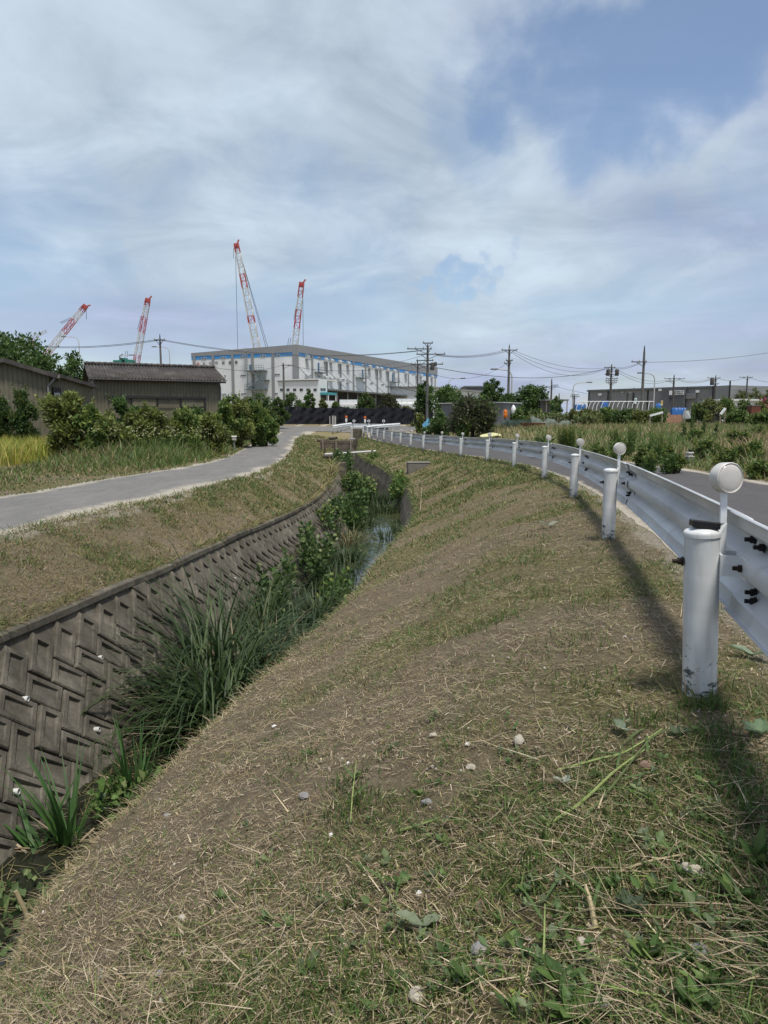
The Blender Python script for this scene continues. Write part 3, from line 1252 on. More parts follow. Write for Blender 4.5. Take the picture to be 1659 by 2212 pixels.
def right_wall():
    o = empty('retaining_wall', (0.6, 19, EYE - 2.2), 0, 'streaked concrete wall on the guardrail side where the ditch bends left', 'retaining wall')
    inv = Matrix.Translation(-o.location)
    ys = np.arange(-8, 44, 0.25)
    vs = []
    for y in ys:
        x = float(np.interp(y, YG, BR[0]))
        d = float(np.interp(y, YG, BR[1]))
        db = float(np.interp(y, YG, BED))
        lean = np.interp(y, [0, 13, 17, 40], [0.03, 0.05, 0.34, 0.34])
        for (xx, dd) in ((x + 0.04, d + 0.15), (x - 0.04, d + 0.13), (x - 0.055, d + 0.16), (x - 0.055 - lean * 0.5, (d + db) / 2), (x - 0.055 - lean, db + 0.05)):
            vs.append(inv @ Vector((xx, y, EYE - dd)))
    k = 5
    fs = [(i * k + j, (i + 1) * k + j, (i + 1) * k + j + 1, i * k + j + 1) for i in range(len(ys) - 1) for j in range(k - 1)]
    mb = MB()
    mb.add(vs, fs)
    mb.build('wall_face', 'block_concrete', o)


right_wall()

# ------------------------------------------------------------------ guardrails


def post_material():
    m, N, L, b = new_mat('post_paint')
    b.inputs['Roughness'].default_value = 0.38
    tc = N.new('ShaderNodeTexCoord')
    n = N.new('ShaderNodeTexNoise')
    n.inputs['Scale'].default_value = 26
    n.inputs['Detail'].default_value = 5
    n.inputs['Roughness'].default_value = 0.7
    mp = N.new('ShaderNodeMapping')
    mp.inputs['Scale'].default_value = (0.6, 0.6, 1.6)
    L.new(tc.outputs['Object'], mp.inputs['Vector'])
    L.new(mp.outputs[0], n.inputs['Vector'])
    sep = N.new('ShaderNodeSeparateXYZ')
    L.new(tc.outputs['Object'], sep.inputs[0])
    h = N.new('ShaderNodeMapRange')
    h.inputs['From Min'].default_value = -0.66
    h.inputs['From Max'].default_value = -0.36
    h.inputs['To Min'].default_value = 0.22
    h.inputs['To Max'].default_value = -0.085
    L.new(sep.outputs['Z'], h.inputs['Value'])
    ad = N.new('ShaderNodeMath')
    L.new(n.outputs['Fac'], ad.inputs[0])
    L.new(h.outputs[0], ad.inputs[1])
    r = N.new('ShaderNodeValToRGB')
    r.color_ramp.elements[0].position, r.color_ramp.elements[1].position = 0.60, 0.63
    r.color_ramp.elements[0].color = (0, 0, 0, 1)
    r.color_ramp.elements[1].color = (1, 1, 1, 1)
    L.new(ad.outputs[0], r.inputs[0])
    n2 = N.new('ShaderNodeTexNoise')
    n2.inputs['Scale'].default_value = 5
    n2.inputs['Detail'].default_value = 6
    L.new(mp.outputs[0], n2.inputs['Vector'])
    r2 = N.new('ShaderNodeValToRGB')
    r2.color_ramp.elements[0].position, r2.color_ramp.elements[1].position = 0.35, 0.75
    r2.color_ramp.elements[0].color = (0.68, 0.70, 0.70, 1)
    r2.color_ramp.elements[1].color = (0.52, 0.54, 0.53, 1)
    L.new(n2.outputs['Fac'], r2.inputs[0])
    mx = N.new('ShaderNodeMixRGB')
    L.new(r.outputs[0], mx.inputs[0])
    L.new(r2.outputs[0], mx.inputs[1])
    mx.inputs[2].default_value = (0.055, 0.07, 0.075, 1)
    mp3 = N.new('ShaderNodeMapping')
    mp3.inputs['Scale'].default_value = (1, 1, 0.12)
    L.new(tc.outputs['Object'], mp3.inputs['Vector'])
    n4 = N.new('ShaderNodeTexNoise')
    n4.inputs['Scale'].default_value = 34
    n4.inputs['Detail'].default_value = 7
    L.new(mp3.outputs[0], n4.inputs['Vector'])
    h2 = N.new('ShaderNodeMapRange')
    h2.inputs['From Min'].default_value = -0.70
    h2.inputs['From Max'].default_value = -0.30
    h2.inputs['To Min'].default_value = 0.22
    h2.inputs['To Max'].default_value = 0.0
    L.new(sep.outputs['Z'], h2.inputs['Value'])
    a2 = N.new('ShaderNodeMath')
    L.new(n4.outputs['Fac'], a2.inputs[0])
    L.new(h2.outputs[0], a2.inputs[1])
    r4 = N.new('ShaderNodeMapRange')
    r4.inputs['From Min'].default_value = 0.50
    r4.inputs['From Max'].default_value = 0.85
    r4.inputs['To Max'].default_value = 0.75
    L.new(a2.outputs[0], r4.inputs['Value'])
    mx4 = N.new('ShaderNodeMixRGB')
    L.new(r4.outputs[0], mx4.inputs[0])
    L.new(mx.outputs[0], mx4.inputs[1])
    mx4.inputs[2].default_value = (0.36, 0.34, 0.30, 1)
    L.new(mx4.outputs[0], b.inputs['Base Color'])


post_material()


def rail_material():
    m, N, L, b = new_mat('rail_galvanised')
    b.inputs['Metallic'].default_value = 0.25
    tc = N.new('ShaderNodeTexCoord')

    def noise(scale, detail, st):
        n = N.new('ShaderNodeTexNoise')
        n.inputs['Scale'].default_value = scale
        n.inputs['Detail'].default_value = detail
        mp = N.new('ShaderNodeMapping')
        mp.inputs['Scale'].default_value = st
        L.new(tc.outputs['Object'], mp.inputs['Vector'])
        L.new(mp.outputs[0], n.inputs['Vector'])
        return n.outputs['Fac']
    r = N.new('ShaderNodeValToRGB')
    r.color_ramp.elements[0].position, r.color_ramp.elements[1].position = 0.3, 0.7
    r.color_ramp.elements[0].color = (0.44, 0.455, 0.47, 1)
    r.color_ramp.elements[1].color = (0.66, 0.675, 0.68, 1)
    L.new(noise(5, 6, (1, 0.25, 1.2)), r.inputs[0])
    r2 = N.new('ShaderNodeValToRGB')
    r2.color_ramp.elements[0].position, r2.color_ramp.elements[1].position = 0.60, 0.75
    r2.color_ramp.elements[0].color = (0, 0, 0, 1)
    r2.color_ramp.elements[1].color = (0.55, 0.55, 0.55, 1)
    L.new(noise(11, 8, (1, 1, 0.35)), r2.inputs[0])
    mx = N.new('ShaderNodeMixRGB')
    L.new(r2.outputs[0], mx.inputs[0])
    L.new(r.outputs[0], mx.inputs[1])
    mx.inputs[2].default_value = (0.36, 0.365, 0.36, 1)
    L.new(mx.outputs[0], b.inputs['Base Color'])
    rr = N.new('ShaderNodeMapRange')
    rr.inputs['To Min'].default_value = 0.32
    rr.inputs['To Max'].default_value = 0.6
    L.new(noise(14, 5, (1, 0.5, 1)), rr.inputs['Value'])
    L.new(rr.outputs[0], b.inputs['Roughness'])


rail_material()
simple('rail_white', (0.74, 0.76, 0.77), 0.45, 0.0, 0.05, 4, dirt=(0.5, 0.5, 0.48), dirt_scale=6, dirt_amt=0.4)
simple('lens', (0.50, 0.475, 0.44), 0.16, 0, 0.10, 18, spec=0.7)
simple('lens_rim', (0.60, 0.58, 0.54), 0.35, 0, 0.08, 10)
simple('lens_orange', (0.75, 0.16, 0.02), 0.3, 0, 0.1, 10)
simple('sheet_black', (0.012, 0.014, 0.02), 0.7, 0, 0.35, 3)

PROFILE = [(0.000, -0.172), (0.012, -0.175), (0.020, -0.158), (0.026, -0.125), (0.078, -0.085), (0.080, -0.062), (0.022, -0.028), (0.018, -0.012), (0.018, 0.012), (0.022, 0.028),
           (0.080, 0.062), (0.078, 0.085), (0.026, 0.125), (0.020, 0.158), (0.012, 0.175), (0.000, 0.172)]   # (towards the road, height)


def cat_rom(P, n):
    out = []
    for i in range(len(P) - 1):
        p0, p1, p2, p3 = P[max(i - 1, 0)], P[i], P[i + 1], P[min(i + 2, len(P) - 1)]
        for k in range(n):
            t = k / n
            out.append(0.5 * ((2 * p1) + (p2 - p0) * t + (2 * p0 - 5 * p1 + 4 * p2 - p3) * t * t + (3 * p1 - p0 - 3 * p2 + p3) * t ** 3))
    out.append(P[-1])
    return out


def bolt_mesh():
    mb = MB()
    mb.lathe([(0.017, 0.0), (0.017, 0.004), (0.0125, 0.004), (0.0125, 0.017), (0.0075, 0.017), (0.0075, 0.034)], 12)
    return mb.mesh('bolt', 'black_bolt')


BOLT = bolt_mesh()
BOLT_R = BOLT.copy()
BOLT_R.materials.clear()
BOLT_R.materials.append(MATS['rusty_steel'])


def disc_meshes():
    mb = MB()
    mb.lathe([(0.030, -0.030), (0.047, -0.027), (0.052, -0.018), (0.0525, 0.020), (0.050, 0.023), (0.0485, 0.019)], 28)
    rim = mb.mesh('rim', 'lens_rim', smooth=True)
    auto_smooth(rim)
    mb = MB()
    mb.lathe([(0.0485, 0.012), (0.0475, 0.0195), (0.040, 0.0228), (0.02, 0.0245), (0.002, 0.025)], 28)
    ln = mb.mesh('lens', 'lens', smooth=True)
    return rim, ln


RIM, LENS = disc_meshes()


def cap_mesh(r=0.061):
    mb = MB()
    mb.lathe([(r, -0.014), (r, -0.003), (r * 0.985, 0.002), (r * 0.9, 0.008), (r * 0.65, 0.0145), (r * 0.3, 0.018), (0.002, 0.019)], 28)
    me = mb.mesh('cap', 'post_paint', smooth=True)
    auto_smooth(me, 50)
    return me


CAP = cap_mesh()
POST = MB().lathe([(0.0575, -1.15), (0.0575, -0.004)], 28).mesh('post', 'post_paint', smooth=True)
auto_smooth(POST, 50)


def guardrail(label, posts, side=1, rail_mat='rail_galvanised', discs=None, bolts=True, rail_off=0.108, drop=0.105, ends=0.35):
    """posts: world points of the post tops; the rail hangs on the 'side' of the line"""
    root = empty('guardrail', posts[0] - Vector((0, 0, 0.62)), 0, label, 'guardrail')
    o = root.location.copy()
    P = [Vector(p) for p in posts]
    n = len(P)
    tang = []
    for i in range(n):
        d = P[min(i + 1, n - 1)] - P[max(i - 1, 0)]
        d.z = 0
        tang.append(d.normalized())
    for i, p in enumerate(P):
        d = tang[i]
        ang = math.atan2(d.y, d.x)
        post = link_mesh('post', POST, None, root)
        post.location = p - o
        post.rotation_euler = (random.uniform(-.006, .006), -0.04 if (bolts and i == 1) else random.uniform(-.006, .006), 0)
        cap = link_mesh('cap', CAP, None, post)
        nrm = Vector((d.y, -d.x, 0)) * side
        if bolts:
            nut = link_mesh('nut', BOLT_R, None, root)
            nut.location = p - o - nrm * 0.056 + Vector((0, 0, -drop))
            nut.rotation_euler = (-nrm).to_track_quat('Z', 'Y').to_euler()
            # bracket between post and rail, with its five bolts
            br = empty_part('bracket', root, p - o + Vector((0, 0, -drop)), ang)
            mb = MB()
            s = -1 if side > 0 else 1
            mb.box(-0.045, 0.045, s * 0.062, s * 0.056, -0.036, 0.036)
            mb.box(-0.050, -0.045, s * (rail_off + 0.013), s * 0.056, -0.036, 0.036)
            mb.box(0.045, 0.050, s * (rail_off + 0.013), s * 0.056, -0.036, 0.036)
            mb.box(-0.115, -0.045, s * (rail_off + 0.017), s * (rail_off + 0.011), -0.036, 0.036)
            link_mesh('bracket_plate', mb.mesh('bracket_plate', 'rail_white'), None, br)
            for (bx, bz, mt) in ((-0.085, 0.0, BOLT_R), (-0.06, 0.095, BOLT), (-0.125, 0.080, BOLT), (-0.06, -0.085, BOLT), (-0.125, -0.100, BOLT)):
                b = link_mesh('bolt', mt, None, br)
                off = {0.0: rail_off + 0.011, 0.095: rail_off + 0.048, 0.080: rail_off + 0.06, -0.085: rail_off + 0.06, -0.100: rail_off + 0.045}[bz]
                b.location = (bx, s * off, bz)
                b.rotation_euler = (R(90) if s < 0 else R(-90), 0, 0)
                b.rotation_euler = (R(-90) if s < 0 else R(90), 0, 0)
                b.rotation_euler = Vector((0, -s, 0)).to_track_quat('Z', 'Y').to_euler()
        if discs and discs[i]:
            hgt, yaw = discs[i]
            df = empty_part('delineator', root, p - o + nrm * 0.066, 0)
            mb = MB()
            mb.box(-0.0125, 0.0125, -0.003, 0.003, 0.035, hgt - 0.045)
            mb.box(-0.0125, 0.0125, -0.003, 0.003, -0.12, 0.0)
            mb.add([(-0.0125, -0.003, 0.0), (0.0125, -0.003, 0.0), (0.0125, 0.003, 0.0), (-0.0125, 0.003, 0.0), (-0.0125, 0.006, 0.035), (0.0125, -0.006, 0.035), (0.0125, 0.000, 0.035), (-0.0125, 0.012, 0.035)],
                   [(0, 1, 5, 4), (1, 2, 6, 5), (2, 3, 7, 6), (3, 0, 4, 7)])
            st = link_mesh('stem', mb.mesh('stem', 'rail_white'), None, df)
            st.rotation_euler = (random.uniform(-.03, .03), random.uniform(-.04, .04), yaw)
            rim = link_mesh('rim', RIM, None, df)
            q = Matrix.Rotation(yaw + random.uniform(-.12, .12), 4, 'Z') @ Matrix.Rotation(R(90 + random.uniform(-4, 4)), 4, 'X')
            rim.matrix_local = Matrix.Translation((0, 0, hgt)) @ q
            ln = link_mesh('lens', LENS, None, df)
            ln.matrix_local = Matrix.Translation((0, 0, hgt)) @ q
    # rail panels, one per bay, lapping over each other at the posts
    ctr = []
    for i, p in enumerate(P):
        d = tang[i]
        nrm = Vector((d.y, -d.x, 0)) * side
        ctr.append(p + nrm * rail_off + Vector((0, 0, -drop)))
    ctr = [ctr[0] - tang[0] * ends] + ctr + [ctr[-1] + tang[-1] * ends]
    SEG = 10
    fine = cat_rom(ctr, SEG)
    m = len(fine)
    rings = []
    for i in range(m):
        d = fine[min(i + 1, m - 1)] - fine[max(i - 1, 0)]
        d.z = 0
        d.normalize()
        rings.append((fine[i], d, Vector((d.y, -d.x, 0)) * side))
    for b in range(1, n):
        i0, i1 = b * SEG, (b + 1) * SEG
        idx = list(range(max(i0 - (SEG if b == 1 else 0), 0), min(i1 + (SEG if b == n - 1 else 0), m - 1) + 1))
        mb = MB()
        vs = []
        seq = []
        for j in idx:
            seq.append(rings[j])
        # lap: start the panel a little before its post, end a little behind
        p_, d_, n_ = seq[0]
        if b > 1:
            seq.insert(0, (p_ - d_ * 0.20, d_, n_))
        p_, d_, n_ = seq[-1]
        if b < n - 1:
            seq.append((p_ + d_ * 0.06, d_, n_))
        for q, (p_, d_, n_) in enumerate(seq):
            lapn = -0.011 if (b % 2) else 0.0
            for (off, h) in PROFILE:
                sh = 0.0
                if q == 0 and b > 1:
                    sh = 0.05 * min(1, max(0, abs(h) - 0.10) / 0.07)       # clipped corners of the panel end
                vs.append(p_ + d_ * sh + n_ * (off + lapn) + Vector((0, 0, h)) - o)
        k = len(PROFILE)
        for q in range(len(seq) - 1):
            for j in range(k - 1):
                a = q * k + j
                mb.f.append((a, a + 1, a + k + 1, a + k))
        mb.v = [tuple(v) for v in vs]
        ob = mb.build('rail_panel', rail_mat, root, smooth=True)
        sm = ob.modifiers.new('thickness', 'SOLIDIFY')
        sm.thickness = 0.004
        sm.offset = 0
    return root


def empty_part(name, parent, loc, rz):
    o = bpy.data.objects.new(name, None)
    o.empty_display_size = 0.05
    col.objects.link(o)
    o.parent = parent
    o.location = loc
    o.rotation_euler = (0, 0, rz)
    return o


TOPD = [0.39, 0.45, 0.51, 0.55, 0.61, 0.66, 0.73, 0.76, 0.82, 0.82, 0.85, 0.87, 0.865, 0.85, 0.83, 0.78, 0.71]
tops = [Vector((p.x, p.y, EYE - d)) for p, d in zip(post_xyz, TOPD)]
tops[0].x -= 0.03
first = tops[0] + (tops[0] - tops[1]) + Vector((-0.10, 0, 0.0))
tops_main = [first] + tops
discs = [(0.19, 0.24)] + [(0.19, 0.26)] * 2 + [(0.18, 0.2)] * 6 + [(0.17, 0.1)] * 6 + [None] * 3
guardrail('white post guardrail with round reflectors curving along the dark road', tops_main, 1, discs=discs)

# flat black box lying on the nearest post
p1 = tops[0]
root = empty('black_box', p1 + Vector((0.0, -0.005, 0.022)), R(-14), 'flat black plastic box lying on the cap of the nearest post', 'box')
mb = MB()
mb.box(-0.040, 0.050, -0.032, 0.040, -0.004, 0.020)
cs = mb.build('case', 'black_plastic', root, bevel=0.004)
cs.rotation_euler = (R(-3), R(5), 0)
mb = MB()
mb.box(-0.032, 0.043, -0.024, 0.033, 0.0195, 0.0215)
tp = mb.build('top_panel', 'device_top', root, bevel=0.001)
tp.rotation_euler = (R(-3), R(5), 0)


def topz(u, v, Y):
    return at(u, v, Y)


# return of the rail at the far corner, the far rail over the culvert and the short rail beside the farm road
guardrail('white rail turning right at the far end of the ditch', [topz(787, 922, 63.0), topz(806, 919.5, 65.2), topz(836, 917, 68.0), topz(859, 915.5, 70.5)], 1, 'rail_white', None, False, 0.10)
gr = guardrail('white rail crossing behind the culvert with three arrow discs', [topz(764.6, 916.5, 71.5), topz(796.6, 917, 71.5), topz(828.7, 917.5, 71.5)], -1, 'rail_white', None, False, 0.10)
guardrail('short white rail beside the far end of the farm road', [topz(719, 919.5, 64.0), topz(729, 918, 65.2), topz(737, 916.7, 66.6), topz(755, 914.5, 70.0)], 1, 'rail_white', None, False, 0.10)
for i, u in enumerate((764.6, 796.6, 828.7)):
    o = gr.location
    c = at(u, 909.5, 71.5) - o
    d = empty_part('arrow_disc', gr, c, 0)
    mb = MB().lathe([(0.13, -0.03), (0.14, -0.02), (0.14, 0.02), (0.13, 0.022)], 20, Matrix.Rotation(R(90), 4, 'X'))
    mb.build('disc', 'white_paint', d)
    mb = MB()
    mb.box(-0.035, 0.035, -0.030, -0.024, -0.09, 0.03)
    mb.add([(-0.08, -0.027, 0.02), (0.08, -0.027, 0.02), (0, -0.027, 0.1)], [(0, 1, 2)])
    mb.build('arrow', 'black_plastic', d)
    mb = MB().bar((0, 0.03, -0.2), (0, 0.03, -0.55), 0.05)
    mb.build('stem', 'white_paint', d)

# ------------------------------------------------------------------ small things in and beside the ditch


def place(name, label, cat, loc, rz=0, group=None):
    return empty(name, loc, rz, label, cat, group)


# white pipe laid across the ditch
a, b = at(701, 981.5, 35.0), at(811, 974.5, 37.5)
o = place('pipe', 'long white pipe laid across the ditch', 'pipe', (a + b) / 2)
MB().tube([a - o.location, (a + b) / 2 - o.location + Vector((0, 0, -0.01)), b - o.location], 0.055, 12).build('pipe_barrel', 'pipe_white', o, smooth=True)
# dark concrete pipe stubs sticking out of the left bank
simple('pipe_brown', (0.085, 0.075, 0.062), 0.9, 0, 0.3, 8, bump=0.4)
for (u0, v0, u1, v1, Y, r, lab) in ((700, 986, 724, 986.5, 34.0, 0.10, 'dark pipe stub just under the white pipe'),
                                    (686, 951.5, 706, 951.5, 44.0, 0.085, 'dark pipe stub at the left top of the plank weir'),
                                    (712, 947, 727, 946.5, 46.0, 0.10, 'dark pipe stub behind the top edge of the plank weir')):
    a, b = at(u0, v0, Y + 0.3), at(u1, v1, Y)
    o = place('pipe_stub', lab, 'pipe', a)
    MB().tube([(0, 0, 0), b - a], r, 14, caps=False).build('pipe_barrel', 'pipe_brown', o, smooth=True)
    MB().lathe([(r * 0.85, -0.02), (r * 0.85, 0.0)], 14, Matrix.Translation(b - a) @ (b - a).to_track_quat('Z', 'Y').to_matrix().to_4x4()).build('pipe_mouth', 'sheet_black', o)
# plank weir
o = place('plank_weir', 'weathered plank weir closing the far bend of the ditch', 'weir', at(726, 977, 43.5))
simple('plank', (0.16, 0.13, 0.10), 0.95, 0, 0.4, 3, dirt=(0.07, 0.06, 0.05), bump=0.5)
p0, p1_ = at(692, 950.5, 43.6), at(761, 950.5, 43.0)
for i in range(6):
    z0 = -i * 0.19 - 0.19
    w = random.uniform(-0.03, 0.03)
    MB().box(-0.02, (p1_ - p0).length + w, -0.03 + 0.01 * (i % 2), 0.02 + 0.01 * (i % 2), z0 + 0.008, z0 + 0.19, Matrix.Translation(p0 - o.location) @ Matrix.Rotation(math.atan2(p1_.y - p0.y, p1_.x - p0.x), 4, 'Z') @ Matrix.Rotation(R(random.uniform(-.8, .8)), 4, 'Y')).build('plank', 'plank', o, bevel=0.006)
for k in (0.08, 0.5, 0.95):
    q = p0.lerp(p1_, k) - o.location
    MB().box(q.x - 0.05, q.x + 0.05, q.y - 0.14, q.y - 0.05, q.z - 1.3, q.z + 0.06).build('stake', 'wood_grey', o, bevel=0.008)
# culvert head
o = place('culvert_head', 'dark concrete culvert head with a pale pillar under the far road', 'culvert', at(770, 946, 61))
q0, q1 = at(762.5, 926, 61), at(782, 926, 61)
L_ = o.location
MB().box(q0.x - L_.x, q1.x - L_.x, 0, 0.25, -1.5, q0.z - L_.z).build('head_slab', 'block_concrete', o, bevel=0.02)
MB().box(q0.x - L_.x - 0.20, q0.x - L_.x - 0.01, -0.15, 0.35, -1.5, q0.z - L_.z + 0.02).build('pillar', 'concrete_light', o, bevel=0.02)
MB().box(q0.x - L_.x - 0.35, q0.x - L_.x + 0.2, -0.75, -0.3, -0.12, 0.0).build('step', 'concrete_light', o, bevel=0.02)
# concrete blocks
for (u, v, w, d, h, rz, lab) in ((905, 1016, 0.78, 0.5, 0.27, 4, 'mossy concrete block half buried in the mown bank'),):
    p = hit(u, v)
    o = place('concrete_block', lab, 'concrete block', p, R(rz))
    MB().box(-w / 2, w / 2, 0, d, -0.35, h - 0.05).build('block_body', 'concrete', o, bevel=0.02)
    MB().box(-w / 2 - 0.0, w / 2 + 0.05, -0.01, d + 0.02, h - 0.048, h).build('block_lid', 'concrete', o, bevel=0.02)
p = at(736, 1010, 30.5)
o = place('concrete_block', 'square concrete block standing in the ditch before the white pipe', 'concrete block', p)
MB().box(-0.22, 0.22, 0, 0.4, -1.0, 0.22).build('block_body', 'block_concrete', o, bevel=0.02)

# ------------------------------------------------------------------ buildings
simple('panel_white', (0.66, 0.68, 0.68), 0.6, 0, 0.05, 0.4, dirt=(0.48, 0.49, 0.49), dirt_scale=0.25, dirt_amt=0.5)
simple('panel_grey', (0.235, 0.24, 0.245), 0.6, 0, 0.06, 0.5)
simple('panel_blue', (0.05, 0.25, 0.56), 0.5, 0, 0.06, 0.5)
simple('glass_dark', (0.03, 0.035, 0.04), 0.15, 0, 0.2, 1)
simple('door_blue', (0.06, 0.14, 0.27), 0.5, 0, 0.1, 1)
simple('steel_grey', (0.15, 0.165, 0.17), 0.6, 0.2, 0.1, 1)
simple('stair_green', (0.13, 0.16, 0.155), 0.6, 0.1, 0.1, 1)
simple('duct_grey', (0.42, 0.43, 0.43), 0.55, 0.1, 0.08, 0.6)
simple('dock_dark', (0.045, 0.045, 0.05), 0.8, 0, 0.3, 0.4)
simple('teal', (0.05, 0.28, 0.31), 0.5, 0, 0.1, 1)
simple('letter_black', (0.02, 0.022, 0.025), 0.5, 0, 0.0, 1)
simple('letter_red', (0.55, 0.13, 0.13), 0.5, 0, 0.0, 1)
simple('cladding_olive', (0.150, 0.137, 0.095), 0.7, 0, 0.14, 1.5, dirt=(0.105, 0.094, 0.066), dirt_scale=0.8, dirt_amt=0.5)
simple('roof_slate', (0.055, 0.049, 0.045), 0.9, 0, 0.3, 1.6, dirt=(0.15, 0.138, 0.122), dirt_scale=2.2, dirt_amt=0.6, bump=0.4)
simple('frame_dark', (0.022, 0.02, 0.02), 0.6, 0, 0.1, 3)
simple('shutter', (0.40, 0.41, 0.41), 0.5, 0.1, 0.06, 3)
simple('cladding_grey', (0.27, 0.272, 0.28), 0.6, 0, 0.06, 0.5)
simple('cladding_dark', (0.095, 0.10, 0.11), 0.6, 0, 0.1, 0.5)
simple('sign_white', (0.72, 0.74, 0.74), 0.5, 0, 0.03, 1)
simple('hut_steel', (0.20, 0.205, 0.215), 0.6, 0.2, 0.1, 1.5, dirt=(0.14, 0.12, 0.1), dirt_scale=2)
simple('tank_orange', (0.55, 0.15, 0.012), 0.45, 0, 0.1, 3)
simple('tarp_blue', (0.025, 0.11, 0.33), 0.5, 0, 0.25, 2.5)
simple('tarp_yellow', (0.55, 0.53, 0.28), 0.7, 0, 0.15, 3)
simple('crane_white', (0.50, 0.51, 0.50), 0.5, 0, 0.05, 0.2)
simple('crane_red', (0.38, 0.075, 0.07), 0.5, 0, 0.1, 0.2)
simple('machine_green', (0.03, 0.17, 0.13), 0.5, 0, 0.15, 0.5)
simple('net_black', (0.011, 0.012, 0.019), 0.85, 0, 0.4, 1.2, bump=0.6)
simple('film_white', (0.36, 0.38, 0.38), 0.35, 0, 0.12, 1.2, dirt=(0.3, 0.3, 0.28), dirt_scale=1.0)
simple('brick_red', (0.13, 0.045, 0.028), 0.8, 0, 0.2, 3)


ORD = ['first', 'second', 'third', 'fourth', 'fifth', 'sixth', 'seventh', 'eighth', 'ninth', 'tenth', 'eleventh', 'twelfth', 'thirteenth', 'fourteenth', 'fifteenth']


class Facade:
    def __init__(self, P0, P1):
        self.o = Vector((P0.x, P0.y, 0))
        d = Vector((P1.x - P0.x, P1.y - P0.y, 0))
        self.len = d.length
        self.e = d.normalized()
        self.n = Vector((self.e.y, -self.e.x, 0))
        if self.n.dot(-self.o) < 0:
            self.n = -self.n
        cam_o = Vector((0, 0, EYE))
        self.co = cam_o

    def loc(self, u, v, off=0.0):
        r = ray(u, v)
        p0 = self.o + self.n * off
        k = (p0 - self.co).dot(self.n) / r.dot(self.n)
        p = self.co + r * k
        return ((p - self.o).dot(self.e), p.z)

    def pt(self, s, h, off=0.0):
        p = self.o + self.e * s + self.n * off
        return Vector((p.x, p.y, h))

    def block(self, mb, s0, s1, h0, h1, n0, n1, ref):
        vs = [self.pt(s, h, n) - ref for s in (s0, s1) for h in (h0, h1) for n in (n0, n1)]
        mb.add(vs, [(0, 1, 3, 2), (4, 6, 7, 5), (0, 4, 5, 1), (2, 3, 7, 6), (0, 2, 6, 4), (1, 5, 7, 3)])
        return mb

    def rect(self, name, u0, u1, v0, v1, n0, n1, mat, root, parent=None):
        s0, h1 = self.loc(u0, v0)
        s1, h0 = self.loc(u1, v1)
        _, h1b = self.loc(u1, v0)
        _, h0b = self.loc(u0, v1)
        mb = MB()
        self.block(mb, min(s0, s1), max(s0, s1), (h0 + h0b) / 2, (h1 + h1b) / 2, n0, n1, root.location)
        return mb.build(name, mat, parent or root)


def text_mesh(txt, size):
    cu = bpy.data.curves.new('letters', 'FONT')
    cu.body = txt
    cu.size = size
    cu.align_x = 'CENTER'
    cu.align_y = 'CENTER'
    cu.extrude = 0.01
    cu.resolution_u = 3
    ob = bpy.data.objects.new('letters', cu)
    col.objects.link(ob)
    dg = bpy.context.evaluated_depsgraph_get()
    me = bpy.data.meshes.new_from_object(ob.evaluated_get(dg))
    bpy.data.objects.remove(ob)
    bpy.data.curves.remove(cu)
    me.materials.clear()
    return me


def facade_text(F, root, txt, s, h, size, mat, off, name='letter', sx=1.0, parent=None):
    me = text_mesh(txt, size)
    o = link_mesh(name, me, mat, parent or root)
    # text right runs to the viewer's right
    right = F.e if F.e.dot(Vector((-F.n.y, F.n.x, 0))) > 0 else -F.e
    up = Vector((0, 0, 1))
    M = Matrix((right * sx, up, F.n)).transposed().to_4x4()
    M.translation = F.pt(s, h, off) - root.location
    o.matrix_local = M
    return o


def z3(x, y):
    return (406 + x / 5.04, 729.7 + y / 5.04)


def z4(x, y):
    return (603.5 + x / 4.582, 729.7 + y / 4.582)


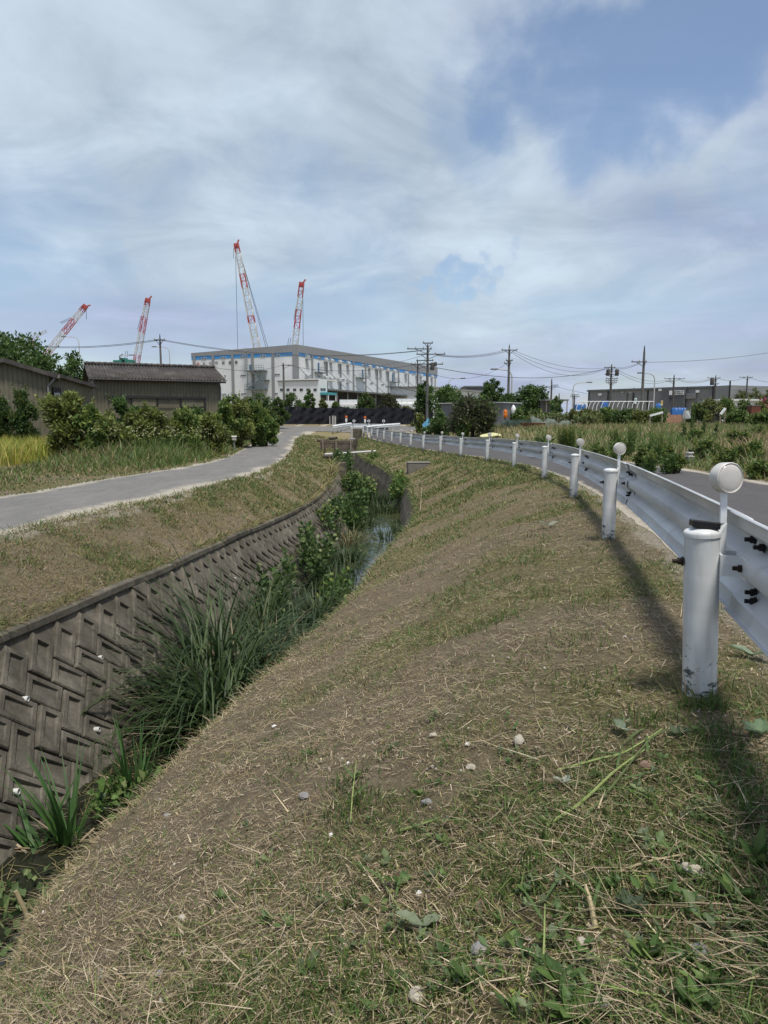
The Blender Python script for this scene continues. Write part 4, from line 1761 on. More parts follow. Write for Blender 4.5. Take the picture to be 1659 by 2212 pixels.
def warehouse():
    C = at(640, 749, 150)
    dl = Vector((-0.918, 0.397, 0)).normalized()
    dr = Vector((0.4024, 0.9155, 0)).normalized()
    A = C + dl * 26.8
    B = C + dr * 87.4
    zg = EYE - 0.55
    zA, zC, zB = EYE + 14.4, EYE + 15.2, EYE + 16.1
    hb = EYE + 13.04
    root = empty('warehouse', (C.x, C.y, zg), 0, 'huge white warehouse with grey pilasters and a blue band under its roof', 'warehouse')
    o = root.location
    FL = Facade(A, C)
    FR = Facade(C, B)
    D = A + (B - C)
    mb = MB()
    pts = [(A, zA), (C, zC), (B, zB), (D, zA + 0.5)]
    vs = [Vector((p.x, p.y, zg)) - o for p, z in pts] + [Vector((p.x, p.y, z - 0.02)) - o for p, z in pts]
    mb.add(vs, [(0, 1, 5, 4), (1, 2, 6, 5), (2, 3, 7, 6), (3, 0, 4, 7)])
    mb.build('wall', 'panel_white', root)
    mb = MB()
    mb.add([v for v in vs[4:]], [(0, 1, 2, 3)])
    mb.build('roof', 'panel_grey', root)

    def slope_band(F, z0a, z0b, z1a, z1b, n0, n1, name, mat):
        mb = MB()
        L_ = F.len
        vs = []
        for n in (n0, n1):
            vs += [F.pt(-0.03, z0a, n) - o, F.pt(L_ + 0.03, z0b, n) - o, F.pt(L_ + 0.03, z1b, n) - o, F.pt(-0.03, z1a, n) - o]
        mb.add(vs, [(4, 5, 6, 7), (0, 3, 2, 1), (0, 1, 5, 4), (3, 7, 6, 2), (0, 4, 7, 3), (1, 2, 6, 5)])
        return mb.build(name, mat, root)
    # blue band, grey parapet band
    slope_band(FL, hb - 0.12, hb - 0.12, hb + 0.62, hb + 0.62, 0.0, 0.05, 'blue_band', 'panel_blue')
    slope_band(FR, hb - 0.12, hb - 0.12, hb + 0.62, hb + 0.62, 0.0, 0.05, 'blue_band', 'panel_blue')
    slope_band(FL, hb + 0.62, hb + 0.62, zA, zC, 0.0, 0.12, 'parapet', 'panel_grey')
    slope_band(FR, hb + 0.62, hb + 0.62, zC, zB, 0.0, 0.12, 'parapet', 'panel_grey')
    for x0, x1 in ((62, 85), (267, 290), (478, 502), (695, 719), (917, 942), (1145, 1186)):
        s0, _ = FL.loc(*z3(x0, 300))
        s1, _ = FL.loc(*z3(x1, 300))
        mb = MB()
        FL.block(mb, max(s0, -0.1), min(s1, FL.len + 0.1), zg, hb + 0.64, 0, 0.22, o)
        mb.build('pilaster', 'panel_grey', root)
    for x in (172, 322, 467, 602, 730, 850, 966, 1075, 1177, 1275, 1368, 1455, 1540):
        s, _ = FR.loc(*z4(x, 320))
        mb = MB()
        s = min(max(s, 0.3), FR.len - 0.3)
        FR.block(mb, s - 0.3, s + 0.3, zg, hb + 0.64, 0, 0.2, o)
        mb.build('pilaster', 'panel_grey', root)

    def win(F, zf, x0, x1, y0, y1, frame=True):
        u0, v0 = zf(x0, y0)
        u1, v1 = zf(x1, y1)
        w = F.rect('window', u0, u1, v0, v1, 0.02, 0.10, 'panel_white', root)
        n = 2
        for k in range(n):
            ua, ub = u0 + (u1 - u0) * (k / n + 0.06), u0 + (u1 - u0) * ((k + 1) / n - 0.04)
            F.rect('pane', ua, ub, v0 + (v1 - v0) * 0.15, v1 - (v1 - v0) * 0.15, 0.10, 0.115, 'glass_dark', root, w)
    for b in ((148, 202, 216, 234), (357, 412, 208, 227), (570, 624, 197, 214), (788, 846, 187, 206), (944, 1002, 180, 197), (573, 630, 402, 416), (946, 1005, 389, 404), (395, 415, 406, 420),
              (578, 634, 602, 618), (949, 980, 596, 611), (372, 420, 606, 618)):
        win(FL, z3, *b)
    for b in ((285, 312, 178, 206), (377, 412, 192, 208), (528, 550, 222, 238), (613, 646, 232, 248), (818, 846, 264, 280), (903, 925, 280, 294), (1015, 1034, 300, 314), (1082, 1104, 312, 325), (1150, 1175, 322, 336), (1310, 1335, 350, 364),
              (282, 310, 363, 378), (380, 410, 374, 390), (525, 548, 392, 405), (612, 643, 405, 420), (820, 846, 432, 446), (896, 922, 440, 454), (1008, 1032, 454, 467), (1085, 1106, 463, 476), (1250, 1268, 484, 496)):
        win(FR, z4, *b)
    # vent hoods, with a flat grey strip running down below each upper one
    for i, (x, y) in enumerate(((267, 187), (450, 217), (505, 226), (588, 240), (672, 252), (885, 287), (955, 300), (997, 305), (1062, 318), (1130, 328), (1247, 347), (1355, 362), (1395, 372), (1505, 385),
                                (265, 377), (450, 397), (505, 406), (586, 415), (672, 428))):
        w = 17 - 5.5 * (x / 1540)
        s0, h = FR.loc(*z4(x - w, y))
        s1, _ = FR.loc(*z4(x + w, y))
        _, hl = FR.loc(*z4(x, y + 110 - 25 * x / 1540))
        s0, s1 = s0 + 0.1, s1 - 0.1
        mb = MB()
        prof = [(0.0, 0.5), (0.25, 0.48), (0.45, 0.38), (0.6, 0.2), (0.65, 0.0), (0.65, -0.45), (0.0, -0.45)]
        vs = [FR.pt(s, h + z, n) - o for s in (s0, s1) for (n, z) in prof]
        k = len(prof)
        fs = [(j, (j + 1) % k, k + (j + 1) % k, k + j) for j in range(k)] + [tuple(range(k)), tuple(reversed(range(k, 2 * k)))]
        mb.add(vs, fs)
        hood = mb.build('vent_hood', 'duct_grey', root)
        if i < 14:
            mb = MB()
            FR.block(mb, s0 + 0.25, s1 - 0.25, hl, h - 0.46, 0.0, 0.12, o)
            mb.build('hood_strip', 'duct_grey', root, None)
    # balconies with doors
    for (x0, x1, y0, dx0, dx1, dy) in ((368, 452, 337, 379, 393, 280), (774, 852, 390, 817, 829, 345), (1107, 1173, 433, 1114, 1126, 390)):
        s0, h = FR.loc(*z4(x0, y0), off=0.6)
        s1, _ = FR.loc(*z4(x1, y0 + 8), off=0.6)
        mb = MB()
        FR.block(mb, s0, s1, h - 0.15, h, 0.0, 1.2, o)
        bal = mb.build('balcony', 'stair_green', root)
        mb = MB()
        for k in range(7):
            s = s0 + (s1 - s0) * k / 6
            mb.bar(FR.pt(s, h, 1.17) - o, FR.pt(s, h + 1.0, 1.17) - o, 0.05)
        mb.bar(FR.pt(s0, h + 1.0, 1.17) - o, FR.pt(s1, h + 1.0, 1.17) - o, 0.06)
        mb.bar(FR.pt(s0, h + 0.5, 1.17) - o, FR.pt(s1, h + 0.5, 1.17) - o, 0.05)
        mb.build('railing', 'stair_green', root, None).parent = bal
        d0, hh = FR.loc(*z4(dx0, dy))
        d1, _ = FR.loc(*z4(dx1, dy))
        mb = MB()
        FR.block(mb, d0, d1, h, h + 2.1, 0.0, 0.08, o)
        mb.build('door', 'door_blue', root)
    # loading dock: canopy held by tie rods
    out = 5.0
    sa, ha = FR.loc(*z4(475, 490), off=out)
    sb, hb2 = FR.loc(*z4(1340, 580), off=out)
    hc = (ha + hb2) / 2
    sb = min(sb, FR.len)
    mb = MB()
    FR.block(mb, sa, sb, hc - 0.35, hc, 0.0, out, o)
    mb.build('dock_canopy', 'steel_grey', root)
    mb = MB()
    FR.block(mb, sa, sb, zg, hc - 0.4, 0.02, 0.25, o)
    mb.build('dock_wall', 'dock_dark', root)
    mb = MB()
    FR.block(mb, sa, sb, zg, zg + 1.1, 0.26, 3.2, o)
    mb.build('dock_platform', 'concrete', root)
    nd = 10
    for k in range(nd):
        s = sa + (sb - sa) * (k + 0.5) / nd
        mb = MB()
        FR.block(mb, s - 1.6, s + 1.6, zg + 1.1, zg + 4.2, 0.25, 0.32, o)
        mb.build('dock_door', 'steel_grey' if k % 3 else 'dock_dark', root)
    for k in range(nd + 1):
        s = sa + (sb - sa) * k / nd
        mb = MB()
        mb.bar(FR.pt(s, zg, out - 0.3) - o, FR.pt(s, hc - 0.35, out - 0.3) - o, 0.22)
        mb.build('dock_column', 'steel_grey', root)
    for (x, y) in ((172, 283), (325, 302), (470, 322), (605, 340), (732, 360), (852, 376), (968, 395), (1075, 410), (1177, 422), (1275, 437), (1368, 452)):
        s, h = FR.loc(*z4(x, y))
        s = max(s, 0.3)
        mb = MB()
        mb.tube([FR.pt(s, h, 0.1) - o, FR.pt(s + 0.4, hc, out) - o], 0.075, 6)
        mb.build('tie_rod', 'steel_grey', root)
    # letters on the left end
    for i, ch in enumerate('丸全昭和運輸'):
        u = (750 + (360 + 168 * i) / 6.636) / 1.8228
        v = (1380 + (352 - 8 * i) / 6.636) / 1.8228
        s, h = FL.loc(u, v)
        facade_text(FL, root, ch, s, h, 0.78, 'letter_black', 0.24 if i in (1, 2) else 0.08)
    s, h = FL.loc((750 + 200 / 6.636) / 1.8228, (1380 + 352 / 6.636) / 1.8228)
    mb = MB()
    for k in range(5):
        a0 = R(90 + 72 * k)
        c = Vector((s + 0.23 * math.cos(a0), h + 0.23 * math.sin(a0)))
        for j in range(10):
            t0, t1 = 2 * math.pi * j / 10, 2 * math.pi * (j + 1) / 10
            mb.bar(FL.pt(c.x + 0.17 * math.cos(t0), c.y + 0.17 * math.sin(t0), 0.08) - o, FL.pt(c.x + 0.17 * math.cos(t1), c.y + 0.17 * math.sin(t1), 0.08) - o, 0.05, 0.03)
    mb.build('emblem', 'letter_red', root)
    # outside stair on the left end
    st = 1.6

    def L3(x, y, off=0.0):
        s, h = FL.loc(*z3(x, y), off=off)
        return FL.pt(s, h, off) - o
    for (x0, x1, y) in ((612, 822, 356), (785, 846, 455), (614, 826, 558)):
        mb = MB()
        s0, h = FL.loc(*z3(x0, y), off=st)
        s1, _ = FL.loc(*z3(x1, y), off=st)
        FL.block(mb, s0, s1, h - 0.18, h, 0.0, st, o)
        ld = mb.build('stair_landing', 'stair_green', root)
        mb = MB()
        for k in range(9):
            s = s0 + (s1 - s0) * k / 8
            mb.bar(FL.pt(s, h, st - 0.04) - o, FL.pt(s, h + 1.0, st - 0.04) - o, 0.05)
        for hh in (0.5, 1.0):
            mb.bar(FL.pt(s0, h + hh, st - 0.04) - o, FL.pt(s1, h + hh, st - 0.04) - o, 0.06)
        mb.build('railing', 'stair_green', root).parent = ld
    for (a, b) in (((690, 356), (790, 452)), ((785, 456), (655, 556)), ((700, 560), (790, 640))):
        for off in (st - 0.1, st - 0.75):
            mb = MB()
            mb.bar(L3(*a, off=off), L3(*b, off=off), 0.12, 0.35)
            mb.build('stair_flight', 'stair_green', root)
        mb = MB()
        mb.bar(L3(*a, off=st) + Vector((0, 0, 0.95)), L3(*b, off=st) + Vector((0, 0, 0.95)), 0.07)
        mb.build('handrail', 'stair_green', root)
    for x in (645, 760, 820):
        mb = MB()
        s, h = FL.loc(*z3(x, 356), off=st)
        mb.bar(FL.pt(s, zg, st - 0.05) - o, FL.pt(s, h, st - 0.05) - o, 0.16)
        mb.build('stair_post', 'stair_green', root)
    FL.rect('door', *[z3(672, 0)[0], z3(696, 0)[0]], z3(0, 292)[1], z3(0, 350)[1], 0.02, 0.10, 'door_blue', root)
    # cat ladder with cage
    mb = MB()
    s, h0 = FL.loc(*z3(636, 350))
    s2, h1 = FL.loc(*z3(654, 115))
    for ss in (s, s2):
        mb.bar(FL.pt(ss, h0, 0.35) - o, FL.pt(ss, h1, 0.35) - o, 0.06)
    for k in range(24):
        hh = h0 + (h1 - h0) * k / 23
        mb.bar(FL.pt(s, hh, 0.35) - o, FL.pt(s2, hh, 0.35) - o, 0.04)
    for k in range(9):
        hh = h0 + (h1 - h0) * (0.2 + 0.8 * k / 8)
        mb.bar(FL.pt(s - 0.1, hh, 0.9) - o, FL.pt(s2 + 0.1, hh, 0.9) - o, 0.04)
        mb.bar(FL.pt(s - 0.1, hh, 0.9) - o, FL.pt(s - 0.1, hh, 0.3) - o, 0.04)
        mb.bar(FL.pt(s2 + 0.1, hh, 0.9) - o, FL.pt(s2 + 0.1, hh, 0.3) - o, 0.04)
    mb.build('ladder', 'duct_grey', root)


warehouse()


def office():
    c = at(*z3(1420, 457), 138)
    dl = Vector((-0.918, 0.397, 0)).normalized()
    dr = Vector((0.4024, 0.9155, 0)).normalized()
    zg = EYE - 0.55
    F = Facade(c + dl, c)
    s, _ = F.loc(*z3(978, 465))
    A = F.pt(s, 0)
    FL = Facade(A, c)
    FR = Facade(c, c + dr * 9.0)
    s2, _ = FR.loc(*z3(1515, 456))
    B = FR.pt(s2, 0)
    FR = Facade(c, B)
    root = empty('office_block', (c.x, c.y, zg), 0, 'low white annexe with a row of small windows before the warehouse', 'building')
    o = root.location
    D = A + (B - Vector((c.x, c.y, 0)))
    zt = c.z
    mb = MB()
    vs = [Vector((p.x, p.y, z)) - o for z in (zg, zt) for p in (A, c, B, D)]
    mb.add(vs, [(0, 1, 5, 4), (1, 2, 6, 5), (2, 3, 7, 6), (3, 0, 4, 7), (4, 5, 6, 7)])
    mb.build('wall', 'panel_white', root)
    mb = MB()
    FL.block(mb, -0.4, FL.len, zt + 0.0, zt + 0.22, -8, 0.3, o)
    mb.build('roof', 'panel_white', root)
    mb = MB()
    for k in range(40):
        s = FL.len * k / 39
        FL.block(mb, s - 0.09, s + 0.09, zt - 0.12, zt - 0.01, 0.01, 0.28, o)
    mb.build('rafter_ends', 'steel_grey', root)['kind'] = 'stuff'
    for x0, x1 in ((1003, 1033), (1073, 1107), (1145, 1180), (1217, 1253), (1290, 1326), (1367, 1403)):
        w = FL.rect('window', z3(x0, 0)[0], z3(x1, 0)[0], z3(0, 552)[1], z3(0, 579)[1], 0.01, 0.06, 'steel_grey', root)
        m = (x0 + x1) / 2
        for a, b in ((x0 + 3, m - 1.5), (m + 1.5, x1 - 3)):
            FL.rect('pane', z3(a, 0)[0], z3(b, 0)[0], z3(0, 555)[1], z3(0, 576)[1], 0.06, 0.075, 'glass_dark', root, w)
    for x0, x1 in ((1442, 1466), (1471, 1496)):
        w = FR.rect('window', z3(x0, 0)[0], z3(x1, 0)[0], z3(0, 549)[1], z3(0, 576)[1], 0.01, 0.06, 'steel_grey', root)
        FR.rect('pane', z3(x0 + 3, 0)[0], z3(x1 - 3, 0)[0], z3(0, 552)[1], z3(0, 573)[1], 0.06, 0.075, 'glass_dark', root, w)
    s0, h = FR.loc(*z3(1432, 600))
    mb = MB()
    FR.block(mb, 0.6, FR.len + 0.6, h - 0.35, h + 0.1, 0.0, 1.8, o)
    mb.build('porch_roof', 'teal', root)
    mb = MB()
    FR.block(mb, 0.9, FR.len - 0.5, zg, h - 0.4, 0.0, 0.1, o)
    mb.build('entrance', 'dock_dark', root)
    for s in (0.8, FR.len + 0.4):
        mb = MB().bar(FR.pt(s, zg, 1.7) - o, FR.pt(s, h - 0.35, 1.7) - o, 0.18)
        mb.build('porch_post', 'panel_white', root)


office()


def far_buildings():
    # white hall behind the trees, with dark roof block
    zg = EYE - 0.5
    P0, P1 = at(930, 835.5, 190), at(1062, 847, 232)
    F = Facade(P0, P1)
    root = empty('hall', (P0.x, P0.y, zg), 0, 'long low white hall with grey eaves behind the trees', 'building')
    o = root.location
    mb = MB()
    F.block(mb, 0, F.len, zg, P0.z - 0.3, -25, 0, o)
    mb.build('wall', 'panel_white', root)
    mb = MB()
    F.block(mb, -0.5, F.len + 0.5, P0.z - 0.29, P0.z + 0.12, -25.5, 0.5, o)
    mb.build('roof', 'panel_grey', root)
    for k in range(8):
        s = F.len * (k + 0.5) / 8
        mb = MB()
        F.block(mb, s - 0.12, s + 0.12, zg, P0.z - 0.31, 0.0, 0.1, o)
        mb.build('pilaster', 'panel_grey', root)
    root = empty('hall', at(1033, 838, 260), 0, 'dark flat roofed block above the white hall', 'building')
    a, b = at(1005, 836.5, 260), at(1060, 838, 260)
    mb = MB().box(a.x - root.location.x, b.x - root.location.x, 0, 14, -10, a.z - root.location.z)
    mb.build('wall', 'cladding_dark', root)
    mb = MB().box(a.x - root.location.x - 0.3, b.x - root.location.x + 0.3, -0.3, 14.3, a.z - root.location.z + 0.01, a.z - root.location.z + 0.5)
    mb.build('roof', 'steel_grey', root)
    # small grey shed roof right of the pole
    a, b = at(1180, 865, 62), at(1226, 865, 62)
    root = empty('garden_shed', (a.x, a.y, EYE - 0.5), 0, 'grey framed open shed between the round tree and the hoops', 'shed')
    o = root.location
    w, h = b.x - a.x, a.z - o.z
    MB().box(-0.1, w + 0.1, -0.1, 2.4, h - 0.02, h + 0.10).build('roof', 'hut_steel', root, bevel=0.01)
    MB().box(0, w, 2.2, 2.25, 0, h - 0.03).build('back_wall', 'hut_steel', root)
    for x in (0.03, w * 0.5, w - 0.03):
        MB().bar((x, 0, 0), (x, 0, h - 0.03), 0.07).build('post', 'wood_grey', root)
    MB().box(0, w, 0.0, 0.04, h * 0.0, h * 0.42).build('front_board', 'hut_steel', root)

    # grey factory on the right
    P0, P1 = at(1272, 843.5, 177), at(1541, 834.5, 155)
    F = Facade(P0, P1)
    root = empty('factory', (P0.x, P0.y, zg), 0, 'wide grey corrugated factory with a dark front block and a white sign', 'factory')
    o = root.location
    zt = (P0.z + P1.z) / 2
    mb = MB()
    F.block(mb, 0, F.len, zg, zt - 0.3, -30, 0, o)
    mb.build('wall', 'cladding_grey', root)
    mb = MB()
    n = 300
    for k in range(n):                      # ribs of the cladding
        s = F.len * (k + 0.5) / n
        F.block(mb, s - 0.03, s + 0.03, zg, zt - 0.32, 0.0, 0.025, o)
    mb.build('cladding_ribs', 'cladding_grey', root)['kind'] = 'stuff'
    mb = MB()
    F.block(mb, -0.4, F.len + 0.2, zt - 0.3, zt - 0.05, -30, 0.4, o)
    mb.build('eaves', 'steel_grey', root)
    for k in range(56):
        s = F.len * k / 55
        mb = MB()
        F.block(mb, s - 0.16, s + 0.16, zt - 0.05, zt + 0.13, -1.0, 0.45, o)
        mb.build('roof_rib', 'steel_grey', root)

    def z6(x, y):
        return (1220 + x / 3.78, 729.7 + y / 3.78)
    for x in (198, 355, 680):
        s, _ = F.loc(*z6(x, 460))
        mb = MB()
        F.block(mb, s - 0.15, s + 0.15, zg, zt - 0.3, 0.03, 0.15, o)
        mb.build('downpipe', 'frame_dark', root)
    s0, h1 = F.loc(*z6(820, 412))
    s1, _ = F.loc(*z6(1000, 412))
    mb = MB()
    F.block(mb, s0, s1, zg, zt + 0.05, 0.0, 1.6, o)
    mb.build('front_block', 'cladding_dark', root)
    F2 = Facade(F.pt(s0, 0, 1.6), F.pt(s1, 0, 1.6))
    sg = F2.rect('sign_board', z6(855, 0)[0], z6(973, 0)[0], z6(0, 430)[1], z6(0, 466)[1], 0.0, 0.12, 'sign_white', root)
    sa, ha = F2.loc(*z6(928, 441))
    facade_text(F2, root, '認証整備工場', sa, ha, 0.40, 'letter_black', 0.135, 'letters', parent=sg)
    sa, ha = F2.loc(*z6(925, 457))
    facade_text(F2, root, '整備 有限会社', sa, ha, 0.38, 'letter_black', 0.135, 'letters', parent=sg)
    F2.rect('window', z6(855, 0)[0], z6(876, 0)[0], z6(0, 484)[1], z6(0, 506)[1], 0.0, 0.08, 'glass_dark', root)
    for (x, y) in ((293, 464), (785, 426), (1090, 438)):
        s, h = F.loc(*z6(x, y))
        mb = MB()
        F.block(mb, s - 0.35, s + 0.35, h - 0.25, h + 0.25, 0.03, 0.5, o)
        mb.build('lamp', 'sign_white', root)
    F.rect('window', z6(1003, 0)[0], z6(1075, 0)[0], z6(0, 450)[1], z6(0, 498)[1], 0.03, 0.8, 'hut_steel', root)
    # end wing on the right
    Q0, Q1 = at(1541.5, 834, 154), at(1579, 833.5, 150)
    F3 = Facade(Q0, Q1)
    mb = MB()
    F3.block(mb, 0, F3.len, zg, Q0.z, -28, 0.1, o)
    mb.build('end_wing', 'panel_grey', root)
    for s in (0.1, F3.len - 0.1):
        mb = MB()
        F3.block(mb, s - 0.15, s + 0.15, zg, Q0.z + 0.9 * (s > 1), 0.1, 0.25, o)
        mb.build('downpipe', 'frame_dark', root)
    # low white wall and roof further right
    a, b = at(1555, 862, 120), at(1640, 862, 120)
    root = empty('white_shed', a, 0, 'low white shed roof under the bamboo at the right edge', 'shed')
    MB().box(0, b.x - a.x, 0, 6, -4, -0.3).build('wall', 'panel_white', root)
    MB().box(-0.3, b.x - a.x + 0.3, -0.4, 6.4, -0.29, 0.0).build('roof', 'panel_white', root)


far_buildings()


# ------------------------------------------------------------------ sheds beside the farm road
def corrugated(F, root, s0, s1, h0, h1, pitch, depth, mat, name, off=0.0, topfun=None):
    """vertical-rib cladding sheet on a facade plane; topfun(s) gives a sloping top"""
    n = max(2, int((s1 - s0) / pitch))
    vs = []
    o = root.location
    for k in range(n + 1):
        s = s0 + (s1 - s0) * k / n
        for (ds, dn) in ((0, 0), (0.62, 0), (0.70, depth), (0.92, depth)):
            ss = min(s + ds * pitch, s1)
            t = topfun(ss) if topfun else h1
            vs += [F.pt(ss, h0, off + dn) - o, F.pt(ss, t, off + dn) - o]
    fs = [(2 * i, 2 * i + 2, 2 * i + 3, 2 * i + 1) for i in range(len(vs) // 2 - 1)]
    mb = MB()
    mb.add(vs, fs)
    return mb.build(name, mat, root)


def shed_main():
    A = at(202, 817, 33.6)
    B = at(476, 822.5, 36.2)
    zg = EYE - 1.3
    F = Facade(A, B)
    root = empty('tool_shed', (A.x, A.y, zg), 0, 'dark olive metal shed with corrugated slate roof and sliding doors behind the hedge', 'shed')
    o = root.location
    zt = (A.z + B.z) / 2 - 0.02
    depth = 4.2
    L_ = F.len
    mb = MB()
    F.block(mb, 0, L_, zg, zt - 0.03, -depth, -0.05, o)
    mb.build('back_walls', 'cladding_olive', root)
    corrugated(F, root, 0, L_, zg, zt - 0.03, 0.15, -0.02, 'cladding_olive', 'cladding')
    Fr = Facade(F.pt(L_, 0), F.pt(L_, 0, -depth))
    # roof: each corrugated sheet is a part, ridge towards the back
    rise, run, over = 0.74, 2.2, 0.28
    pitch = 0.148
    s = -0.25
    tot = L_ + 0.5
    nsheet = 8
    for sh in range(nsheet):
        a, b = s + tot * sh / nsheet, s + tot * (sh + 1) / nsheet
        n = int(round((b - a) / pitch * 6))
        vs = []
        for k in range(n + 1):
            ss = a + (b - a) * k / n + (0.03 if k == n else 0)
            w = 0.032 * math.cos(2 * math.pi * (ss - s) / pitch) + (0.004 if sh % 2 else 0)
            jit = 0.012 * math.sin(ss * 17)
            vs += [F.pt(ss, zt + 0.06 + w - over * rise / run * 0.4, over + jit) - o, F.pt(ss, zt + 0.06 + w + rise, -run) - o]
        fs = [(2 * i, 2 * i + 2, 2 * i + 3, 2 * i + 1) for i in range(len(vs) // 2 - 1)]
        mb = MB()
        mb.add(vs, fs)
        ob = mb.build('roof_sheet', 'roof_slate', root, smooth=True)
        sm = ob.modifiers.new('thickness', 'SOLIDIFY')
        sm.thickness = 0.018
    mb = MB()
    mb.add([F.pt(s, zt + 0.06 + rise, -run) - o, F.pt(s + tot, zt + 0.06 + rise, -run) - o, F.pt(s + tot, zt - 0.1, -depth - 0.3) - o, F.pt(s, zt - 0.1, -depth - 0.3) - o], [(0, 1, 2, 3)])
    mb.build('rear_roof', 'roof_slate', root)
    mb = MB()
    mb.tube([F.pt(s + tot * k / 46, zt + 0.10 + rise + (0.02 if k % 2 else 0.0), -run) - o for k in range(47)], 0.085, 8)
    mb.build('ridge_cap', 'roof_slate', root)
    mb = MB()
    mb.add([F.pt(L_ + 0.0, zt, 0) - o, F.pt(L_, zt + rise, -run) - o, F.pt(L_, zt, -depth) - o], [(0, 1, 2)])
    mb.add([F.pt(0, zt, 0) - o, F.pt(0, zt + rise, -run) - o, F.pt(0, zt, -depth) - o], [(2, 1, 0)])
    mb.build('gable_end', 'cladding_olive', root)
    mb = MB()
    mb.tube([F.pt(-0.2, zt - 0.05, over + 0.04) - o, F.pt(L_ + 0.2, zt - 0.06, over + 0.04) - o], 0.05, 8)
    mb.build('gutter', 'frame_dark', root)
    mb = MB()
    mb.tube([F.pt(L_ - 0.12, zt - 0.1, over) - o, F.pt(L_ - 0.02, zt - 0.35, 0.06) - o, F.pt(L_ - 0.02, zg, 0.06) - o], 0.035, 8)
    mb.build('downpipe', 'hut_steel', root)
    # sliding doors hung from a dark rail
    def zz(x, y):
        return ((350 + x / 3.016) / 1.8228, (1380 + y / 3.016) / 1.8228)
    s0, h = F.loc(*zz(230, 552))
    s1, _ = F.loc(*zz(1376, 566))
    mb = MB()
    F.block(mb, s0, s1, h - 0.05, h + 0.06, 0.0, 0.16, o)
    mb.build('door_rail', 'frame_dark', root)
    xs = [232, 505, 812, 1090, 1374]
    for i in range(4):
        a, _ = F.loc(*zz(xs[i], 600))
        b, _ = F.loc(*zz(xs[i + 1], 600))
        dr = corrugated(F, root, a + 0.03, b - 0.03, zg + 0.05, h - 0.06, 0.13, 0.015, 'cladding_olive', 'sliding_door', 0.06 + 0.03 * (i % 2))
        mb = MB()
        F.block(mb, b - 0.07, b - 0.02, zg + 0.05, h - 0.05, 0.03, 0.13, o)
        mb.build('door_stile', 'frame_dark', root).parent = dr
        mb = MB()
        F.block(mb, a + 0.03, b - 0.08, h - 0.42, h - 0.39, 0.105, 0.135, o)
        mb.build('door_seam', 'cladding_olive', root).parent = dr
    mb = MB()
    F.block(mb, s1 - 0.04, s1 + 0.03, zg, h + 0.05, 0.0, 0.14, o)
    mb.build('door_jamb', 'frame_dark', root)


shed_main()


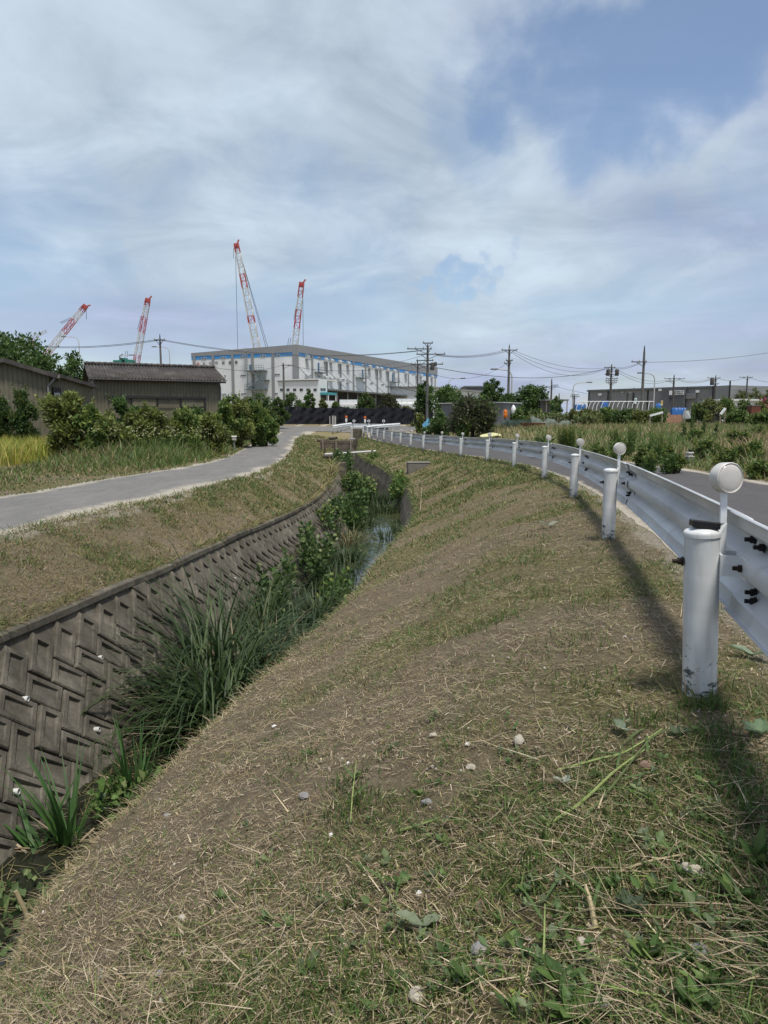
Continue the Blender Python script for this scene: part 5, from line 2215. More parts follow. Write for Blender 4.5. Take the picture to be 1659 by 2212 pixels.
def shed_gable():
    zg = EYE - 1.25

    def z1(x, y):
        return (x / 3.979, 685.8 + y / 3.979)
    P0, P1 = at(-140, 880, 25.5), at(*z1(425, 800), 27)
    F = Facade(P0, P1)
    root = empty('barn', (P1.x, P1.y, zg), 0, 'olive metal barn gable with a white shutter door at the left edge', 'barn')
    o = root.location
    rs, rh = F.loc(*z1(30, 350))
    es, eh = F.loc(*z1(495, 492))
    L_ = F.len
    slope = (rh - eh) / (es - rs)

    def top(s):
        return rh - abs(s - rs) * slope - 0.08
    corrugated(F, root, 0, L_, zg, 0, 0.16, -0.02, 'cladding_olive', 'cladding', topfun=top)
    back = 7.0
    for (a, b) in ((rs, es), (rs, rs - (es - rs) * 2)):
        mb = MB()
        ha, hb = rh, rh - abs(b - rs) * slope
        for nn in (0.25,):
            vs = [F.pt(a, ha, nn) - o, F.pt(b, hb, nn) - o, F.pt(b, hb, -back) - o, F.pt(a, ha, -back) - o]
            vs += [v - Vector((0, 0, 0.16)) for v in vs]
        mb.add(vs, [(0, 1, 2, 3), (7, 6, 5, 4), (0, 4, 5, 1), (1, 5, 6, 2), (2, 6, 7, 3), (3, 7, 4, 0)])
        mb.build('roof', 'roof_slate', root)
    mb = MB()
    mb.bar(F.pt(es, eh - 0.08, 0.25) - o, F.pt(es, eh - 0.08, -back) - o, 0.14, 0.12)
    mb.build('gutter', 'concrete', root)
    mb = MB()
    F.block(mb, L_ - 0.02, L_ + 0.04, zg, top(L_) - 0.02, -back, 0.0, o)
    mb.build('side_wall', 'cladding_olive', root)
    mb = MB()
    mb.tube([F.pt(es - 0.1, eh - 0.15, 0.2) - o, F.pt(L_, eh - 0.45, 0.07) - o, F.pt(L_, zg, 0.07) - o], 0.04, 8)
    mb.build('downpipe', 'hut_steel', root)
    # lean-to with the shutter
    Q0, Q1 = F.pt(L_ + 0.05, 0, -1.2), at(*z1(795, 600), 31.5)
    F2 = Facade(Q0, Q1)
    s0, h0 = F2.loc(*z1(535, 512))
    s1, h1 = F2.loc(*z1(795, 590))

    def top2(s):
        return h0 + (h1 - h0) * (s - s0) / (s1 - s0) - 0.08
    corrugated(F2, root, 0, F2.len, zg, 0, 0.16, -0.02, 'cladding_olive', 'cladding', topfun=top2)
    mb = MB()
    vs = [F2.pt(-0.3, top2(-0.3) + 0.12, 0.2) - o, F2.pt(F2.len + 0.1, top2(F2.len) + 0.12, 0.2) - o, F2.pt(F2.len + 0.1, top2(F2.len) + 0.12, -5) - o, F2.pt(-0.3, top2(-0.3) + 0.12, -5) - o]
    vs += [v - Vector((0, 0, 0.14)) for v in vs]
    mb.add(vs, [(0, 1, 2, 3), (7, 6, 5, 4), (0, 4, 5, 1), (1, 5, 6, 2), (2, 6, 7, 3), (3, 7, 4, 0)])
    mb.build('roof', 'roof_slate', root)
    a, hh = F2.loc(*z1(445, 600))
    b, _ = F2.loc(*z1(515, 610))
    a = max(a, 0.02)
    mb = MB()
    F2.block(mb, a, b, zg, hh, 0.01, 0.05, o)
    fr = mb.build('shutter_frame', 'frame_dark', root)
    for k in range(15):
        mb = MB()
        z0 = zg + (hh - zg - 0.2) * k / 15
        F2.block(mb, a + 0.04, b - 0.15, z0 + 0.006, z0 + (hh - zg - 0.2) / 15 - 0.006, 0.05, 0.075, o)
        sl = mb.build('shutter_slat', 'shutter', root)
        sl.parent = fr


shed_gable()


# ------------------------------------------------------------------ hut, tank and garden things on the right
def hut():
    def z5(x, y):
        return (877.8 + x / 3.78, 729.7 + y / 3.78)
    zg = EYE - 0.55
    P0, P1 = at(*z5(285, 535), 52), at(*z5(785, 540), 49)
    F = Facade(P0, P1)
    root = empty('storage_hut', (P0.x, P0.y, zg), 0, 'grey corrugated storage hut behind the persimmon tree', 'hut')
    o = root.location
    zt = (P0.z + P1.z) / 2
    mb = MB()
    F.block(mb, 0, F.len, zg, zt, -2.4, -0.04, o)
    mb.build('body', 'hut_steel', root)
    corrugated(F, root, 0, F.len, zg, zt, 0.20, 0.025, 'hut_steel', 'cladding')
    mb = MB()
    F.block(mb, -0.15, F.len + 0.15, zt + 0.01, zt + 0.08, -2.6, 0.2, o)
    mb.build('roof', 'duct_grey', root)
    # white cabinet
    c0, c1 = at(*z5(805, 548), 50.5), at(*z5(866, 548), 50.5)
    cab = empty('white_cabinet', (c0.x, c0.y, zg), 0, 'white sheet metal cabinet right of the grey hut', 'cabinet')
    w, h = c1.x - c0.x, c0.z - zg
    MB().box(0, w, 0, 1.0, 0, h).build('body', 'panel_white', cab)
    MB().box(-0.05, w + 0.05, -0.06, 1.05, h + 0.005, h + 0.06).build('top', 'duct_grey', cab)
    MB().box(0.06, w / 2 - 0.02, -0.03, -0.001, 0.1, h - 0.08).build('door', 'sign_white', cab)
    MB().box(w / 2 + 0.02, w - 0.06, -0.03, -0.001, 0.1, h - 0.08).build('door', 'sign_white', cab)
    # orange tank
    c = at(*z5(804, 652), 49.3)
    t = empty('orange_tank', c, 0, 'small orange plastic tank by the hut corner', 'tank')
    MB().lathe([(0.34, 0), (0.37, 0.08), (0.36, 0.3), (0.38, 0.34), (0.36, 0.38), (0.37, 0.75), (0.33, 0.98), (0.2, 1.12), (0.16, 1.14)], 18, Matrix.Diagonal((0.48, 0.48, 0.48, 1))).build('barrel', 'tank_orange', t, smooth=True)
    MB().lathe([(0.06, 0.55), (0.06, 0.59)], 14).build('lid', 'tank_orange', t)
    c = at(*z5(872, 628), 50)
    t = empty('white_bag', c, 0, 'white sack hanging beside the cabinet', 'sack')
    MB().lathe([(0.08, 0), (0.16, 0.06), (0.2, 0.25), (0.18, 0.45), (0.1, 0.6), (0.04, 0.68)], 12).build('sack_body', 'sign_white', t, smooth=True)
    c = at(*z5(680, 705), 45)
    t = empty('orange_crate', c, R(20), 'faded orange crate under the persimmon tree', 'crate')
    MB().box(-0.2, 0.2, -0.15, 0.15, 0, 0.28).box(-0.23, 0.23, -0.18, 0.18, 0.285, 0.33).build('crate_body', 'brick_red', t, bevel=0.01)
    c = at(*z5(1030, 716), 44)
    t = empty('orange_tray', c, R(8), 'low orange tray in the vegetable patch before the net', 'tray')
    MB().box(-0.75, 0.75, -0.2, 0.2, 0, 0.12).box(-0.78, 0.78, -0.23, 0.23, 0.121, 0.16).build('tray_body', 'brick_red', t, bevel=0.01)
    # crumpled yellow sheet
    c = at(*z5(683, 798), 38)
    t = empty('yellow_sheet', (c.x, c.y, G(c.x, c.y)), 0, 'crumpled pale yellow sheet on the dry verge under the tree', 'sheet')
    nx, ny = 20, 10
    vs, fs = [], []
    for j in range(ny):
        for i in range(nx):
            x, y = (i / (nx - 1) - 0.5) * 1.1, (j / (ny - 1) - 0.5) * 0.8
            z = 0.26 * math.exp(-(x / 0.85) ** 2 - (y / 0.5) ** 2) + 0.10 * float(fbm(np.array([x * 3 + 9]), np.array([y * 3]), 3, 4)[0]) + (0.08 if x > 0 else 0) * math.exp(-(y / .4) ** 2) * max(0, 1 - abs(x - .7))
            vs.append((x, y, z))
    for j in range(ny - 1):
        for i in range(nx - 1):
            a = j * nx + i
            fs.append((a, a + 1, a + nx + 1, a + nx))
    MB().add(vs, fs).build('sheet_cloth', 'tarp_yellow', t, smooth=True)


hut()


def garden():
    def z6(x, y):
        return (1220 + x / 3.78, 729.7 + y / 3.78)
    # tunnel hoops
    Yh = 58
    gx = [90, 130, 190, 222, 255, 290, 355, 385, 422, 462, 505, 545, 585, 630, 680]
    for i, x in enumerate(gx):
        b0 = at(*z6(x, 600), Yh + 0.0)
        t = at(*z6(x + 45, 516), Yh + 0.8)
        zg = G(b0.x, b0.y)
        h = t.z - zg
        w = 3.1
        o = empty('tunnel_hoop', (b0.x, b0.y, zg), R(62 + random.uniform(-3, 3)), ORD[i] + ' bare pipe hoop from the left end of the garden tunnel', 'hoop', 'tunnel hoops')
        pts = [(0, 0, -0.2)] + [(w / 2 - w / 2 * math.cos(a), 0, h * 0.45 + h * 0.55 * math.sin(a)) for a in np.linspace(0, math.pi, 14)] + [(w, 0, -0.2)]
        MB().tube(pts, 0.024, 6).build('pipe_arch', 'duct_grey', o)
    a, b = at(*z6(90, 520), 58.9), at(*z6(725, 520), 58.9)
    o = empty('ridge_pipe', a, 0, 'long straight pipe joining the tops of the tunnel hoops', 'pipe')
    MB().tube([(0, 0, 0), b - a], 0.03, 6).build('pipe_barrel', 'rail_white', o)
    # blue sheeted things
    for (x0, x1, y0, y1, Y, lab) in ((872, 990, 566, 600, 54, 'bright blue tarpaulin roll with a white end in the field'), (295, 352, 510, 552, 62, 'blue tarpaulin bundle behind the hoops'),
                                     (738, 790, 532, 556, 64, 'small blue cover left of the yellow sign'), (85, 170, 540, 566, 66, 'blue netting heap at the left end of the hoops')):
        p0, p1 = at(*z6(x0, y0), Y), at(*z6(x1, y1), Y)
        w, h = p1.x - p0.x, p0.z - p1.z
        o = empty('blue_tarp', (p0.x, Y, p1.z - 0.25), 0, lab, 'tarpaulin')
        n = 14
        vs, fs = [], []
        prof = [(0, -0.6), (0.5, -0.58), (0.85, -0.4), (1.0, 0.0), (0.85, 0.4), (0.5, 0.58), (0, 0.6)]
        for i in range(n + 1):
            for j, (z, y) in enumerate(prof):
                k = 1 + 0.08 * math.sin(i * 2.3 + j) + 0.05 * random.uniform(-1, 1)
                vs.append((w * i / n, y * h * 0.9, (h + 0.2) * z * k))
        k = len(prof)
        for i in range(n):
            for j in range(k - 1):
                q = i * k + j
                fs.append((q, q + k, q + k + 1, q + 1))
        fs += [tuple(range(k)), tuple(n * k + j for j in reversed(range(k)))]
        MB().add(vs, fs).build('tarp_sheet', 'tarp_blue', o, smooth=True)
    p = at(*z6(1005, 602), 51.8)
    o = empty('white_sheet', p, 0, 'torn white plastic sheet at the end of the blue roll', 'sheet')
    MB().add([(-.15, 0, -.5), (.2, -.1, -.5), (.2, -.05, .15), (.1, .1, .05), (-.1, 0, .2), (-.2, .05, .1)], [(0, 1, 2, 3, 4, 5)]).add([(-.25, .3, -.5), (.3, .3, -.5), (.2, .28, .1), (-.15, .3, .1)], [(0, 1, 2, 3)]).build('sheet_cloth', 'film_white', o)
    # signs
    for (x, y, w, h, Y, m, lab) in ((792, 533, 16, 40, 60, 'tarp_yellow', 'small pale yellow signboard among the weeds'), (578, 515, 18, 46, 66, 'sign_white', 'narrow pale banner behind the hoops')):
        p = at(*z6(x, y), Y)
        o = empty('signboard', (p.x, p.y, G(p.x, p.y)), 0, lab, 'sign')
        ww, hh = w / 3.78 * Y / 1530, h / 3.78 * Y / 1530
        zt = p.z + hh * 0.5 - o.location.z
        MB().box(-ww / 2, ww / 2, -0.03, 0, zt - hh, zt).build('board', m, o)
        MB().bar((0, 0.03, 0), (0, 0.03, zt - 0.1), 0.06).build('post', 'pole_concrete', o)
        MB().box(-ww * 0.3, ww * 0.3, -0.036, -0.031, zt - hh * 0.5, zt - hh * 0.2).build('marking', 'tank_orange' if m != 'sign_white' else 'teal', o)
    # raised bed of bare soil and black mulch
    a, b = at(*z6(775, 695), 58), at(*z6(1245, 690), 58)
    for (t0, t1, mat, lab) in ((0, 0.36, 'bed_soil', 'bank of bare reddish soil across the field'), (0.365, 1, 'bed_dark', 'long bank of dark mulched soil across the field')):
        p0, p1 = a.lerp(b, t0), a.lerp(b, t1)
        o = empty('soil_bed', p0, 0, lab, 'soil bed')
        w = p1.x - p0.x
        vs, fs = [], []
        n = 24
        prof = [(-1.0, -0.3), (-0.75, 0.35), (-0.5, 0.66), (0.5, 0.72), (1.0, 0.3), (1.2, -0.3)]
        for i in range(n + 1):
            e = min(1, min((i / n * w + (0.15 if t0 else 0)) / 1.0 + (1 if t0 else 0), 1))
            for j, (y, z) in enumerate(prof):
                vs.append((w * i / n, y + 0.5, (z if z < 0 else z * (0.25 + 0.75 * e)) * 1.15 + random.uniform(-.04, .04)))
        k = len(prof)
        fs = [(i * k + j, (i + 1) * k + j, (i + 1) * k + j + 1, i * k + j + 1) for i in range(n) for j in range(k - 1)]
        fs += [tuple(range(k)), tuple(n * k + j for j in reversed(range(k)))]
        MB().add(vs, fs).build('soil_bank', mat, o)
    # leaning white boards on stakes
    for (x0, y0, x1, y1, Y, lab) in ((695, 637, 800, 608, 48, 'white pipe resting on two stakes left of the soil bank'), (1272, 625, 1312, 575, 44, 'short tilted white board on stakes right of the soil bank')):
        p0, p1 = at(*z6(x0, y0), Y), at(*z6(x1, y1), Y)
        o = empty('white_bar', p0, 0, lab, 'bar')
        MB().bar((0, 0, 0), p1 - p0, 0.10, 0.12).build('bar', 'rail_white', o)
        for k in ((0.02, 0.98)):
            q = (p1 - p0) * k
            MB().bar((q.x, 0.02, q.z - 0.06), (q.x, 0.02, G(p0.x + q.x, Y) - p0.z - 0.1), 0.07).build('stake', 'wood_grey', o)
    p0, p1 = at(*z6(1088, 548), 66), at(*z6(1335, 532), 60)
    o = empty('trellis_rail', p0, 0, 'long pale pole lying along the weeds on the right', 'pole')
    MB().tube([(0, 0, 0), p1 - p0], 0.06, 6).build('rail', 'wood_grey', o)
    for k in (0.05, 0.5, 0.95):
        q = (p1 - p0) * k
        MB().bar(q, q + Vector((0, 0, -1.8)), 0.08).build('post', 'wood_grey', o)
    p = at(*z6(1541, 622), 50)
    o = empty('red_box', p, R(10), 'dark red box with a wire basket on the far right of the field', 'box')
    MB().box(-0.36, 0.36, -0.25, 0.25, -0.1, 0.55).build('box_body', 'brick_red', o, bevel=0.02)
    MB().box(-0.38, 0.38, -0.27, 0.27, 0.555, 0.60).build('lid', 'hut_steel', o)
    # boundary marker on the verge
    p = hit(1489, 999)
    o = empty('boundary_marker', p, R(12), 'small white capped concrete marker with a dark plate on the verge', 'marker')
    MB().box(-0.075, 0.075, -0.06, 0.06, -0.1, 0.13).build('footing', 'concrete', o, bevel=0.01)
    MB().box(-0.08, 0.08, -0.065, 0.065, 0.131, 0.145).build('white_band', 'sign_white', o)
    MB().box(-0.055, 0.055, -0.045, 0.045, 0.146, 0.205).build('shaft', 'concrete_light', o, bevel=0.006)
    MB().box(-0.07, 0.07, -0.06, 0.06, 0.206, 0.235).build('cap', 'sign_white', o, bevel=0.006)
    MB().box(-0.015, 0.03, -0.015, 0.015, 0.236, 0.275).build('pin', 'frame_dark', o)
    MB().lathe([(0.05, 0.276), (0.055, 0.286), (0.03, 0.296)], 12).build('plate', 'frame_dark', o)


simple('bed_soil', (0.20, 0.115, 0.075), 0.95, 0, 0.25, 2, bump=0.6)
simple('bed_dark', (0.10, 0.095, 0.085), 0.8, 0, 0.25, 2, bump=0.6)
garden()


def junction_things():
    # black net fence across the far side
    zb = EYE - 0.75
    us = [588, 640, 690, 735, 780, 830, 880, 915, 935]
    tops_ = [876, 878, 880, 878, 882, 878, 881, 886, 884]
    root = empty('net_fence', at(588, 915, 78), 0, 'long sagging black net fence behind the junction', 'fence')
    o = root.location
    for i in range(len(us) - 1):
        n, m = 14, 7
        vs, fs = [], []
        for k in range(n + 1):
            t = k / n
            u = us[i] + (us[i + 1] - us[i]) * t
            vt = tops_[i] + (tops_[i + 1] - tops_[i]) * t + 2.2 * math.sin(math.pi * t) + random.uniform(-.4, .4)
            for j in range(m + 1):
                v = vt + (916.5 - vt) * j / m
                p = at(u, v, 78 + 1.5 * math.sin(i * 1.7)*0 + 0.12 * math.sin(k * 1.1 + j * 0.6 + i) + 0.06 * math.sin(j * 2.2 + k))
                vs.append(p - o)
        fs = [(k * (m + 1) + j, (k + 1) * (m + 1) + j, (k + 1) * (m + 1) + j + 1, k * (m + 1) + j + 1) for k in range(n) for j in range(m)]
        MB().add(vs, fs).build('net_panel', 'net_black', root, smooth=True)
    for u, v in zip(us, tops_):
        p = at(u, v - 1.5, 78.15) - o
        MB().tube([p, p + Vector((0, 0, -2.2))], 0.035, 6).build('post', 'wood_grey', root)
    # orange reflectors behind the junction
    for (u, v, lab) in ((748, 900.6, 'orange round reflector with white tag left of the arrow discs'), (788.6, 902, 'red orange round reflector with white tag between two arrow discs')):
        p = at(u, v, 76)
        r = empty('reflector_post', (p.x, p.y, EYE - 0.8), 0, lab, 'reflector')
        h = p.z - (EYE - 0.8)
        MB().lathe([(0.10, -0.04), (0.125, -0.02), (0.125, 0.03), (0.08, 0.05)], 16, Matrix.Translation((0, 0, h)) @ Matrix.Rotation(R(90), 4, 'X')).build('disc', 'lens_orange', r)
        MB().box(-0.10, 0.10, -0.02, 0.02, h - 0.50, h - 0.15).build('tag', 'sign_white', r)
        MB().bar((0, 0.03, 0), (0, 0.03, h - 0.2), 0.07).build('post', 'white_paint', r)
    # white sign post at the corner
    p = at(901.4, 891, 66)
    r = empty('marker_post', (p.x, p.y, EYE - 1.25), 0, 'thin white post standing at the junction corner', 'post')
    MB().tube([(0, 0, 0), (0, 0, p.z - EYE + 1.25)], 0.05, 8).build('shaft', 'white_paint', r)
    MB().lathe([(0.055, 0), (0.055, 0.12)], 8, Matrix.Translation((0, 0, p.z - EYE + 1.05))).build('band', 'lens_orange', r)
    for i, u in enumerate((712.5, 719, 724)):
        p = at(u, (899, 898, 898.5)[i], 74.5)
        r = empty('stub_post', (p.x, p.y, EYE - 0.95), 0, ('thin leaning concrete stub post left of the pair beyond the farm road', 'left one of two grey stub posts beyond the farm road', 'right one of two grey stub posts beyond the farm road')[i], 'post', 'stub posts')
        w = 0.09 if i == 0 else 0.17
        MB().box(-w / 2, w / 2, -w / 2, w / 2, -0.2, p.z - EYE + 0.95).build('shaft', 'concrete_light', r, bevel=0.01)
        MB().box(-w / 2 - .01, w / 2 + .01, -w / 2 - .01, w / 2 + .01, p.z - EYE + 0.955, p.z - EYE + 0.985).build('top', 'concrete', r)
    # garden stakes and blue rag by the corner plot
    stakes = [(914, 919), (918, 917), (922, 921), (926, 920), (930, 922), (934, 921), (939, 923), (944, 925), (949, 924), (953, 926)]
    for i, (u, v) in enumerate(stakes):
        p = at(u, v, 52 - i * 0.8)
        g = G(p.x, p.y)
        r = empty('garden_stake', (p.x, p.y, g - 0.1), 0, ORD[i] + ' pale stake from the left in the row fencing the corner plot', 'stake', 'stakes of the corner plot')
        MB().bar((0, 0, 0), (random.uniform(-.06, .06), 0, max(p.z - g + 0.1, 0.5)), 0.06).build('shaft', 'wood_grey' if i % 3 else 'concrete_light', r)
        MB().bar((-0.02, -0.03, 0.3), (0.1, -0.03, 0.32), 0.03).build('tie', 'rail_white', r)
    p = at(920, 925, 50.5)
    r = empty('blue_rag', p, 0, 'light blue rag hanging on the stakes of the corner plot', 'rag')
    MB().add([(-.2, 0, 0), (.1, .02, -.05), (.3, 0, .45), (.15, .05, .75), (0, 0, .5), (-.25, .04, .3)], [(0, 1, 2, 3, 4, 5)]).add([(-.1, .06, .1), (.2, .08, .05), (.22, .05, .5), (-.1, .08, .4)], [(0, 1, 2, 3)]).build('cloth', 'rag_blue', r)
    # tyre / trough at the road edge
    p = at(820, 927.5, 64.5)
    r = empty('dark_trough', p, 0, 'low dark trough behind the end of the guardrail', 'trough')
    MB().box(-0.8, 0.8, -0.2, 0.2, -0.2, 0.12).box(-0.84, 0.84, -0.24, 0.24, 0.121, 0.17).build('trough_body', 'steel_grey', r)
    # white film tunnels in front of the warehouse
    for (u0, u1, vt, vb, Y, lab) in ((735, 772, 863.5, 884, 96, 'white film tunnel left of the two round trees'), (856, 925, 861.5, 884, 92, 'white film tunnel right of the two round trees'), (700, 722, 866, 886, 98, 'short white film tunnel near the annexe')):
        p0, p1 = at(u0, vb, Y), at(u1, vb, Y)
        h = at(u0, vt, Y).z - p0.z
        r = empty('film_tunnel', p0, 0, lab, 'tunnel')
        n, m = 12, 10
        w = p1.x - p0.x
        vs = []
        for i in range(n + 1):
            for j in range(m + 1):
                a = math.pi * j / m
                k = 1 + (0.02 if i % 2 else -0.02)
                vs.append((w * i / n, -1.5 * math.cos(a) * k, h * math.sin(a) ** 0.8 * k))
        fs = [(i * (m + 1) + j, (i + 1) * (m + 1) + j, (i + 1) * (m + 1) + j + 1, i * (m + 1) + j + 1) for i in range(n) for j in range(m)]
        fs += [tuple(range(m + 1)), tuple(n * (m + 1) + j for j in reversed(range(m + 1)))]
        MB().add(vs, fs).build('film', 'film_white', r, smooth=True)
        for i in range(0, n + 1, 2):
            MB().tube([(w * i / n, -1.53 * math.cos(math.pi * j / m), 1.03 * h * math.sin(math.pi * j / m) ** 0.8) for j in range(m + 1)], 0.03, 5).build('hoop', 'duct_grey', r)


simple('rag_blue', (0.15, 0.42, 0.62), 0.7, 0, 0.15, 5)
junction_things()


# ------------------------------------------------------------------ cranes
def crane(label, tip, base, Y, w0, w1, reds, extra=()):
    T, B = at(*tip, Y), at(*base, Y)
    d = (T - B)
    Lb = d.length
    B2 = B - d.normalized() * 12          # the boom goes on behind the roofs
    root = empty('crane', (B2.x, B2.y, B2.z - 4), 0, label, 'crane')
    o = root.location
    up = d.normalized()
    s = up.cross(Vector((0, 1, 0))).normalized()
    f = s.cross(up).normalized()
    n = int(Lb / (w0 * 1.1))

    def pt(t, a, b):
        w = (w1 + (w0 - w1) * min(1, (1 - t) * 1.3)) / 2
        return B + d * t + s * a * w + f * b * w - o

    def red(t):
        return any(a <= t <= b for a, b in reds)
    secs = []
    ts = [i / n for i in range(-int(12 / Lb * n), n + 1)]
    cur = None
    for i in range(len(ts) - 1):
        t0, t1 = ts[i], ts[i + 1]
        r = red(1 - (t0 + t1) / 2)
        if cur is None or cur[0] != r:
            cur = (r, MB())
            secs.append(cur)
        mb = cur[1]
        cr = w0 * 0.115
        for a in (-1, 1):
            for b in (-1, 1):
                mb.bar(pt(t0, a, b), pt(t1, a, b), cr)
        k = 1 if i % 2 else -1
        for b in (-1, 1):
            mb.bar(pt(t0, -k, b), pt(t1, k, b), cr * 0.6)
            mb.bar(pt(t0, b, -k), pt(t1, b, k), cr * 0.6)
        mb.bar(pt(t1, -1, -1), pt(t1, 1, -1), cr * 0.6)
        mb.bar(pt(t1, -1, 1), pt(t1, 1, 1), cr * 0.6)
    for r, mb in secs:
        mb.build('boom_section', 'crane_red' if r else 'crane_white', root)
    mb = MB()
    e = T - o
    mb.bar(e - s * w1 * 0.6, e + s * w1 * 0.6, w1 * 0.7, w1 * 1.1)
    mb.bar(e, e + d.normalized() * w1 * 1.3 - s * w1 * 0.8, w1 * 0.3)
    mb.build('boom_head', 'crane_red', root)
    for (a, b, nm) in extra:
        pa, pb = at(*a, Y + 1) - o, at(*b, Y + 1) - o
        MB().tube([pa, pb], 0.09, 5).build(nm, 'cable_black', root)
    return root


def zc(x, y):
    return (406 + x / 5.815, 493.7 + y / 5.815)


crane('tallest red and white lattice crane boom rising behind the warehouse', (511, 531), (556, 757), 300, 2.5, 1.7, ((0, 0.06), (0.24, 0.42), (0.67, 0.76)),
      ((zc(650, 290), zc(988, 1520), 'pendant'), (zc(690, 430), zc(1012, 1520), 'pendant'), (zc(597, 250), zc(626, 1530), 'hoist_rope'), (zc(574, 240), zc(574, 370), 'hook_rope')))
crane('red and white crane boom leaning right over the warehouse corner', zc(1427, 705), zc(1340, 1490), 290, 2.1, 1.7, ((0, 0.17), (0.40, 0.66)), ((zc(1362, 960), zc(1330, 1140), 'pendant'), (zc(1270, 1370), zc(1245, 1500), 'pendant'), (zc(1296, 1370), zc(1268, 1500), 'pendant'), (zc(1443, 800), zc(1448, 1500), 'hoist_rope')))
crane('upright red and white crane boom above the slate roofed shed', (319, 649), (293, 790), 280, 1.9, 1.5, ((0, 0.12), (0.28, 0.46), (0.82, 1.1)), (((305, 682), (297, 712), 'pendant'), ((272, 758), (268, 785), 'pendant'), ((276, 758), (273, 785), 'pendant')))
crane('slanting red and white crane boom above the trees at the left', (183, 663), (92, 775), 280, 1.9, 1.5, ((0, 0.12), (0.24, 0.47), (0.80, 1.1)), (((186, 668), (187, 690), 'hook_rope'), ((129, 697), (153, 686), 'pendant'), ((132, 699), (156, 688), 'pendant')))
# small dark red gantry crane at the far left
P = [at(*p, 300) for p in ((66.5, 731), (60, 752), (81, 760), (101, 715))]
root = empty('crane', P[2], 0, 'small dark red crane frame just over the left trees', 'crane')
o = root.location
for a, b, nm in ((0, 1, 'mast_leg'), (0, 2, 'mast_leg'), (0, 3, 'jib')):
    mb = MB()
    n = 8
    d = P[b] - P[a]
    sd = d.normalized().cross(Vector((0, 1, 0))) * 0.45
    for k in range(n):
        p, q = P[a] + d * k / n - o, P[a] + d * (k + 1) / n - o
        mb.bar(p - sd, q - sd, 0.2)
        mb.bar(p + sd, q + sd, 0.2)
        mb.bar(p - sd * (1 if k % 2 else -1), q + sd * (1 if k % 2 else -1), 0.15)
    mb.build(nm, 'crane_red' if nm != 'jib' else 'duct_grey', root)
MB().box(-0.8, 0.8, -0.5, 0.5, -0.6, 0.3, Matrix.Translation(P[0] - o)).build('mast_head', 'frame_dark', root)
# green machine top
a = at(244, 786, 120)
root = empty('green_machine', a, 0, 'green machine cab showing over the shed roof', 'machine')
k = 120 / 1530
MB().box(0, 18 * k, 0, 2, 0, 8 * k).build('left_housing', 'machine_green', root, bevel=0.05)
MB().box(14 * k, 24 * k, 0.3, 2, 8 * k + 0.01, 13 * k).build('cab', 'machine_green', root, bevel=0.05)
MB().box(25 * k, 40 * k, 0, 2, 0, 9 * k).build('right_housing', 'machine_green', root, bevel=0.05)
MB().tube([(12 * k, 0.5, 8 * k), (12.5 * k, 0.5, 17 * k), (20 * k, 0.5, 21 * k)], 0.08, 6).build('exhaust', 'steel_grey', root)
MB().box(15 * k, 19 * k, 0.28, 0.30, 8.5 * k, 12 * k).build('cab_window', 'glass_dark', root)


# ------------------------------------------------------------------ poles, lamps, wires
def pole(label, u, vt, Y, r=0.15, arms=(), mat='pole_concrete', extra=()):
    p = at(u, vt, Y)
    zg = G(p.x, p.y) - 0.3
    root = empty('utility_pole', (p.x, p.y, zg), 0, label, 'utility pole')
    H = p.z - zg
    MB().tube([(0, 0, 0), (0, 0, H * 0.5), (0, 0, H - 0.7)], [r * 0.95, r * 0.8, r * 0.62], 12).build('pole_shaft', mat, root, smooth=True)
    MB().tube([(0, 0, H - 0.72), (0, 0, H - 0.2), (0, 0, H)], [r * 0.6, r * 0.35, r * 0.15], 8).build('top_spike', 'pole_dark', root)
    for (v, wl, wr) in arms:
        z = at(u, v, Y).z - zg
        arm = MB().bar((-wl, -0.16, z), (wr, -0.16, z), 0.08, 0.09).build('cross_arm', 'pole_dark', root)
        k = max(2, int((wl + wr) / 0.75) + 1)
        for i in range(k):
            x = -wl + 0.08 + (wl + wr - 0.16) * i / (k - 1)
            mb = MB().lathe([(0.035, 0.05), (0.06, 0.08), (0.035, 0.11), (0.06, 0.14), (0.035, 0.17), (0.05, 0.2), (0.02, 0.23)], 8, Matrix.Translation((x, -0.16, z)))
            mb.build('insulator', 'shutter', root).parent = arm
        MB().bar((-wl * 0.6, -0.17, z - 0.04), (0, -0.12, z - 0.5), 0.05).bar((wr * 0.6, -0.17, z - 0.04), (0, -0.12, z - 0.5), 0.05).build('brace', 'pole_dark', root)
    for (v, dx, rr, hh) in extra:
        z = at(u, v, Y).z - zg
        tr = MB().lathe([(rr * 0.9, 0), (rr, 0.05), (rr, hh - 0.1), (rr * 0.9, hh), (rr * 0.3, hh + 0.04)], 12, Matrix.Translation((dx, -0.2, z))).build('transformer', 'pole_dark', root, smooth=True)
        MB().bar((0, -0.1, z + hh * 0.7), (dx, -0.2, z + hh * 0.7), 0.06).build('hanger', 'pole_dark', root)
    return root


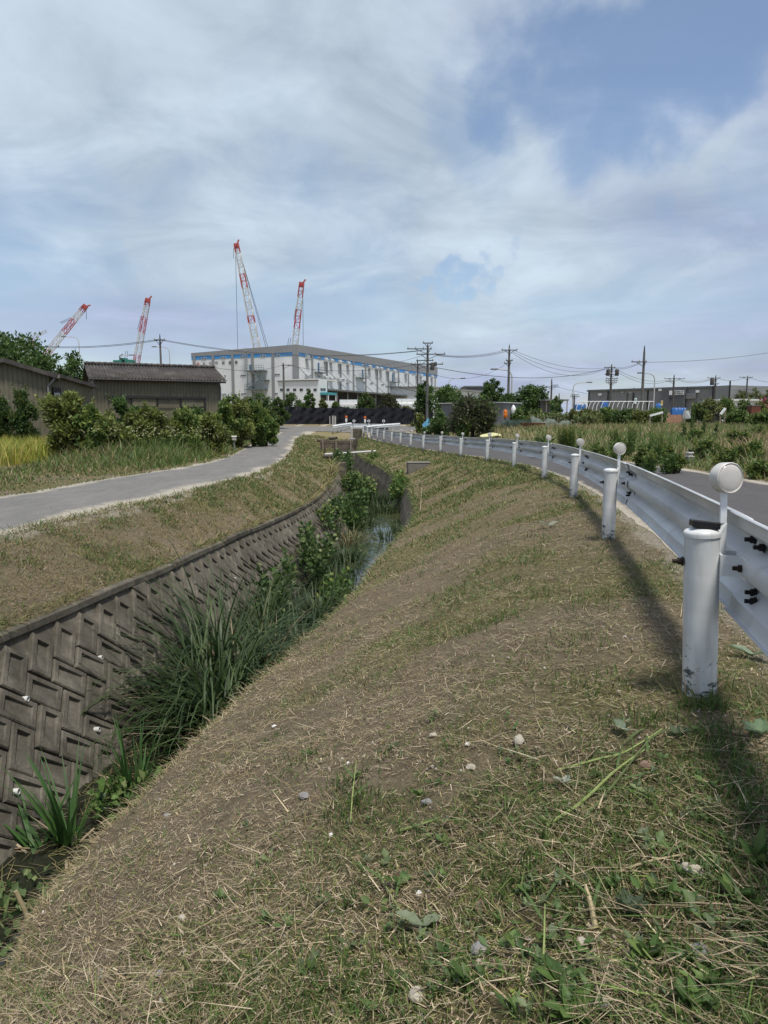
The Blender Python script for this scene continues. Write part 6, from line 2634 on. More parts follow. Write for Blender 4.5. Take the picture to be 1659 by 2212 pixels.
pole('concrete power pole rising over the slate roofed shed', 345, 721, 70, 0.14, ((735, 0.55, 0.55),))
pole('slim concrete pole standing before the warehouse annexe', 612, 783, 100, 0.2, ((789, 0.2, 1.6),))
pole('stout power pole with stacked arms at the junction garden', 924, 740, 70, 0.16, ((741.5, 0.5, 0.5), (754, 2.0, 0.4), (765.5, 1.1, 1.7), (787, 1.3, 1.5)), extra=((800, 0.45, 0.2, 0.7), (792, 0.75, 0.13, 0.4)))
pole('thinner second pole just left of the stout junction pole', 902.5, 778.5, 74, 0.13, ((779, 0.15, 1.6), (787, 0.7, 2.0), (836, 3.3, 0.6)))
pole('tall power pole right of the tall round tree', 1100.5, 744, 82, 0.18, ((756.5, 0.9, 0.9), (779, 0.4, 0.4), (785, 0.6, 0.2)))
pole('plain dark pole between round tree and lamp', 1192, 817, 120, 0.2, ((836, 1.2, 1.2), (832, 0.1, 1.0)), 'pole_dark')
pole('short dark pole beside the garden shed', 1208, 849, 90, 0.16, (), 'pole_dark')
pole('power pole with many arms and two transformers before the factory', 1321.5, 786, 105, 0.22, ((794, 1.1, 0.5), (809, 1.0, 0.9), (818, 0.8, 0.9), (822.5, 0.9, 0.9), (827, 0.8, 0.8)), 'pole_dark', ((812, -0.55, 0.28, 0.9), (812, 0.75, 0.28, 0.9)))
pole('tallest plain power pole before the grey factory', 1392.5, 746, 72, 0.17, ((782, 1.3, 0.25),))
pole('power pole with wide arm in front of the factory sign', 1456.5, 809, 130, 0.24, ((818, 1.8, 1.9), (824, 1.5, 0.1)), 'pole_dark')
pole('power pole at the right end of the factory', 1546.5, 810, 130, 0.24, ((816.5, 1.6, 0.8), (829, 0.9, 0.6)), 'pole_dark', ((832, -0.7, 0.35, 1.2),))
pole('thin far power pole near the bamboo', 1615, 811, 135, 0.2, ((815, 1.6, 0.9),), 'pole_dark')
pole('low dark pole behind the hoops with short arm', 1356, 843, 100, 0.2, ((850, 0.9, 0.4),), 'pole_dark')
pole('black topped post behind the hoops', 1369.5, 837, 96, 0.25, (), 'frame_dark')
pole('small pole with boxes left of the grey factory', 1241, 850, 130, 0.2, ((857, 0.8, 0.9), (853, 0.7, 0.7)), 'pole_dark')


def lamp(label, u, vt, vb, Y, reach, r=0.09):
    p, b = at(u, vt, Y), at(u, vb, Y)
    root = empty('street_lamp', (b.x, b.y, b.z - 3), 0, label, 'street lamp')
    H = p.z - b.z + 3
    sg = 1 if reach > 0 else -1
    pts = [(0, 0, 0), (0, 0, H - 1.2), (sg * 0.05, 0, H - 0.7), (sg * 0.3, 0, H - 0.25), (sg * 0.8, 0, H - 0.02), (reach, 0, H + 0.08)]
    MB().tube(pts, [r * 1.3, r, r, r * 0.9, r * 0.8, r * 0.7], 8).build('lamp_pole', 'duct_grey', root, smooth=True)
    MB().box(min(reach, reach + sg * 1.0), max(reach, reach + sg * 1.0), -0.2, 0.2, H, H + 0.2).build('lamp_head', 'steel_grey', root, bevel=0.05)


lamp('street lamp curving left above the left trees', 172, 728, 770, 150, -2.6)
lamp('street lamp curving left over the slate roof', 367, 750, 790, 150, -2.6)
lamp('low street lamp curving right over the slate roof', 258, 768, 785, 150, 2.0)
lamp('street lamp curving right behind the junction trees', 969, 818, 845, 150, 2.5)
lamp('street lamp right behind the tall garden pole', 1105, 799, 860, 100, -2.0, 0.1)
lamp('street lamp curving right beside the round tree', 1237, 827, 870, 130, 2.4)
lamp('street lamp curving left before the factory', 1412, 807, 870, 110, -1.7)


def wire(label, a, b, sag, r=0.02, cat='cable', group=None, n=18):
    """a, b: (u, v, Y)"""
    A, B = at(*a), at(*b)
    o = empty('overhead_cable', A, 0, label, cat, group)
    pts = []
    for i in range(n + 1):
        t = i / n
        p = A.lerp(B, t) - A
        p.z -= sag * 4 * t * (1 - t)
        pts.append(p)
    MB().tube(pts, r, 5).build('cable', 'cable_black', o)


wire('upper cable from the left trees to the shed pole', (-40, 733, 78), (342, 733, 70), 0.75, 0.024, group='cables left of the shed pole')
wire('lower cable from the left trees to the shed pole', (-40, 735, 78), (342, 735.5, 70), 0.75, 0.024, group='cables left of the shed pole')
wire('upper cable from shed pole to junction pole across the warehouse', (347, 733, 70), (918, 756, 70), 0.95, 0.022)
wire('lower cable from shed pole to junction pole across the warehouse', (348, 735, 70), (912, 757.5, 70), 0.95, 0.022)
wire('low cable from the shed to the annexe pole', (470, 795, 78), (612, 788, 100), 0.5, 0.022)
wire('low cable from the annexe pole to the thin junction pole', (614, 788, 100), (902, 787, 74), 0.75, 0.022)
wire('loose cable from warehouse roof to the junction pole', (740, 790, 110), (918, 766, 70), 0.6, 0.016)
wire('top cable between junction pole and tall garden pole', (934, 765, 70), (1093, 755.5, 82), 0.40, 0.018)
wire('second cable between junction pole and tall garden pole', (942, 767, 70), (1100, 756, 82), 0.40, 0.018)
wire('third cable between junction pole and tall garden pole', (945, 768.5, 70), (1107, 755.5, 82), 0.45, 0.018)
wire('long sagging thick cable from the junction pole to the many armed pole', (936, 793, 70), (1318, 794, 105), 1.25, 0.03)
wire('loose cable from the junction pole up to the tall garden pole', (938, 809, 70), (1098, 783, 82), 1.0, 0.016)
wire('upper cable from the tall garden pole to the many armed pole', (1107, 755.5, 82), (1318, 793, 105), 0.95, 0.02)
wire('middle cable from the tall garden pole to the many armed pole', (1105, 758, 82), (1316, 794, 105), 1.35, 0.02)
wire('lower cable from the tall garden pole to the many armed pole', (1103, 760, 82), (1313, 795, 105), 1.8, 0.02)
wire('upper cable between the many armed pole and the tallest plain pole', (1325, 793.5, 105), (1383, 783, 72), 0.25, 0.02)
wire('lower cable between the many armed pole and the tallest plain pole', (1327, 795, 105), (1384, 784.5, 72), 0.3, 0.02)
wire('single cable from the tallest plain pole to the right edge', (1396, 782.5, 72), (1720, 752, 76), 0.35, 0.018)
wire('upper cable from the many armed pole to the sign pole', (1326, 794, 105), (1448, 819.5, 130), 1.0, 0.026)
wire('lower cable from the many armed pole to the sign pole', (1326, 798, 105), (1450, 820, 130), 1.3, 0.026)
wire('cable between sign pole and factory end pole', (1466, 819, 130), (1540, 816.5, 130), 0.55, 0.026)
wire('second cable between sign pole and factory end pole', (1462, 819.5, 130), (1542, 817, 130), 0.75, 0.026)
wire('cable between factory end pole and far thin pole', (1550, 816.5, 130), (1609, 815.5, 135), 0.5, 0.026)
wire('cable from far thin pole to the right edge', (1618, 815.5, 135), (1700, 826, 140), 0.4, 0.026)
wire('low cable from factory end pole past the bamboo', (1551, 842, 130), (1700, 828, 140), 0.5, 0.026)
wire('low cable between plain dark pole and many armed pole', (1196, 833, 120), (1316, 855, 115), 0.3, 0.022)

# ------------------------------------------------------------------ vegetation builders
def norm(a):
    return a / np.maximum(np.linalg.norm(a, axis=1, keepdims=True), 1e-9)


def blade_arrays(P, az, lean, Ln, W, C, segs=2, droop=0.5, rng=RNG, tipc=None, twist=None, bexp=1.3):
    """grass blades: P base, az direction of lean, lean 0 upright .. 1 flat, Ln length, W width, C colour"""
    n = len(P)
    T = np.linspace(0, 1, segs + 1)
    d = np.stack([np.cos(az), np.sin(az), np.zeros(n)], 1)
    tw = az + np.pi / 2 if twist is None else twist
    side = np.stack([np.cos(tw), np.sin(tw), np.zeros(n)], 1)
    V = np.zeros((n, 2 * segs + 1, 3))
    CC = np.zeros((n, 2 * segs + 1, 3))
    pos = P.copy()
    step = Ln / segs
    for k in range(segs + 1):
        t = T[k]
        w = W * (1 - t ** 2.2)
        if k < segs:
            V[:, 2 * k] = pos - side * w[:, None] / 2
            V[:, 2 * k + 1] = pos + side * w[:, None] / 2
            CC[:, 2 * k] = CC[:, 2 * k + 1] = C
        else:
            V[:, 2 * k] = pos
            CC[:, 2 * k] = C if tipc is None else tipc
        ang = np.clip(lean + droop * (t + 0.5 / segs) ** bexp, 0, 2.3) * (np.pi / 2)
        pos = pos + (d * np.sin(ang)[:, None] + np.array([0, 0, 1.0]) * np.cos(ang)[:, None]) * step[:, None]
    m = 2 * segs + 1
    base = (np.arange(n) * m)[:, None]
    quads = []
    for k in range(segs - 1):
        quads.append(base + np.array([[2 * k, 2 * k + 1, 2 * k + 3, 2 * k + 2]]))
    tri = base + np.array([[2 * segs - 2, 2 * segs - 1, 2 * segs]])
    Q = np.concatenate(quads) if quads else np.zeros((0, 4), int)
    return V.reshape(-1, 3), Q, tri, CC.reshape(-1, 3)


def merge(parts):
    Vs, Qs, Ts, Cs = [], [], [], []
    o = 0
    for V, Q, T, C in parts:
        Vs.append(V)
        Cs.append(C)
        if len(Q):
            Qs.append(Q + o)
        if len(T):
            Ts.append(T + o)
        o += len(V)
    F = []
    if Qs:
        F.append(np.concatenate(Qs))
    if Ts:
        F.append(np.concatenate(Ts))
    return np.concatenate(Vs), F, np.concatenate(Cs)


def veg_obj(name, parts, mat='leaf', parent=None, loc=None):
    V, F, C = merge(parts)
    if loc is not None:
        V = V - np.array(loc)
    return link_mesh(name, np_mesh(name, V, F, C), mat, parent)


def pick(pal, n, rng=RNG, jit=0.18):
    pal = np.array(pal)
    c = pal[rng.integers(0, len(pal), n)]
    w = rng.random((n, 1))
    c = c * (1 - w * 0.5) + pal[rng.integers(0, len(pal), n)] * w * 0.5
    return c * (1 + jit * rng.standard_normal((n, 1))).clip(0.5, 1.6)


def leaf_arrays(Cn, D, Nn, L, W, C, fold=0.18):
    """folded rhombic leaves: centre Cn, axis D, normal Nn"""
    n = len(Cn)
    S = norm(np.cross(D, Nn))
    U = norm(np.cross(S, D))
    b = Cn - D * (L / 2)[:, None]
    t = Cn + D * (L / 2)[:, None]
    mid = Cn - D * (L * 0.06)[:, None]
    r = mid + S * (W / 2)[:, None] + U * (W * fold)[:, None]
    l = mid - S * (W / 2)[:, None] + U * (W * fold)[:, None]
    V = np.stack([b, r, t, l], 1).reshape(-1, 3)
    base = (np.arange(n) * 4)[:, None]
    T = np.concatenate([base + np.array([[0, 1, 2]]), base + np.array([[0, 2, 3]])])
    return V, np.zeros((0, 4), int), T, np.repeat(C, 4, 0)


def rand_dir(n, rng):
    return norm(rng.standard_normal((n, 3)))


def foliage(clumps, n, size, pal, rng, tip=None, tip_p=0.25, elong=2.0, shell=0.45, up=0.3):
    """leaves spread through ellipsoid clumps (centre, radii)"""
    cl = np.array([c for c, r in clumps], float)
    rd = np.array([r for c, r in clumps], float)
    vol = (rd[:, 0] * rd[:, 1] + rd[:, 1] * rd[:, 2] + rd[:, 0] * rd[:, 2])
    k = rng.choice(len(cl), n, p=vol / vol.sum())
    d = rand_dir(n, rng)
    rr = rng.random(n) ** shell
    rr = rr * (1 + 0.10 * rng.standard_normal(n))
    P = cl[k] + d * rd[k] * rr[:, None]
    axis = norm(d * 0.9 + rand_dir(n, rng) * 0.8 + np.array([0, 0, up]))
    nn = norm(rand_dir(n, rng) + np.array([0, 0, 0.9]) + d * 0.4)
    C = pick(pal, n, rng)
    clump_tone = (0.82 + 0.36 * rng.random(len(cl)))[k]  # natural leaf colour, varied at random from clump to clump
    C = C * clump_tone[:, None]
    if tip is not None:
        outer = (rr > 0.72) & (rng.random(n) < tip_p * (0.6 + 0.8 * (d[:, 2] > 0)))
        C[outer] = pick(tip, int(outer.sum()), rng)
    L = size * (0.7 + 0.6 * rng.random(n))
    return leaf_arrays(P, axis, nn, L, L / elong, C)


def branches(mb, root_pts, rng):
    for pts, r0, r1 in root_pts:
        n = len(pts)
        mb.tube(pts, [r0 + (r1 - r0) * i / (n - 1) for i in range(n)], 7)


GREEN_DK = [(0.045, 0.09, 0.027), (0.067, 0.123, 0.034), (0.09, 0.139, 0.041)]
GREEN_MD = [(0.095, 0.169, 0.043), (0.127, 0.201, 0.051), (0.074, 0.138, 0.038)]
GREEN_YL = [(0.184, 0.225, 0.049), (0.233, 0.267, 0.075), (0.151, 0.2, 0.049)]
PALE = [(0.22, 0.26, 0.10), (0.17, 0.22, 0.08)]
OLIVE = [(0.134, 0.154, 0.048), (0.173, 0.182, 0.061), (0.096, 0.119, 0.038)]
PURPLE = [(0.074, 0.084, 0.046), (0.095, 0.088, 0.055), (0.059, 0.076, 0.038)]
STRAW = [(0.36, 0.285, 0.178), (0.44, 0.36, 0.235), (0.27, 0.206, 0.13), (0.52, 0.44, 0.31)]
STUB = [(0.285, 0.222, 0.12), (0.34, 0.268, 0.152), (0.205, 0.165, 0.09), (0.23, 0.2, 0.092)]
GRASS = [(0.085, 0.145, 0.034), (0.11, 0.175, 0.045), (0.15, 0.195, 0.06), (0.062, 0.115, 0.028)]


def bush(name, label, cat, u, vt, Y, wpx, n=5000, size=0.09, pal=GREEN_MD, tip=None, tip_p=0.3, group=None, seed=1, depth=1.0, base=None, nclump=24, low=0.0, elong=2.0, stems=5, x=None):
    """a shrub standing on the ground at picture column u, distance Y, its top at picture row vt"""
    n, size = int(n * 0.74), size * 1.12
    rng = np.random.default_rng(seed)
    top = at(u, vt, Y)
    X = top.x if x is None else x
    g = G(X, Y) if base is None else base
    h = top.z - g
    w = wpx * Y / FOC
    root = empty(name, (X, Y, g), 0, label, cat, group)
    cl = []
    for i in range(nclump):
        t = (i + 0.5) / nclump
        z = low * h + (1 - low) * h * (0.12 + 0.80 * t) * (0.92 + 0.1 * rng.random())
        env = math.sin(math.pi * min(0.97, 0.22 + 0.72 * t)) ** 0.6
        a = rng.random() * 6.28
        r_ = (w / 2) * env * (0.15 + 0.68 * rng.random())
        rad = (w / 2) * (0.20 + 0.26 * rng.random()) * (0.55 + 0.45 * env)
        rz = min(rad * (0.7 + 0.3 * rng.random()), h - z + 0.02)
        cl.append(((r_ * math.cos(a), r_ * math.sin(a) * depth, z), (rad, rad * depth, max(rz, 0.12 * h))))
    cl.append(((0, 0, h * 0.86), (w * 0.14, w * 0.14, h * 0.14)))
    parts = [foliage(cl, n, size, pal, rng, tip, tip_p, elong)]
    # young shoots standing out of the outline
    ns = 26
    for i in range(ns):
        c, r3 = cl[rng.integers(0, len(cl))]
        d = rand_dir(1, rng)[0]
        d[2] = abs(d[2]) + 0.35
        d /= np.linalg.norm(d)
        p0 = np.array(c) + d * np.array(r3) * 0.8
        Ls = h * (0.06 + 0.10 * rng.random())
        k = 9
        tt = np.linspace(0, 1, k)
        pp = p0 + d * (tt * Ls)[:, None] + np.array([0, 0, 1.0]) * (tt ** 2 * Ls * 0.3)[:, None]
        ax = norm(rand_dir(k, rng) * 0.8 + d * 0.7)
        Lz = size * (0.75 + 0.5 * rng.random(k)) * (1.1 - 0.4 * tt)
        parts.append(leaf_arrays(pp + ax * (Lz / 2)[:, None], ax, norm(rand_dir(k, rng) + np.array([0, 0, 1.0])), Lz, Lz / elong, pick(tip if tip is not None and rng.random() < 0.6 else pal, k, rng)))
    o = veg_obj('crown', parts, 'leaf', root)
    mb = MB()
    for i in range(stems):
        c = cl[rng.integers(0, len(cl))][0]
        mid = (c[0] * 0.3 + rng.normal() * 0.05, c[1] * 0.3 + rng.normal() * 0.05, c[2] * 0.5)
        mb.tube([(rng.normal() * 0.04, rng.normal() * 0.04, -0.1), mid, c], [0.03 * h ** 0.5 + 0.01, 0.018, 0.006], 6)
    mb.build('stem', 'bark', root, smooth=True)
    return root


def tree(label, u, vt, Y, wpx, hcrown, n=7000, size=0.14, pal=GREEN_DK, tip=None, tip_p=0.3, seed=1, base=None, conical=False, trunk_r=0.09, nclump=22, cat='tree', name='tree', lean=0.0, elong=1.8, group=None):
    n, size = int(n * 0.68), size * 1.17
    rng = np.random.default_rng(seed)
    top = at(u, vt, Y)
    g = G(top.x, Y) if base is None else base
    H = top.z - g
    w = 1.22 * wpx * Y / FOC
    root = empty(name, (top.x, Y, g), 0, label, cat, group)
    z0 = H * (1 - hcrown)
    cl = []
    mb = MB()
    mb.tube([(0, 0, -0.15), (lean * 0.3, 0, z0 * 0.6), (lean * 0.6, 0, z0 + (H - z0) * 0.3), (lean, 0, z0 + (H - z0) * 0.75)], [trunk_r * 1.25, trunk_r, trunk_r * 0.7, trunk_r * 0.2], 9)
    for i in range(nclump):
        t = (i + 0.5) / nclump
        z = z0 + (H - z0) * (0.08 + 0.82 * t)
        env = (1 - t) ** 0.6 * 0.95 + 0.06 if conical else math.sin(math.pi * min(0.95, 0.25 + 0.66 * t)) ** 0.7
        a = i * 2.4 + rng.random()
        r_ = w / 2 * env * (0.35 + 0.42 * rng.random())
        rad = w / 2 * (0.26 + 0.2 * rng.random()) * (0.45 + 0.55 * env)
        c = (r_ * math.cos(a) + lean * t, r_ * math.sin(a), z)
        cl.append((c, (rad, rad, rad * (0.65 + 0.3 * rng.random()))))
        s = Vector((lean * 0.5 * t, 0, z0 * 0.7 + (z - z0) * 0.55))
        m = s.lerp(Vector(c), 0.55) + Vector((0, 0, 0.06 * H))
        mb.tube([s, m, c], [trunk_r * 0.42, trunk_r * 0.25, trunk_r * 0.06], 6)
    cl.append(((lean, 0, H * 0.95), (w * 0.10, w * 0.10, H * 0.06)))
    mb.build('trunk', 'bark', root, smooth=True)
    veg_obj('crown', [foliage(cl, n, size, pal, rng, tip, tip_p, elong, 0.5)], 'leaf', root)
    return root


# ------------------------------------------------------------------ trees and shrubs, left side
tree('dark evergreen towering behind the barn at the left edge', 0, 716, 43, 220, 0.9, 26000, 0.21, GREEN_DK, GREEN_MD, 0.3, 1, nclump=44, trunk_r=0.2)
tree('dark evergreen sloping down to the right of the tall barn evergreen', 75, 758, 42, 125, 0.9, 15000, 0.19, GREEN_DK, GREEN_MD, 0.25, 2, nclump=34, trunk_r=0.14)
tree('loose leafy tree with upright shoots between barn and shed', 163, 757, 40, 74, 0.75, 3800, 0.2, GREEN_MD, GREEN_DK, 0.2, 3, nclump=18, trunk_r=0.1, elong=2.6)
tree('low round tree between barn evergreen and the leafy tree', 128, 790, 38, 60, 0.8, 4000, 0.15, GREEN_DK, GREEN_MD, 0.2, 4)
bush('shrub', 'rounded dark shrub before the barn wall', 'shrub', 46, 844, 25, 78, 6500, 0.11, GREEN_DK, OLIVE, 0.22, 'shrubs before the barn', 5)
bush('shrub', 'dark shrub cut off by the left edge of the picture', 'shrub', -4, 856, 25.5, 70, 5000, 0.11, GREEN_DK, OLIVE, 0.22, 'shrubs before the barn', 6)
HG = 'shrubs of the hedge along the farm road'
hedge = [(152, 845, 21.5, 112, 15000, 'tallest hedge shrub with pale shoot tips at the corner of the yellow field', OLIVE, GREEN_YL, 0.34),
         (196, 872, 21.0, 60, 5500, 'lower hedge shrub against the right flank of the tallest shrub', GREEN_MD, GREEN_YL, 0.3),
         (232, 897, 21.8, 90, 7000, 'wide olive hedge shrub under the shed wall', OLIVE, GREEN_YL, 0.35),
         (262, 856, 27.0, 70, 5200, 'dark glossy shrub against the left sliding door', GREEN_DK, GREEN_MD, 0.25),
         (290, 888, 24.0, 74, 6000, 'yellow green hedge shrub below the middle sliding door', OLIVE, GREEN_YL, 0.4),
         (334, 880, 24.5, 78, 6500, 'hedge shrub with upright shoots under the middle of the shed', OLIVE, GREEN_YL, 0.35),
         (392, 883, 25.5, 84, 7000, 'bright hedge shrub under the right sliding door', GREEN_MD, GREEN_YL, 0.4),
         (424, 879, 28.0, 58, 5000, 'dark hedge shrub just left of the shed corner', GREEN_DK, GREEN_MD, 0.3),
         (454, 893, 27.0, 66, 6000, 'yellow tipped hedge shrub in front of the shed corner', OLIVE, GREEN_YL, 0.4),
         (486, 862, 33.0, 60, 6500, 'tall green hedge shrub right of the shed corner', GREEN_MD, GREEN_YL, 0.3),
         (516, 862, 34.5, 62, 6500, 'yellow green hedge shrub right of the tall green one', OLIVE, GREEN_YL, 0.4),
         (546, 874, 36.0, 56, 6000, 'dense hedge shrub before the right end of the row', GREEN_MD, GREEN_YL, 0.25),
         (574, 890, 37.0, 46, 6000, 'clipped round hedge shrub at the right end of the row', GREEN_MD, GREEN_YL, 0.25)]
for i, (u, vt, Y, w, n, lab, pal, tip, tp) in enumerate(hedge):
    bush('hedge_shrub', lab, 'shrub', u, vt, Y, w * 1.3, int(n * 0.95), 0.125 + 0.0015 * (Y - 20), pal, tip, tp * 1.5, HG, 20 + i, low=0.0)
for i, (u, vt, Y, w, lab) in enumerate(((505, 852, 60, 60, 'dark tree clump right of the shed before the warehouse'), (565, 850, 66, 62, 'broad dark tree clump left of the slim pole'), (540, 858, 62, 50, 'round green tree clump between hedge and warehouse'), (600, 858, 70, 40, 'small dark tree at the left end of the black net'))):
    tree(lab, u, vt, Y, w, 0.92, 4200, 0.2, GREEN_DK if i != 2 else GREEN_MD, OLIVE, 0.25, 40 + i, nclump=18)
BT = 'trees behind the black net'
for i, (u, vt, Y, w, con, pal, lab) in enumerate(((630, 848, 84, 52, False, GREEN_DK, 'spreading dark tree behind the black net left of the cone shaped tree'), (668, 842, 84, 28, False, GREEN_MD, 'narrow upright tree before the annexe corner'), (697, 861, 86, 24, False, OLIVE, 'small olive tree before the annexe porch'),
                                                  (726, 868, 86, 30, False, GREEN_MD, 'thin pale shrub tree left of the film tunnel'), (791, 847, 84, 46, False, GREEN_DK, 'left one of the two round dark trees before the loading dock'), (839, 850, 83, 50, False, PURPLE, 'right one of the two round dark trees before the loading dock'),
                                                  (750, 880, 82, 40, False, GREEN_DK, 'low shrub behind the net below the film tunnel'), (880, 878, 82, 40, False, OLIVE, 'low olive shrub behind the net beside the thin pole'), (654, 872, 83, 40, False, GREEN_DK, 'low dark shrub behind the net under the narrow tree'))):
    tree(lab, u, vt, Y, w, 0.93, 4500, 0.2, pal, OLIVE, 0.2, 60 + i, conical=con, nclump=18, group=BT)
# ------------------------------------------------------------------ right side
tree('shaggy tree beside the stout junction pole', 917, 822, 73, 48, 0.8, 4500, 0.2, GREEN_DK, GREEN_MD, 0.3, 80, nclump=16)
tree('wide tree right of the stout junction pole', 966, 831, 70, 66, 0.85, 6500, 0.2, GREEN_MD, GREEN_DK, 0.3, 81, nclump=22)
tree('tall round dense tree left of the garden pole', 1064, 817, 68, 54, 0.9, 7500, 0.19, GREEN_DK, GREEN_MD, 0.35, 82, nclump=24)
tree('broad tree right of the garden pole', 1146, 831, 66, 84, 0.9, 8500, 0.2, GREEN_DK, GREEN_MD, 0.35, 83, nclump=26)
tree('small dark tree behind the persimmon', 1095, 850, 60, 50, 0.9, 4500, 0.18, GREEN_DK, GREEN_MD, 0.2, 84)
tree('big dark persimmon tree spreading over the dry verge', 1022, 860, 41, 104, 0.82, 9000, 0.17, PURPLE, GREEN_MD, 0.22, 85, nclump=34, trunk_r=0.12)
bush('shrub', 'dark green shrub over the garden stakes', 'shrub', 950, 892, 44, 70, 5500, 0.14, GREEN_DK, GREEN_MD, 0.35, None, 86)
bush('shrub', 'bright green bush left of the persimmon trunk', 'shrub', 1000, 898, 40, 44, 4500, 0.13, GREEN_MD, GREEN_YL, 0.3, None, 87)
bush('shrub', 'yellow green shrub at the net end by the thin post', 'shrub', 905, 893, 60, 34, 2500, 0.16, OLIVE, GREEN_YL, 0.35, None, 88)
tree('young tree with upright twigs before the garden shed', 1202, 857, 58, 34, 0.85, 1500, 0.16, GREEN_MD, GREEN_DK, 0.2, 89, nclump=12)
WG = 'weedy shrubs across the field'
rngw = random.Random(4)
weeds = [(1118, 884, 50, 50), (1160, 886, 52, 60), (1270, 884, 52, 60), (1310, 880, 54, 60), (1352, 884, 52, 66), (1385, 888, 50, 44), (1420, 882, 56, 56), (1505, 872, 56, 44), (1536, 862, 58, 60), (1570, 858, 58, 60), (1606, 866, 54, 50),
         (1640, 872, 52, 50), (1590, 885, 44, 60), (1650, 890, 40, 60), (1240, 888, 50, 50)]
names = ['left of the leek rows', 'behind the leek rows', 'right behind the net', 'under the left hoops', 'under the middle hoops', 'under the right hoops', 'before the signboard', 'behind the blue roll end', 'under the factory window', 'under the factory end', 'left of the red box', 'behind the red box', 'below the red box', 'at the right edge below the red box', 'before the first hoop']
for i, (u, vt, Y, w) in enumerate(weeds):
    bush('weed_shrub', 'tangled green weed shrub ' + names[i], 'shrub', u, vt, Y, w, 3600, 0.16, (GREEN_MD, GREEN_DK, OLIVE)[i % 3], GREEN_YL if i % 2 else PALE, 0.22, WG, 100 + i, depth=1.3)
for i, (u, vt, w) in enumerate(((1600, 842, 40), (1630, 838, 44), (1660, 841, 44))):
    tree(('left', 'middle', 'right')[i] + ' one of the far bamboo clumps at the right edge', u, vt, 150, w, 0.95, 3000, 0.42, OLIVE, GREEN_MD, 0.3, 120 + i, nclump=14, elong=3.0, group='far bamboo clumps')
bush('shrub', 'pink flowering shrub at the right edge before the bamboo', 'shrub', 1652, 862, 70, 26, 1500, 0.2, GREEN_MD, [(0.5, 0.06, 0.16), (0.4, 0.05, 0.2)], 0.9, None, 125)
for i, (u, Y) in enumerate(((700, 150), (560, 150), (480, 140))):
    pass


# ------------------------------------------------------------------ tall grass, crop, verges
def scatter_region(n, x0, x1, y0, y1, rng, power=1.0):
    """x0, x1 functions of y; y spread so that nearer ground is denser"""
    t = rng.random(n)
    if power == 1.0:
        y = y0 * (y1 / y0) ** t
    else:
        p = 1 - power
        y = (y0 ** p + (y1 ** p - y0 ** p) * t) ** (1 / p)
    a, b = x0(y), x1(y)
    x = a + (b - a) * rng.random(n)
    return x, y


def ev(c, y):
    return np.interp(np.clip(y, YG[0], YG[-1]), YG, c)


def grass_patch(name, label, cat, n, x0, x1, y0, y1, hmin, hmax, wid, pals, weights, seed, segs=3, droop=0.5, lean=0.3, power=1.0, keep=None, mat='leaf', hfun=None, bumps=True, parent=None):
    rng = np.random.default_rng(seed)
    x, y = scatter_region(n, x0, x1, y0, y1, rng, power)
    if keep is not None:
        k = keep(x, y, rng)
        x, y = x[k], y[k]
    n = len(x)
    z = ground(x, y)
    h = hmin + (hmax - hmin) * rng.random(n) ** 1.4
    if hfun is not None:
        h = h * hfun(x, y)
    wts = weights(x, y) if callable(weights) else np.repeat(np.array([weights]), n, 0)
    wts = wts / wts.sum(1, keepdims=True)
    r = rng.random(n)
    cum = np.cumsum(wts, 1)
    idx = (r[:, None] > cum).sum(1).clip(0, len(pals) - 1)
    C = np.zeros((n, 3))
    for i, p in enumerate(pals):
        m = idx == i
        C[m] = pick(p, int(m.sum()), rng)
    w = wid * 1.3 * (0.6 + 0.8 * rng.random(n)) * (1 + y / 30.0)
    arr = blade_arrays(np.stack([x, y, z - 0.01], 1), rng.random(n) * 6.283, lean * rng.random(n), h, w, C, segs, droop * (0.4 + rng.random(n)), rng, twist=rng.random(n) * 6.283)
    o = veg_obj(name, [arr], mat)
    tag(o, label, cat, None, 'stuff')
    return o


# yellow green crop field behind the left verge
grass_patch('crop_field', 'ripe yellow green grain field at the left edge', 'crop', 24000, lambda y: np.full_like(y, -24.0), lambda y: ev(LF[0], y) - 4.15 - 0.05 * (y - 15), 15.2, 26, 0.62, 0.86, 0.012,
            [[(0.40, 0.40, 0.07), (0.46, 0.44, 0.09), (0.34, 0.38, 0.06)], [(0.2, 0.28, 0.06)], [(0.52, 0.44, 0.15)]], (0.62, 0.2, 0.18), 201, 3, 0.35, 0.18, 0.6)


def vergeL_keep(x, y, rng):
    e = ev(LF[0], y)
    d = e - x
    return (d > 0.12 + 0.35 * rng.random(len(x)))


def vergeL_h(x, y):
    d = ev(LF[0], y) - x
    return np.clip(0.25 + d / 1.6, 0.25, 1.1) * np.clip((y - 14.5) / 6, 0.16, 1) * (0.6 + 0.8 * fbm(x * 0.8, y * 0.8, 3, 3))


def vergeL_w(x, y):
    d = ev(LF[0], y) - x
    g = fbm(x * 0.6 + 4, y * 0.6, 3, 13)
    tan = np.clip(1.8 - (y - 14) / 6, 0.15, 1.8) * (0.4 + (g < 0.5) * 0.6)
    return np.stack([0.7 + 0.6 * (g > 0.5), tan, 0.25 + 0 * g], 1)


grass_patch('verge_grass', 'tall mixed grass along the hedge side of the farm road', 'grass', 32000, lambda y: ev(LF[0], y) - 3.3, lambda y: ev(LF[0], y) - 0.02, 6.5, 48, 0.35, 0.85, 0.011,
            [GRASS, [(0.30, 0.23, 0.12), (0.24, 0.19, 0.10), (0.36, 0.29, 0.17)], GREEN_YL], vergeL_w, 202, 3, 0.7, 0.35, 0.8, vergeL_keep, hfun=vergeL_h)
